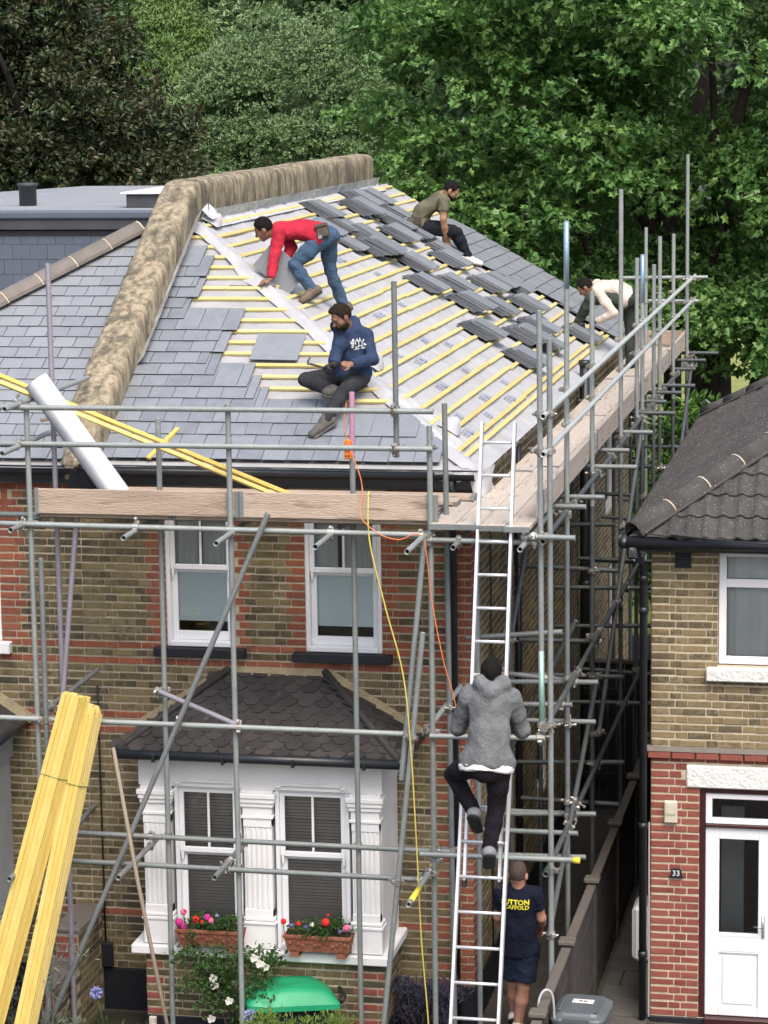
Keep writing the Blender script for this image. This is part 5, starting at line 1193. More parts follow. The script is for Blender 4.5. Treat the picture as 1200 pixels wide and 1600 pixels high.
tag(link('slate_sheet', big.mesh('slate_sheet', 'slate'), None, mat=FRONT.mat(-2.15, 1.77, .035, 0, R(-1))), 'large loose blue-grey slate lying on bare battens left of the seated man', 'slate')
big = MB(); big.obox((0, 0, 0), (1, 0, 0), (0, 1, 0), (0, 0, 1), .16, .24, .004, .001)
# ------------------------------------------------------------------ people: bodies and clothes grown from distance fields
def nv(v): v = np.asarray(v, float); return v/(np.linalg.norm(v)+1e-12)
def cone(p, q, r1, r2, k=.025, flat=None, cut=None, cut2=None): return dict(t='c', p=np.array(p, float), q=np.array(q, float), r1=r1, r2=r2, k=k, flat=flat, cut=cut, cut2=cut2)
def ell(c, ax, r, k=.02, cut=None, cut2=None): return dict(t='e', p=np.array(c, float), ax=np.array(ax, float), r=np.array(r, float), k=k, cut=cut, cut2=cut2)
def sdf_mesh(prims, h=.009, grow=0., wr=0., wfreq=38., seed=0):
    lo = np.min([np.minimum(a['p'], a.get('q', a['p'])) for a in prims], 0)-.2; hi = np.max([np.maximum(a['p'], a.get('q', a['p'])) for a in prims], 0)+.2
    n = np.ceil((hi-lo)/h).astype(int)+1; f = np.full(n, .5, np.float32); ax = [lo[i]+h*np.arange(n[i]) for i in range(3)]
    for a in prims:
        rad = (max(a['r1'], a['r2'])*(1 if not a['flat'] else 1.0) if a['t'] == 'c' else a['r'].max())+grow+a['k']+.03
        b0 = np.minimum(a['p'], a.get('q', a['p']))-rad; b1 = np.maximum(a['p'], a.get('q', a['p']))+rad
        i0 = np.clip(((b0-lo)/h).astype(int), 0, n-1); i1 = np.clip(((b1-lo)/h).astype(int)+2, 1, n)
        s = tuple(slice(i0[i], i1[i]) for i in range(3))
        X = np.stack(np.meshgrid(*[ax[i][s[i]] for i in range(3)], indexing='ij'), -1)
        if a['t'] == 'c':
            pq = a['q']-a['p']; L2 = pq@pq+1e-12; d = X-a['p']; t = np.clip((d@pq)/L2, 0, 1); d = d-t[..., None]*pq
            if a['flat']:
                nn, fl = a['flat']; nn = nv(nn); dn = d@nn; d = d+nn*(dn*(1/fl-1))[..., None]
            D = np.sqrt((d*d).sum(-1))-(a['r1']+t*(a['r2']-a['r1']))-grow
        else:
            d = (X-a['p'])@a['ax'].T; r_ = a['r']+grow; k0 = np.sqrt(((d/r_)**2).sum(-1)); k1 = np.sqrt(((d/r_**2)**2).sum(-1))+1e-9; D = k0*(k0-1)/k1
        for c in ('cut', 'cut2'):
            if a[c] is not None: D = np.maximum(D, (X-np.asarray(a[c][0], float))@nv(a[c][1]))
        F = f[s]; k = a['k']; hh_ = np.clip(.5+.5*(F-D)/k, 0, 1); f[s] = F+(D-F)*hh_-k*hh_*(1-hh_)
    if wr > 0:
        rg = np.random.default_rng(seed); X = np.stack(np.meshgrid(*ax, indexing='ij'), -1).astype(np.float32); w_ = np.zeros(n, np.float32)
        near = np.abs(f) < .05; Xn = X[near]; acc = np.zeros(len(Xn), np.float32)
        for i in range(9):
            d = nv(rg.normal(size=3))*wfreq*rg.uniform(.4, 1.5); d2 = nv(rg.normal(size=3))*wfreq*.35
            acc += (1-np.abs(np.sin(Xn@d.astype(np.float32)+1.3*np.sin(Xn@d2.astype(np.float32)+i))))**2*rg.uniform(.5, 1)
        f[near] -= wr*(acc/9*2.2-.55)
    # surface nets
    ins = f < 0; c = [ins[i:n[0]-1+i, j:n[1]-1+j, k:n[2]-1+k] for i in (0, 1) for j in (0, 1) for k in (0, 1)]
    cnt = sum(x.astype(np.int8) for x in c); act = (cnt > 0) & (cnt < 8); idx = -np.ones(act.shape, int); A = np.argwhere(act); idx[act] = np.arange(len(A))
    acc = np.zeros((len(A), 3)); num = np.zeros(len(A)); cor = [(i, j, k) for i in (0, 1) for j in (0, 1) for k in (0, 1)]
    for a in range(8):
        for b in range(a+1, 8):
            if sum(abs(np.array(cor[a])-cor[b])) != 1: continue
            fa = f[A[:, 0]+cor[a][0], A[:, 1]+cor[a][1], A[:, 2]+cor[a][2]]; fb = f[A[:, 0]+cor[b][0], A[:, 1]+cor[b][1], A[:, 2]+cor[b][2]]; m = (fa < 0) != (fb < 0)
            t = np.where(m, fa/(fa-fb+1e-12), 0); p = np.array(cor[a])+t[:, None]*(np.array(cor[b])-np.array(cor[a])); acc += p*m[:, None]; num += m
    V = lo+h*(A+acc/np.maximum(num, 1)[:, None]); Fc = []
    for axn in range(3):
        sh = [0, 0, 0]; sh[axn] = 1; a = ins[:n[0]-sh[0], :n[1]-sh[1], :n[2]-sh[2]]; b = ins[sh[0]:, sh[1]:, sh[2]:]; E_ = np.argwhere(a != b); o1, o2 = [i for i in range(3) if i != axn]
        ok = (E_[:, o1] > 0) & (E_[:, o2] > 0) & (E_[:, o1] < n[o1]-1) & (E_[:, o2] < n[o2]-1); E_ = E_[ok]
        fl = a[tuple(E_.T)]
        def cell(d1, d2):
            q = E_.copy(); q[:, o1] += d1; q[:, o2] += d2; return idx[tuple(q.T)]
        Q = np.stack([cell(-1, -1), cell(0, -1), cell(0, 0), cell(-1, 0)], 1)
        if axn == 1: fl = ~fl
        Q[~fl] = Q[~fl][:, ::-1]; Fc.append(Q)
    Fc = np.concatenate(Fc); return V, Fc
def sdf_obj(name, prims, mat, parent, **kw):
    V, Fc = sdf_mesh(prims, **kw); o_ = np.array(ORG.get(parent.name, (0, 0, 0))) if parent else 0
    me = bpy.data.meshes.new(name); me.from_pydata((V-o_).tolist(), [], Fc.tolist()); me.materials.append(MAT[mat]); me.polygons.foreach_set('use_smooth', [True]*len(me.polygons)); me.update()
    return link(name, me, parent)
def hand(W, Hd, pn, k, side, curl=.7, spread=.019):
    W = np.array(W, float); hd = nv(np.array(Hd)-W); pn = nv(np.array(pn)-hd*np.dot(pn, hd)); sd_ = np.cross(hd, pn)*side; out = [cone(W, W+hd*.07*k, .032*k, .037*k, .015, (pn, .5))]
    for i in range(4):
        b = W+hd*(.075-.006*abs(i-1.2))*k+sd_*(i-1.5)*spread*k; L = (.036, .042, .040, .032)[i]*k; d1 = nv(hd*math.cos(curl)+pn*math.sin(curl)); d2 = nv(hd*math.cos(curl*2.3)+pn*math.sin(curl*2.3))
        m = b+d1*L; out += [cone(b-hd*.02*k, b, .010*k, .0098*k, .006), cone(b, m, .0098*k, .0092*k, .004), cone(m, m+d2*L*.85, .0092*k, .008*k, .004)]
    b = W+hd*.022*k-sd_*.028*k; d1 = nv(hd*.7-sd_*.65+pn*.25); m = b+d1*.038*k; out += [cone(b, m, .0125*k, .0105*k, .008), cone(m, m+nv(hd*.9-sd_*.1+pn*.4)*.03*k, .0105*k, .009*k, .005)]
    return out
def person(key, name_label, sides, k, skin, hair, top, low, shoe, opts):
    j = {a: np.array(b, float) for a, b in PEOPLE[key].items()}; Rr, Ll = sides          # which suffix is his right / left
    base = (j['an'+Rr]+j['an'+Ll])/2; t = thing('person', name_label, 'person', tuple(base)); t.name = 'person'
    rt = nv(j['sh'+Rr]-j['sh'+Ll]); up = nv(j['neck']-j['pelvis']); fw = nv(np.cross(up, rt)); rt = np.cross(fw, up)
    hf = nv(j['hf']); hu = np.array(opts.get('hu', up*.5+np.array([0, 0, .5]))); hu = nv(hu-hf*(hu@hf)); hr = np.cross(hf, hu); H = j['head']
    hax = np.stack([hr, hf, hu]); neck, pel, ch = j['neck'], j['pelvis'], j['chest']
    mid = pel*.5+ch*.5-fw*opts.get('hunch', .0)
    torso = [cone(pel-up*.02, pel+up*.05, .135*k, .130*k, .03, (fw, .72)), cone(pel+up*.05, mid, .128*k, .122*k, .03, (fw, .68)), cone(mid, ch, .125*k, .140*k, .03, (fw, .66)), cone(ch, neck-up*.06*k, .135*k, .10*k, .03, (fw, .62)),
             cone(j['sh'+Rr]*.9+neck*.1, j['sh'+Ll]*.9+neck*.1, .056*k, .056*k, .04), cone(neck-up*.05, neck+up*.02, .07*k, .052*k, .03)]
    for s_ in (Rr, Ll): torso.append(cone(j['hi'+s_], pel, .098*k, .10*k, .04))
    headp = [cone(neck-up*.03, H-hu*.05*k-hf*.01, .052*k, .048*k, .02), ell(H+hu*.022*k-hf*.008*k, hax, np.array([.073, .093, .10])*k, .02), ell(H-hu*.045*k+hf*.022*k, hax, np.array([.056, .066, .068])*k, .03), cone(H-hu*.10*k+hf*.062*k, H-hu*.085*k+hf*.055*k, .02*k, .026*k, .02),
             cone(H+hu*.0*k+hf*.088*k, H-hu*.032*k+hf*.106*k, .009*k, .015*k, .012), cone(H+hu*.022*k+hf*.082*k+hr*.03*k, H+hu*.022*k+hf*.082*k-hr*.03*k, .012*k, .012*k, .015),
             cone(H-hu*.062*k+hf*.078*k+hr*.016*k, H-hu*.062*k+hf*.078*k-hr*.016*k, .010*k, .010*k, .012)]
    for s_ in (1, -1): headp += [ell(H-hu*.005*k-hf*.008*k+hr*s_*.078*k, hax, np.array([.012, .024, .034])*k, .008), cone(H-hu*.02*k+hf*.06*k+hr*s_*.04*k, H-hu*.03*k+hf*.05*k+hr*s_*.045*k, .018*k, .018*k, .02)]
    arms, legs, feet, hands = {}, {}, {}, {}
    for s_ in (Rr, Ll):
        S, E, Wt = j['sh'+s_], j['el'+s_], j['wr'+s_]; arms[s_] = [cone(S, S*.5+E*.5, .056*k, .050*k, .025), cone(S*.5+E*.5, E, .050*k, .041*k, .02), cone(E, E*.55+Wt*.45, .042*k, .041*k, .02), cone(E*.55+Wt*.45, Wt, .041*k, .028*k, .02)]
        pn = np.array(opts.get('palm'+s_, -np.array([0, 0, 1.]))); hands[s_] = hand(Wt, j['ha'+s_], pn, k*1.0, 1 if s_ == Rr else -1, opts.get('curl'+s_, .55))
        A, B, C_ = j['hi'+s_], j['kn'+s_], j['an'+s_]; legs[s_] = [cone(A, A*.5+B*.5, .092*k, .078*k, .03), cone(A*.5+B*.5, B, .078*k, .057*k, .025), cone(B, B*.65+C_*.35, .056*k, .057*k, .02), cone(B*.65+C_*.35, C_, .057*k, .037*k, .02)]
        T = j['to'+s_]; fd = nv(T-C_); un = nv(np.cross(np.cross(fd, [0, 0, 1.]), fd)); heel = C_-fd*.045*k-un*.035*k; toe = heel+nv(T-heel)*.245*k
        feet[s_] = [cone(C_, heel, .040*k, .040*k, .02), cone(heel, toe-(toe-heel)*.12, .040*k, .033*k, .02, (un, .85)), cone(C_-un*.01, heel*.45+toe*.55, .036*k, .034*k, .03)]
    allp = torso+headp
    for s_ in (Rr, Ll): allp += arms[s_]+hands[s_]+legs[s_]+feet[s_]
    body = sdf_obj('body', allp, skin, t, h=.0102)
    # eyes
    e = MB()
    for s_ in (1, -1): c = H+hu*.004*k+hf*.082*k+hr*s_*.03*k; e.lathe([(.001, -.009), (.008, -.005), (.0105, 0), (.008, .005), (.001, .009)], 8, tuple(c))
    e.build('eyes', 'ink', t, True)
    # hair
    hp = opts.get('hair', 'short'); hg = {'short': .008, 'crop': .003, 'thick': .012}[hp]
    hl = [ell(H+hu*.03*k-hf*.012*k, hax, np.array([.074, .094, .10])*k+hg, .01, (H+hu*.038*k+hf*.045*k, nv(hf*.95-hu*.45)), (H-hu*.035*k, -hu))]
    if hp == 'thick': hl += [ell(H+hu*.10*k+hf*.035*k+hr*.01, hax, np.array([.055, .05, .028])*k, .02)]
    sdf_obj('hair', hl, hair, t, h=.007, wr=.011 if hp != 'crop' else .001, wfreq=95)
    if opts.get('beard'):
        bd = [ell(H-hu*.055*k+hf*.026*k, hax, np.array([.060, .068, .062])*k+.006, .012, (H-hu*.042*k, hu*1.0+hf*.25)), cone(H-hu*.054*k+hf*.088*k+hr*.02*k, H-hu*.054*k+hf*.088*k-hr*.02*k, .008*k, .008*k, .008)]
        sdf_obj('beard', bd, hair, t, h=.006, wr=.003, wfreq=140)
    # upper garment
    sl_ = opts.get('sleeve', 'long'); off = opts.get('off', .016); hem = pel-up*opts.get('hem', .03)
    hemcut = (hem, -up)
    tp = [dict(a, cut=hemcut) for a in torso[:5]]+[dict(torso[5], cut=(neck+up*.012, up))]
    tp.append(cone(pel-up*.06, mid, opts.get('hemr', .134)*k, .126*k, .04, (fw, .82), hemcut)); tp.append(cone(j['hi'+Rr]+up*.02, j['hi'+Ll]+up*.02, .10*k, .10*k, .04, None, hemcut))
    for s_ in (Rr, Ll):
        if sl_ == 'long':
            hd = nv(j['wr'+s_]-j['el'+s_]); tp += arms[s_][:3]+[dict(arms[s_][3], r2=.034*k, cut=(j['wr'+s_]-hd*.005, hd))]
        else:
            d = nv(j['el'+s_]-j['sh'+s_]); c = j['sh'+s_]*.42+j['el'+s_]*.58; tp += [cone(j['sh'+s_], c, .062*k, .058*k, .03, None, (c, d))]
    if opts.get('hood'):
        b = neck-fw*.055*k; tp += [cone(b+rt*.085*k+up*.02, b-fw*.035*k-up*.055*k, .040*k, .046*k, .03), cone(b-rt*.085*k+up*.02, b-fw*.035*k-up*.055*k, .040*k, .046*k, .03), cone(b+rt*.085*k+up*.02, neck+fw*.06*k+rt*.05*k-up*.02, .04*k, .03*k, .03), cone(b-rt*.085*k+up*.02, neck+fw*.06*k-rt*.05*k-up*.02, .04*k, .03*k, .03)]
    garment = sdf_obj(opts.get('topname', 'sweater'), tp, top, t, h=.0112, grow=off, wr=opts.get('wr', .012)*1.9, wfreq=21, seed=len(key)*3+1)
    if opts.get('undershirt'):
        sdf_obj('undershirt', [cone(pel-up*.12, pel-up*.04, .134*k, .134*k, .03, (fw, .80), (pel-up*.105, -up), (pel-up*.05, up)), cone(j['hi'+Rr], j['hi'+Ll], .10*k, .10*k, .03, None, (pel-up*.105, -up), (pel-up*.05, up))], 'white_tee', t, h=.009, grow=.022)
    # trousers
    wc = (pel+up*opts.get('waist', .10), up); lp = [dict(torso[0], cut=wc), dict(torso[6]), dict(torso[7]), cone(pel-up*.05, pel+up*.03, .130*k, .126*k, .03, (fw, .72), wc)]
    for s_ in (Rr, Ll):
        A, B, C_ = j['hi'+s_], j['kn'+s_], j['an'+s_]
        if opts.get('shorts'):
            d = nv(B-A); c = A*.16+B*.84; lp += [cone(A, c, .100*k, .094*k, .03, None, (c, d))]
        else:
            d = nv(C_-B); lp += legs[s_][:3]+[cone(B*.65+C_*.35, C_, .058*k, .050*k, .02, None, (C_+d*.012, d))]
    sdf_obj(opts.get('lowname', 'trousers'), lp, low, t, h=.0112, grow=.010, wr=opts.get('lwr', .010)*2.0, wfreq=24, seed=len(key)+11)
    for s_ in (Rr, Ll):
        C_ = j['an'+s_]; d = nv(j['kn'+s_]-C_)
        o_ = sdf_obj('shoe', feet[s_]+[cone(C_-d*.01, C_+d*(.05 if opts.get('boot') else .0), .044*k, .044*k, .02)], shoe, t, h=.0085, grow=.010)
        f0, f1 = feet[s_][1]['p'], feet[s_][1]['q']; un = feet[s_][1]['flat'][0]
        sdf_obj('sole', [cone(f0-un*.042*k, f1-un*.038*k, .052*k, .050*k, .01, (un, .34))], opts.get('solemat', 'sole'), o_, h=.009)
        if opts.get('shorts'): sdf_obj('sock', [cone(C_-d*.02, C_+d*.05, .042*k, .043*k, .01)], 'white_tee', t, h=.009)
    return t, dict(j=j, fw=fw, up=up, rt=rt, garment=garment, k=k)
PEOPLE = {
 'red': dict(head=(-2.545, 2.62, 7.306), hf=(-0.8, -0.05, -0.42), neck=(-2.449, 2.78, 7.297), chest=(-2.381, 2.82, 7.275), pelvis=(-2.01, 2.95, 7.227), shN=(-2.402, 2.66, 7.271), elN=(-2.424, 2.58, 7.037), wrN=(-2.449, 2.47, 6.813), haN=(-2.546, 2.42, 6.778), shF=(-2.446, 2.98, 7.298), elF=(-2.335, 2.95, 7.104), wrF=(-2.373, 2.82, 6.995), haF=(-2.418, 2.78, 6.972), hiN=(-2.017, 2.86, 7.187), knN=(-2.252, 2.7, 6.938), anN=(-2.075, 2.72, 6.684), toN=(-2.169, 2.6, 6.577), hiF=(-1.982, 3.06, 7.188), knF=(-1.975, 3.12, 6.856), anF=(-1.857, 3.2, 6.48), toF=(-1.924, 3.1, 6.41)),
 'navy': dict(head=(-1.313, 0.62, 6.599), hf=(-0.62, -0.55, -0.45), neck=(-1.279, 0.74, 6.493), chest=(-1.239, 0.78, 6.369), pelvis=(-1.261, 0.86, 6.047), shR=(-1.333, 0.7, 6.426), elR=(-1.365, 0.6, 6.246), wrR=(-1.365, 0.5, 6.167), haR=(-1.433, 0.44, 6.143), shL=(-1.132, 0.86, 6.402), elL=(-1.057, 0.78, 6.189), wrL=(-1.215, 0.56, 6.166), haL=(-1.293, 0.5, 6.172), hiR=(-1.331, 0.8, 6.033), knR=(-1.691, 0.68, 6.003), anR=(-1.406, 0.62, 5.912), toR=(-1.333, 0.66, 5.878), hiL=(-1.204, 0.88, 6.015), knL=(-1.267, 0.5, 5.928), anL=(-1.422, 0.33, 5.657), toL=(-1.506, 0.27, 5.565)),
 'olive': dict(head=(-2.051, 10.75, 7.343), hf=(0.72, 0.1, -0.55), neck=(-2.185, 10.82, 7.278), chest=(-2.285, 10.85, 7.179), pelvis=(-2.526, 10.9, 6.89), shR=(-2.129, 10.66, 7.208), elR=(-2.138, 10.62, 6.981), wrR=(-2.123, 10.72, 6.739), haR=(-2.11, 10.8, 6.636), shL=(-2.263, 11.05, 7.226), elL=(-2.217, 11.1, 6.97), wrL=(-2.201, 11.0, 6.75), haL=(-2.172, 10.95, 6.683), hiR=(-2.493, 10.8, 6.875), knR=(-1.966, 10.72, 6.794), anR=(-1.834, 10.76, 6.463), toR=(-1.695, 10.78, 6.392), hiL=(-2.52, 11.02, 6.876), knL=(-2.089, 11.1, 6.8), anL=(-1.923, 11.12, 6.46), toL=(-1.798, 11.14, 6.388)),
 'cream': dict(head=(-0.223, 10.25, 6.116), hf=(-0.75, 0.0, -0.6), neck=(-0.122, 10.35, 6.105), chest=(0.007, 10.4, 6.092), pelvis=(0.297, 10.45, 5.982), shN=(-0.071, 10.22, 6.08), elN=(0.157, 10.1, 5.797), wrN=(-0.068, 10.2, 5.68), haN=(-0.224, 10.3, 5.644), shF=(-0.11, 10.55, 6.125), elF=(-0.18, 10.6, 5.887), wrF=(-0.27, 10.6, 5.724), haF=(-0.361, 10.6, 5.651), hiN=(0.284, 10.32, 5.948), knN=(-0.158, 10.2, 5.966), anN=(-0.332, 10.3, 5.643), toN=(-0.42, 10.35, 5.602), hiF=(0.313, 10.55, 5.929), knF=(0.323, 10.5, 5.52), anF=(0.335, 10.45, 5.11), toF=(0.286, 10.4, 5.052)),
 'grey': dict(head=(0.578, -2.42, 3.951), hf=(0.0, 0.95, 0.15), neck=(0.593, -2.47, 3.854), chest=(0.589, -2.55, 3.722), pelvis=(0.577, -2.68, 3.294), shL=(0.399, -2.48, 3.777), elL=(0.29, -2.4, 3.479), wrL=(0.331, -2.2, 3.554), haL=(0.348, -2.08, 3.575), shR=(0.751, -2.48, 3.765), elR=(0.821, -2.4, 3.475), wrR=(0.683, -2.2, 3.53), haR=(0.628, -2.08, 3.56), hiL=(0.466, -2.66, 3.248), knL=(0.243, -2.42, 3.09), anL=(0.442, -2.5, 2.782), toL=(0.442, -2.4, 2.661), hiR=(0.669, -2.66, 3.244), knR=(0.636, -2.58, 2.88), anR=(0.573, -2.6, 2.491), toR=(0.554, -2.5, 2.386)),
 'navytee': dict(head=(0.462, -0.28, 1.563), hf=(0.12, 0.97, -0.12), neck=(0.461, -0.26, 1.44), chest=(0.467, -0.26, 1.294), pelvis=(0.462, -0.2, 0.848), shL=(0.308, -0.25, 1.356), elL=(0.259, -0.18, 1.125), wrL=(0.295, 0.0, 0.947), haL=(0.322, 0.08, 0.881), shR=(0.61, -0.25, 1.371), elR=(0.663, -0.2, 1.139), wrR=(0.625, 0.02, 0.971), haR=(0.594, 0.1, 0.875), hiL=(0.387, -0.18, 0.797), knL=(0.389, -0.12, 0.48), anL=(0.376, 0.02, 0.09), toL=(0.37, 0.12, -0.029), hiR=(0.533, -0.2, 0.812), knR=(0.499, -0.2, 0.475), anR=(0.429, -0.16, 0.051), toR=(0.42, -0.04, -0.076))}
# red-sweater man stooping at the hip
t, d = person('red', 'man in red sweater and blue jeans stooping over the roof hip', ('F', 'N'), .97, 'skin_brown', 'hair_black', 'red_wool', 'denim', 'boot_brown', dict(topname='sweater', lowname='jeans', boot=True, palmN=(0, .2, -1), palmF=(0, 0, -1), curlN=.25, wr=.010, hunch=.03))
j, fw, up, rt, k = d['j'], d['fw'], d['up'], d['rt'], d['k']
pb = Vector(j['hiN'])+Vector(-fw)*.02+Vector((.0, -.10, .0)); q = MB()
ua, ra = Vector(up), Vector(rt); na = ua.cross(ra)
sdf_obj('tool_belt', [cone(j['pelvis']+up*.055, j['pelvis']+up*.08, .146, .144, .01, (fw, .74), (j['pelvis']+up*.095, up), (j['pelvis']+up*.045, -up))], 'leather', t, h=.009, grow=.012)
pb = j['pelvis']+(-rt)*.125+(-fw)*.05+up*.01
po = MB(); a1 = Vector(nv(up+np.array([0, 0, -.2]))); n1 = Vector((-.05, -1, .15)).normalized(); a1 = (Vector((.25, 0, -1))-n1*Vector((.25, 0, -1)).dot(n1)).normalized(); s1 = a1.cross(n1)
pc = Vector(pb)+n1*.05; po.obox(pc, a1, s1, n1, .065, .062, .035, .012); po.obox(pc+n1*.035+a1*.02, a1, s1, n1, .042, .05, .014, .01); po.obox(pc-a1*.06+n1*.02, a1, s1, n1, .02, .066, .03, .01); po.build('tool_pouch', 'leather', t)
po = MB(); po.obox(pc+a1*.055+n1*.05+s1*.025, a1, s1, n1, .018, .02, .006, .002); po.tube([pc+n1*.05+a1*.05+s1*.04, pc+n1*.06+a1*.0+s1*.035], .006, 6); po.build('tools', 'steel', t)
big = MB(); big.obox((0, 0, 0), (1, 0, 0), (0, 1, 0), (0, 0, 1), .155, .235, .004, .001)
hw = Vector(j['haF']); u1 = Vector((.62, .1, -.55)).normalized(); n1 = Vector((-.15, -.95, .3)); n1 = (n1-u1*n1.dot(u1)).normalized(); s1 = n1.cross(u1); cc = hw+Vector((.02, -.09, -.07))
tag(link('slate', big.mesh('slate', 'slate'), None, mat=Matrix(((s1.x, u1.x, n1.x, cc.x), (s1.y, u1.y, n1.y, cc.y), (s1.z, u1.z, n1.z, cc.z), (0, 0, 0, 1)))), 'single dark slate held by the man in the red sweater', 'slate')
tag(MB().bar(tuple(Vector(j['wrN'])+Vector((-.42, -.02, -.07))), tuple(Vector(j['wrN'])+Vector((.05, .0, -.075))), .03, .012, (0, 0, 1)).build('slate_ripper', 'leather', None), 'flat reddish-brown tool lying under the stooping man\'s left hand', 'tool')
# seated man with the hammer
t, d = person('navy', 'bearded man in navy hoodie sitting on the front roof slope with a hammer', ('R', 'L'), 1.0, 'skin_brown', 'hair_brown', 'navy_hoodie', 'black_trouser', 'boot_grey', dict(hair='thick', beard=True, hood=True, topname='hoodie', off=.02, boot=True, palmR=(.3, -.4, -.6), palmL=(-.3, .5, -.6), curlR=1.0, curlL=1.2, hem=.05, waist=.0, hu=(-.25, -.15, 1), solemat='boot_grey'))
j, fw, up, rt = d['j'], d['fw'], d['up'], d['rt']
g = hand(j['wrR'], j['haR'], (.3, -.4, -.6), 1.06, 1, 1.0); sdf_obj('glove', g+[cone(j['wrR'], j['wrR']+nv(j['elR']-j['wrR'])*.05, .035, .037, .01)], 'glove_black', t, h=.0075, grow=.004)
hb = Vector(j['haR']); hm = thing('hammer', 'slater\'s hammer in the seated man\'s gloved hand', 'hammer', hb); hd1 = Vector((-.92, -.1, .25)).normalized()
MB().tube([hb-hd1*.06, hb+hd1*.15], .011, 8).build('shaft', 'leather', hm, True)
e = hb+hd1*.15; MB().tube([e+Vector((.03, -.01, .075)), e+Vector((0, 0, .055)), e+Vector((-.018, 0, .02)), e+Vector((-.012, 0, -.01))], [.004, .009, .012, .012], 8).build('head', 'steel', hm, True)
# printed motif on the hoodie front
from mathutils.bvhtree import BVHTree
def bvh(o, t):
    me = o.data; og = ORG[t.name]; return BVHTree.FromPolygons([v.co+og for v in me.vertices], [tuple(p.vertices) for p in me.polygons])
def decal(o, t, center, dirn, uvec, vvec, polys, mat, name, lift=.003):
    b = bvh(o, t); dirn = Vector(dirn).normalized(); q = MB(); uvec, vvec = Vector(uvec), Vector(vvec); c = Vector(center)
    for poly in polys:
        pts = []
        for a, e in poly:
            h = b.ray_cast(c+uvec*a+vvec*e-dirn*.6, dirn)
            if h[0] is None: break
            pts.append(h[0]-dirn*lift)
        if len(pts) == len(poly): q.add(pts, [tuple(range(len(pts)))])
    if q.f: q.build(name, mat, t)
tri = []; rs = random.Random(3)
for (a, e, w_, h_) in ((-.055, .035, .012, .03), (-.04, .05, .016, .014), (-.045, .02, .02, .02), (-.02, .03, .008, .035), (.0, .055, .01, .03), (.005, .02, .01, .03), (.012, .04, .014, .012), (.03, .045, .01, .025), (.045, .02, .012, .03), (.06, .03, .012, .02), (-.05, -.01, .02, .02), (-.02, -.012, .022, .016), (.01, -.01, .02, .018), (.04, -.012, .02, .018), (.065, -.01, .014, .018), (-.01, -.038, .05, .006), (.04, -.036, .03, .006)):
    for i in range(2): x_ = a+rs.uniform(-.006, .006); z_ = e+rs.uniform(-.008, .008); tri.append([(x_+w_*rs.uniform(.35, .75)*math.cos(g_), z_+h_*rs.uniform(.35, .7)*math.sin(g_)) for g_ in [q_*6.283/6 for q_ in range(6)]])
cen = j['chest']+fw*.1-up*.02; vd = np.array([0.15, .97, -.12]); un = nv(rt*-1+np.array([.0, 0, 0])); decal(d['garment'], t, cen, tuple(-fw), tuple(-rt*1.1), tuple(up*1.1), tri, 'print_white', 'motif')
# olive t-shirt man
t, d = person('olive', 'man in olive t-shirt and black trousers sitting at the top of the side slope', ('R', 'L'), 1.03, 'skin_tan', 'hair_black', 'olive_tee', 'black_jean', 'shoe_white', dict(sleeve='short', topname='t_shirt', palmR=(.3, .3, -.9), palmL=(.3, -.3, -.9), beard=True, hunch=.06, hem=.05))
j, fw, up, rt = d['j'], d['fw'], d['up'], d['rt']
hp_ = Vector(j['hiR'])+Vector((.01, -.13, .08)); MB().tube([hp_+Vector((0, 0, .03)), hp_+Vector((-.01, 0, -.26))], .02, 8).obox(tuple(hp_+Vector((0, -.005, .0))), (1, 0, 0), (0, 1, 0), (0, 0, 1), .045, .02, .06, .01).build('tool_holster', 'leather', t)
# stooping man at the far end of the platform
t, d = person('cream', 'stooping man in cream shirt and dark green trousers at the far platform end', ('F', 'N'), 1.0, 'skin_brown', 'hair_black', 'cream_shirt', 'green_trouser', 'rubber', dict(topname='shirt', palmN=(0, .3, -1), palmF=(0, .3, -1), boot=True, hunch=.05, hem=.01))
for s_ in ('N', 'F'): sdf_obj('glove', hand(d['j']['wr'+s_], d['j']['ha'+s_], (0, .3, -1), 1.05, -1, .6), 'glove_black', t, h=.0075, grow=.004)
# climber
t, d = person('grey', 'man in grey hoodie and black joggers climbing the ladder', ('R', 'L'), 1.10, 'skin_brown', 'hair_black', 'grey_hoodie', 'black_jogger', 'shoe_grey', dict(hood=True, topname='hoodie', lowname='joggers', off=.026, undershirt=True, waist=-.02, palmL=(0, .6, -.6), palmR=(0, .6, -.6), curlL=1.0, curlR=1.0, wr=.013, hem=.075, hu=(0, -.1, 1)))
# scaffolder walking away
t, d = person('navytee', 'scaffolder in navy t-shirt and shorts walking away down the side passage', ('R', 'L'), 1.06, 'skin_fair', 'hair_short', 'navy_tee', 'navy_short', 'shoe_white', dict(sleeve='short', shorts=True, hair='crop', topname='t_shirt', lowname='shorts', palmL=(.5, 0, -.5), palmR=(-.5, 0, -.5), off=.020, hem=.06, wr=.010, hu=(0, -.1, 1)))
j, fw, up, rt = d['j'], d['fw'], d['up'], d['rt']; gb = bvh(d['garment'], t)
def on_back(p):
    h = gb.ray_cast(Vector(p)+Vector((0, -.6, 0)), Vector((0, 1, 0))); return Vector((p[0], h[0].y-.004, p[2])) if h[0] is not None else Vector(p)
for txt, dz, sz in (('SUTTON', .035, .066), ('SCAFFOLD', -.014, .053)):
    c = j['chest']+up*dz; text_mesh(txt, sz, 'print_yellow', t, Matrix.Translation((c[0]-.022, c[1]-.2, c[2])) @ FACE, 'lettering', 0., .0022, fit=on_back)
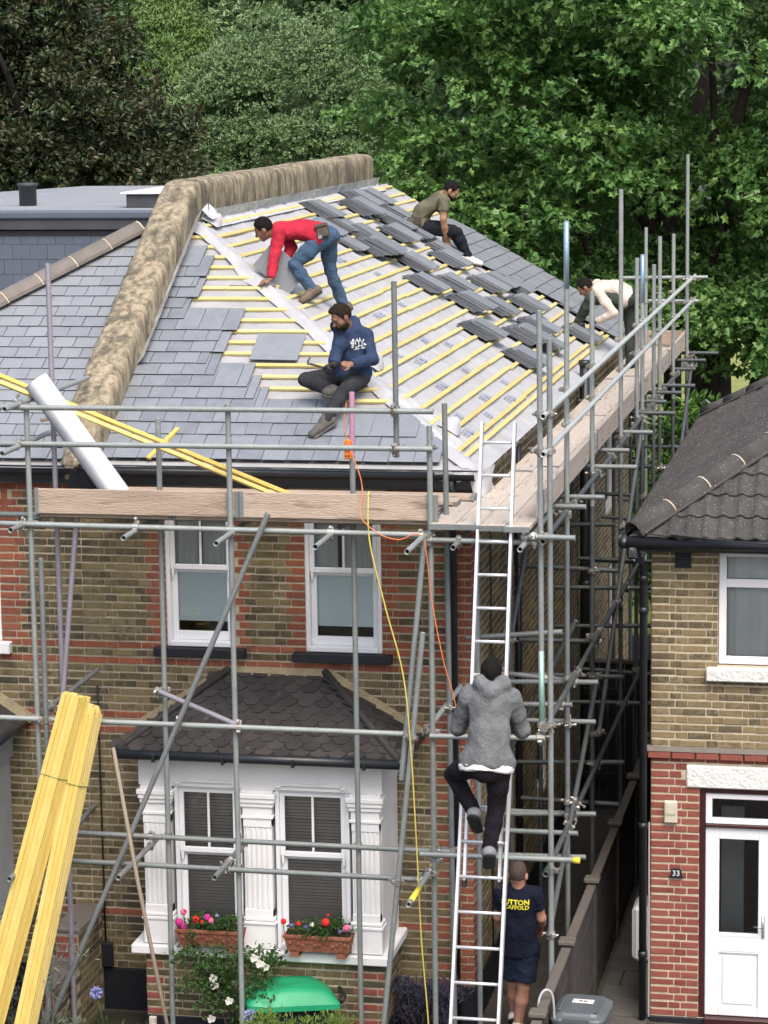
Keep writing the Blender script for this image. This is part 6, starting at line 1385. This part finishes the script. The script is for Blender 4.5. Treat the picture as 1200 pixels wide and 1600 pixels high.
# ------------------------------------------------------------------ vegetation
def fast_mesh(name, V, F, mats, mi=None):
    me = bpy.data.meshes.new(name); n, m, k = len(V), len(F), F.shape[1]
    me.vertices.add(n); me.vertices.foreach_set('co', np.asarray(V, np.float32).ravel()); me.loops.add(m*k); me.loops.foreach_set('vertex_index', F.astype(np.int32).ravel())
    me.polygons.add(m); me.polygons.foreach_set('loop_start', np.arange(0, m*k, k, dtype=np.int32)); me.polygons.foreach_set('loop_total', np.full(m, k, np.int32))
    for a in mats: me.materials.append(MAT[a])
    if mi is not None: me.polygons.foreach_set('material_index', mi.astype(np.int32))
    me.update(calc_edges=True); me.validate(); return me
def _tmpl(pts):
    r_ = np.array([(x, y, abs(x)*.28) for x, y in pts]); l = r_[1:-1]*[-1, 1, 1]; V = np.vstack([r_, l]); n = len(r_)
    return V, np.array([list(range(n)), [0]+list(range(n, 2*n-2))+[n-1]])[:, :]
T_MAPLE = _tmpl([(0, 0), (.50, .02), (.35, .30), (.57, .58), (.22, .61), (0, 1.0)])
T_LOBED = _tmpl([(0, 0), (.46, .06), (.40, .46), (.20, .60), (0, 1.0)])
T_OVAL = _tmpl([(0, 0), (.26, .30), (.24, .68), (0, 1)])
T_NARROW = _tmpl([(0, 0), (.12, .35), (.10, .7), (0, 1)])
def leaves(P, tip, nrm, size, T):
    tip = tip/np.linalg.norm(tip, axis=1, keepdims=True); nrm = nrm-tip*(nrm*tip).sum(1, keepdims=True); nrm /= np.linalg.norm(nrm, axis=1, keepdims=True)+1e-9; x = np.cross(tip, nrm)
    TV, TF = T; V = P[:, None, :]+size[:, None, None]*(TV[None, :, 0:1]*x[:, None, :]+TV[None, :, 1:2]*tip[:, None, :]+TV[None, :, 2:3]*nrm[:, None, :])
    F = TF[None]+(np.arange(len(P))*len(TV))[:, None, None]; return V.reshape(-1, 3), F.reshape(-1, TF.shape[1])
def rnd_dir(n, rg): v = rg.normal(size=(n, 3)); return v/np.linalg.norm(v, axis=1, keepdims=True)
def blob_leaves(blobs, per, size, T, rg, sprays=12, up=.55, droop=.35, shell=(.72, 1.0), spread=.22, nout=.45):
    PP, TT, NN, SS = [], [], [], []
    for c, r_ in blobs:
        c, r_ = np.array(c, float), np.array(r_, float); ns = max(1, int(per*(r_.prod()**(2/3))/sprays)); d = rnd_dir(ns, rg); d[:, 2] = np.where(d[:, 2] < -.45, -d[:, 2], d[:, 2])
        sp = c+d*r_*rg.uniform(*shell, (ns, 1)); out = d.copy()
        P = np.repeat(sp, sprays, 0)+rg.normal(size=(ns*sprays, 3))*spread*[1, 1, .55]; o = np.repeat(out, sprays, 0)
        TT.append(o*.7+rg.normal(size=P.shape)*.55+[0, 0, -droop]); NN.append(o*nout+[0, 0, up]+rg.normal(size=P.shape)*(.35 if nout < 1 else .2)); PP.append(P); SS.append(size*rg.uniform(.65, 1.2, len(P)))
    return leaves(np.vstack(PP), np.vstack(TT), np.vstack(NN), np.concatenate(SS), T)
def trunk_mb(segs):
    mb = MB()
    for pts, rs in segs: mb.tube(pts, rs, 10)
    return mb
def limb(p, q, bend, n=7, rg=RNG):
    p, q = Vector(p), Vector(q); w_ = Vector(rg.normal(size=3)*bend); return [p.lerp(q, t/(n-1))+w_*math.sin(math.pi*t/(n-1)) for t in range(n)]
def tree(name, label, base, blobs, per, size, T, leafmat, seed, rt=.22, sprays=12, trunks=None, **kw):
    rg = np.random.default_rng(seed); t = thing(name, label, 'tree', base); o_ = np.array(base)
    V, F = blob_leaves(blobs, per, size, T, rg, sprays, **kw); link('crown', fast_mesh('crown', V-o_, F, [leafmat]), t)
    segs = []; b = Vector(base); cz = np.mean([c[2] for c, r_ in blobs]); cc = Vector((np.mean([c[0] for c, r_ in blobs]), np.mean([c[1] for c, r_ in blobs]), cz))
    if trunks: segs = trunks
    else:
        fork = b.lerp(Vector((b.x*.6+cc.x*.4, b.y*.6+cc.y*.4, cz)), .55); segs.append((limb(b, fork, .1, 6, rg), [rt, rt*.9, rt*.85, rt*.8, rt*.78, rt*.75]))
        for c, r_ in blobs[::max(1, len(blobs)//16)]: segs.append((limb(fork, c, .35, 7, rg), [rt*.5, rt*.42, rt*.35, rt*.28, rt*.2, rt*.14, rt*.07]))
    trunk_mb(segs).build('trunk', 'bark', t, True); return t
def fill(x0, x1, y0, y1, z0, z1, n, rmin, rmax, seed, keep=None, flat=.6):
    rg = np.random.default_rng(seed); out = []
    while len(out) < n:
        p = rg.uniform((x0, y0, z0), (x1, y1, z1))
        if keep is None or keep(*p): r_ = rg.uniform(rmin, rmax); out.append((p, (r_, r_, r_*flat)))
    return out
# big maple behind the house, on the right
def k_maple(x, y, z): return ((x+1.2)/6.2)**2+((z-9.2)/6.2)**2 < 1 and z > 4.1+.55*max(0, -x-2.0)**1.1
bl = fill(-4.5, 5.5, 17.2, 20.5, 4.2, 13.5, 135, .6, 1.05, 11, k_maple)+fill(-5, 6, 20.5, 25, 4.8, 15, 60, .9, 1.5, 12, k_maple)
bl += [((1.5, 18.2, 4.9), (.9, .9, .6)), ((.3, 18.4, 5.0), (.8, .8, .5)), ((2.6, 18.0, 4.6), (1., 1., .6)), ((-.9, 18.6, 5.2), (.8, .8, .5)), ((-1.9, 18.6, 5.5), (.8, .8, .5)), ((-2.9, 18.6, 5.9), (.8, .8, .5)), ((1.2, 19., 4.4), (.7, .7, .4)), ((2.2, 19., 4.2), (.8, .8, .4))]
tb = Vector((.62, 21, -.1)); fk = Vector((.55, 21, 4.2)); mt_ = [([tb, Vector((.6, 21, 2)), fk], [.48, .40, .36]), ([Vector((.9, 21.2, 1.0)), Vector((1.2, 21.6, 3.0)), Vector((1.75, 22, 4.6)), Vector((2.6, 22.2, 7))], [.26, .22, .19, .12])]
rg = np.random.default_rng(5)
for q, r0 in (((-.3, 21, 9), .24), ((-2.5, 20.5, 9.5), .2), ((1.6, 20.5, 10), .2), ((-4.2, 20, 8.5), .14), ((3.5, 20, 8), .15), ((-1.5, 19.2, 7.2), .13), ((1.2, 19., 7.5), .12), ((-3, 19.5, 11.5), .12), ((.5, 19.5, 11.5), .12)): mt_.append((limb(fk, q, .35, 7, rg), [r0, r0*.85, r0*.7, r0*.6, r0*.5, r0*.35, r0*.15]))
tree('maple_tree', 'large bright green maple filling the upper right behind the house', (.62, 21, -.1), bl, 560, .165, T_MAPLE, 'leaf_maple', 21, trunks=mt_, spread=.2, sprays=16)
# darker twin-stemmed tree behind it whose bare trunks show through
bl = fill(-5, 5, 27, 31, 7.2, 15, 60, 1.1, 1.7, 14)
mt2 = [([Vector((-1.35, 26, -.1)), Vector((-1.35, 26, 4)), Vector((-1.6, 26.2, 7)), Vector((-2.4, 26.5, 10))], [.24, .2, .17, .1]), ([Vector((-1.25, 26, 3.6)), Vector((-.95, 26, 5.2)), Vector((-1.15, 26, 6.6)), Vector((-.4, 26, 10))], [.16, .14, .13, .08]), ([Vector((-.55, 26.3, -.1)), Vector((-.55, 26.3, 6)), Vector((.3, 26.5, 10))], [.19, .16, .1])]
tree('broadleaf_tree', 'shaded tree with slender dark trunks showing behind the big maple', (-1.2, 26, -.1), bl, 150, .26, T_LOBED, 'leaf_far', 22, trunks=mt2, spread=.3)
# copper-leaved tree, upper left
bl = fill(-13.5, -7.3, 16.2, 20.5, 6.2, 13., 95, .55, 1.0, 15, lambda x, y, z: x < -8.05-.72*max(0, z-7.5) and x > -13.5)+[((-7.7, 17.2, 7.35), (.5, .6, .35)), ((-7.9, 16.8, 7.0), (.6, .6, .4)), ((-8.5, 17, 8.2), (.5, .6, .4))]
tree('copper_maple_tree', 'dark copper-leaved tree at upper left behind the dormer', (-11, 19, -.1), bl, 1150, .135, T_LOBED, 'leaf_copper', 23, rt=.35, spread=.15, nout=1.0)
# rounded evergreen, weeping tree and further trees between
def tufts(cx, cy, cz, rx, ry, rz, n, r_, seed):
    rg = np.random.default_rng(seed); d = rnd_dir(n, rg); d[:, 1] = -np.abs(d[:, 1])*1; d /= np.linalg.norm(d, axis=1, keepdims=True)
    out = [(np.array([cx, cy, cz])+d[i]*[rx, ry, rz]*rg.uniform(.80, 1.06), np.array([1, 1, .85])*r_*rg.uniform(.6, 1.3)) for i in range(n)]
    d = rnd_dir(n//3, rg); out += [(np.array([cx, cy, cz])+q*[rx, ry, rz]*.9, np.array([1, 1, .85])*r_*1.2) for q in d]; return out
bl = tufts(-11.4, 41.5, 7.2, 2.4, 2.6, 3.1, 60, .70, 31)+tufts(-12.6, 40.3, 6.0, 1.5, 1.8, 1.6, 34, .52, 32)+tufts(-9.7, 40.6, 6.6, 1.4, 2.0, 1.9, 34, .55, 33)+tufts(-12.9, 42.2, 8.0, 1.2, 2., 1.2, 22, .5, 37)+tufts(-10.6, 39.8, 5.3, 1.3, 1.4, 1.0, 20, .48, 38)
tree('evergreen_oak_tree', 'rounded grey-green evergreen with tight clumps above the parapet', (-11.4, 42, -.1), bl, 1500, .11, T_OVAL, 'leaf_oak', 34, rt=.4, spread=.06, sprays=9, up=.55, droop=0, nout=1.3, shell=(.88, 1.02))
rg = np.random.default_rng(35); bl = []
for i in range(260):
    a = rg.uniform(0, 6.28); h = rg.uniform(0, 1); rr_ = 1.9*(1-h**3*.85); bl.append((np.array([-17.7+rr_*math.cos(a), 52-abs(rr_*math.sin(a)), 5.2+6.0*h]), (.28, .28, .62)))
tree('weeping_tree', 'light green weeping conical tree between the dark tree and rounded evergreen', (-17.7, 52.5, -.1), bl, 520, .20, T_NARROW, 'leaf_willow', 36, rt=.35, spread=.10, sprays=8, up=.3, droop=1.0, nout=1.2)
for k, (x, y, h, w_, lb, m_) in enumerate(((-24.5, 66, 16, 4.5, 'deep green tall tree far back beside the copper tree', 'leaf_far'), (-19, 74, 17, 5, 'tall dark tree far behind the weeping tree', 'leaf_far'), (-13.5, 58, 15.5, 3.6, 'tall deep green tree rising behind the rounded evergreen', 'leaf_oak'), (-11.0, 51, 14, 2.6, 'bushy green tree just left of the big maple', 'leaf_far'))):
    bl = tufts(x, y, h*.58, w_, w_*.8, h*.42, 210, .75, 40+k)
    tree('broadleaf_tree', lb, (x, y+1, -.1), bl, 190, .28, T_OVAL, m_, 50+k, rt=.45, spread=.15, sprays=9, nout=1.1, up=.5)
rg = np.random.default_rng(61); bl = []
for i in range(420): x = rg.uniform(-75, 60); bl.append((np.array([x, rg.uniform(120, 128), rg.uniform(0, 19)]), np.array([1, 1, .8])*rg.uniform(1.6, 2.6)))
V, F = blob_leaves(bl, 24, 1.1, T_OVAL, rg, 8, spread=.7); link('far_wood', fast_mesh('far_wood', V, F, ['leaf_far']), None, kind='stuff', label='band of distant dark green woodland behind all the trees', category='woodland')
# laurel beyond the passage, low hedge by the lawn
def shrub(name, label, base, blobs, per, size, T, m, seed, cat='shrub', **kw):
    rg = np.random.default_rng(seed); t = thing(name, label, cat, base); V, F = blob_leaves(blobs, per, size, T, rg, kw.pop('sprays', 8), **kw); link('foliage', fast_mesh('foliage', V-np.array(base), F, [m]), t)
    s = MB()
    for c, r_ in blobs[:6]: s.tube(limb(base, c, .05, 5, rg), [.02, .016, .012, .01, .006], 6)
    s.build('stem', 'bark', t, True); return t
shrub('laurel_shrub', 'light green laurel beyond the passage between the two houses', (.7, 15.6, -.05), fill(-.7, 2.6, 14.8, 17, .6, 3.7, 46, .35, .55, 71), 900, .15, T_OVAL, 'leaf_laurel', 72, spread=.1, up=.6, droop=.1)
shrub('hedge_shrub', 'dark low hedge at the edge of the lawn under the maple', (3.2, 24, -.05), fill(-1, 6, 23.5, 25, .3, 2.6, 40, .45, .7, 73), 500, .14, T_OVAL, 'leaf_far', 74, spread=.12)
# front garden plants
rose = shrub('rose_bush', 'rose bush with white blooms against the bay wall', (-2.0, -1.1, -.05), fill(-2.38, -1.68, -1.3, -1.0, .15, .95, 26, .08, .16, 75), 9000, .05, T_OVAL, 'leaf_garden', 76, spread=.05)
for x, y, z in ((-2.18, -1.28, .78), (-2.16, -1.30, .72), (-2.03, -1.30, .58), (-1.75, -1.25, .93), (-1.70, -1.25, .90), (-1.80, -1.25, .98), (-1.9, -1.3, .36), (-2.2, -1.3, .40), (-1.98, -1.34, .26)):
    q = MB()
    for k in range(9):
        a = k*2.4; r_ = .012+.0024*k; c = Vector((x+r_*math.cos(a), y-.01, z+r_*math.sin(a))); q.obox(c, (math.cos(a), -.3, math.sin(a)), (0, 1, .1), (-math.sin(a), 0, math.cos(a)), .013, .004, .013, .002)
    q.build('bloom', 'petal_white', rose)
shrub('lavender_bush', 'dark purple-grey lavender in the corner right of the bay', (-.42, -.4, -.05), fill(-.75, -.12, -.6, -.2, .1, .5, 22, .08, .14, 77), 9000, .06, T_NARROW, 'leaf_lav', 78, spread=.05, up=.2, droop=-.9)
shrub('low_shrub', 'feathery yellow-green shrub in front of the green-lidded bin', (-1.15, -2.0, -.05), fill(-1.62, -.78, -2.1, -1.8, .15, .66, 26, .08, .13, 79), 9000, .055, T_NARROW, 'leaf_lime', 80, spread=.05, up=.2, droop=-1.0)
shrub('olive_shrub', 'silvery grey-green shrub behind the leaning yellow battens at bottom left', (-3.9, -2.0, -.05), fill(-4.3, -3.3, -2.15, -1.85, .2, 1.5, 40, .08, .15, 81), 5000, .07, T_NARROW, 'leaf_grey', 82, spread=.07, up=.4, droop=-.4)
for k, (x, y, z, lb) in enumerate(((-3.27, -1.35, .60, 'lilac agapanthus head near the dark plinth, leftmost of the three'), (-1.72, -1.75, .62, 'lilac agapanthus beside the left edge of the green lid'), (-1.92, -1.8, .45, 'low lilac agapanthus below the white rose bush'))):
    t = thing('agapanthus', lb, 'flower', (x+.12, y-.05, -.05), 'agapanthus in the front bed'); MB().tube([(x+.12, y-.05, -.05), (x+.05, y, z*.6), (x, y, z)], .006, 6).build('stem', 'leaf_garden', t, True); q = MB(); rs = random.Random(k)
    for i in range(46):
        d = Vector((rs.gauss(0, 1), rs.gauss(0, 1), rs.gauss(.3, 1))).normalized(); c = Vector((x, y, z))+d*.045; q.obox(c, d, d.orthogonal().normalized(), d.cross(d.orthogonal()).normalized(), .016, .006, .006, .001)
    q.build('flower_head', 'petal_lilac', t)
    V, F = leaves(np.array([[x+.12+rs.uniform(-.08, .08), y-.05, -.03] for _ in range(16)]), np.array([[rs.uniform(-.6, .6), rs.uniform(-.5, .5), 1] for _ in range(16)]), np.array([[rs.uniform(-1, 1), -1, .3] for _ in range(16)]), np.array([rs.uniform(.25, .42) for _ in range(16)]), T_NARROW); link('leaves', fast_mesh('leaves', V-np.array(ORG[t.name]), F, ['leaf_garden']), t)
shrub('bed_plants', 'tangle of low dark stems and leaves along the foot of the bay', (-2.6, -1.5, -.05), fill(-3.4, -.9, -1.7, -1.3, .02, .28, 50, .08, .13, 83), 3000, .06, T_NARROW, 'leaf_garden', 84, cat='plants', spread=.08, droop=-.5)['kind'] = 'stuff'
# window boxes on the bay sill
def planter(label, x0, x1, blooms, seed):
    y0, y1, z0 = -.945-.105, -.945+.06, .925; rs = random.Random(seed); t = thing('window_box', label, 'window box', ((x0+x1)/2, -.97, z0), 'terracotta window boxes on the bay sill')
    yc = -.80-.125; w0, w1 = .085, .10; q = MB(); zb, zt_ = .975, 1.13
    V = [(x0+.03, yc-.07, zb), (x1-.03, yc-.07, zb), (x1-.03, yc+.07, zb), (x0+.03, yc+.07, zb), (x0, yc-.095, zt_), (x1, yc-.095, zt_), (x1, yc+.085, zt_), (x0, yc+.085, zt_), (x0+.02, yc-.075, zt_), (x1-.02, yc-.075, zt_), (x1-.02, yc+.065, zt_), (x0+.02, yc+.065, zt_)]
    q.add(V, [(3, 2, 1, 0), (0, 1, 5, 4), (1, 2, 6, 5), (2, 3, 7, 6), (3, 0, 4, 7), (4, 5, 9, 8), (5, 6, 10, 9), (6, 7, 11, 10), (7, 4, 8, 11)]); q.cbox(x0-.008, x1+.008, yc-.103, yc-.09, zt_-.03, zt_+.002, .004)
    for i in range(14): q.obox((x0+.06+(x1-x0-.12)*i/13, yc-.086, 1.055+.018*math.sin(i*1.7)), (1, 0, 0), (0, 1, 0), (0, 0, 1), .012+rs.uniform(0, .006), .006, .014, .004)
    q.build('trough', 'terracotta', t)
    for x in (x0+.10, x1-.10):
        f = MB(); f.add([(x-.045, yc-.09, z0), (x+.045, yc-.09, z0), (x+.03, yc-.09, z0+.03), (x+.05, yc-.09, z0+.052), (x-.05, yc-.09, z0+.052), (x-.03, yc-.09, z0+.03), (x-.045, yc+.06, z0), (x+.045, yc+.06, z0), (x+.03, yc+.06, z0+.03), (x+.05, yc+.06, z0+.052), (x-.05, yc+.06, z0+.052), (x-.03, yc+.06, z0+.03)], [(0, 1, 2, 3, 4, 5), (11, 10, 9, 8, 7, 6), (0, 6, 7, 1), (1, 7, 8, 2), (2, 8, 9, 3), (4, 10, 11, 5), (5, 11, 6, 0)]); f.build('foot', 'terracotta', t)
    MB().add([(x0+.02, yc-.075, zt_-.012), (x1-.02, yc-.075, zt_-.012), (x1-.02, yc+.065, zt_-.012), (x0+.02, yc+.065, zt_-.012)], [(0, 1, 2, 3)]).build('compost', 'soil', t)
    rg = np.random.default_rng(seed); bl = fill(x0+.05, x1-.05, yc-.07, yc+.04, 1.13, 1.23, 18, .045, .07, seed)
    if seed == 91: bl += [((x0+.17, yc-.11, 1.1-.05*i), (.035, .02, .03)) for i in range(3)]
    V, F = blob_leaves(bl, 22000, .034, T_OVAL, rg, 8, spread=.025); link('foliage', fast_mesh('foliage', V-np.array(ORG[t.name]), F, ['leaf_garden']), t)
    for fx, fz, r_, m in blooms:
        q = MB(); c0 = Vector((x0+(x1-x0)*fx, yc-.07, fz))
        for i in range(26):
            d = Vector((rs.gauss(0, 1), rs.gauss(-.5, .8), rs.gauss(.2, 1))).normalized(); c = c0+d*r_*.75; o = d.orthogonal().normalized(); q.obox(c, d, o, d.cross(o).normalized(), .004, r_*.38, r_*.38, .002)
        q.build('bloom', m, t); MB().tube([(c0.x, c0.y+.02, 1.12), tuple(c0)], .004, 5).build('flower_stem', 'leaf_garden', t)
planter('terracotta window box with pink and red geraniums on the left of the bay sill', -2.60, -1.97, [(.12, 1.29, .032, 'petal_pink'), (.05, 1.19, .040, 'petal_magenta'), (.12, 1.15, .034, 'petal_magenta'), (.30, 1.225, .034, 'petal_red'), (.47, 1.25, .034, 'petal_magenta'), (.53, 1.22, .030, 'petal_pink'), (.62, 1.27, .016, 'petal_lilac'), (.4, 1.2, .02, 'petal_red')], 91)
planter('terracotta window box with red and white flowers on the right of the bay sill', -1.585, -.955, [(.0, 1.25, .028, 'petal_red'), (.22, 1.235, .022, 'petal_red'), (.12, 1.215, .022, 'petal_purple'), (.33, 1.21, .026, 'petal_purple'), (.42, 1.23, .022, 'petal_white'), (.62, 1.26, .040, 'petal_red'), (.93, 1.215, .034, 'petal_pink'), (.83, 1.18, .02, 'petal_purple'), (.66, 1.33, .012, 'petal_red')], 92)
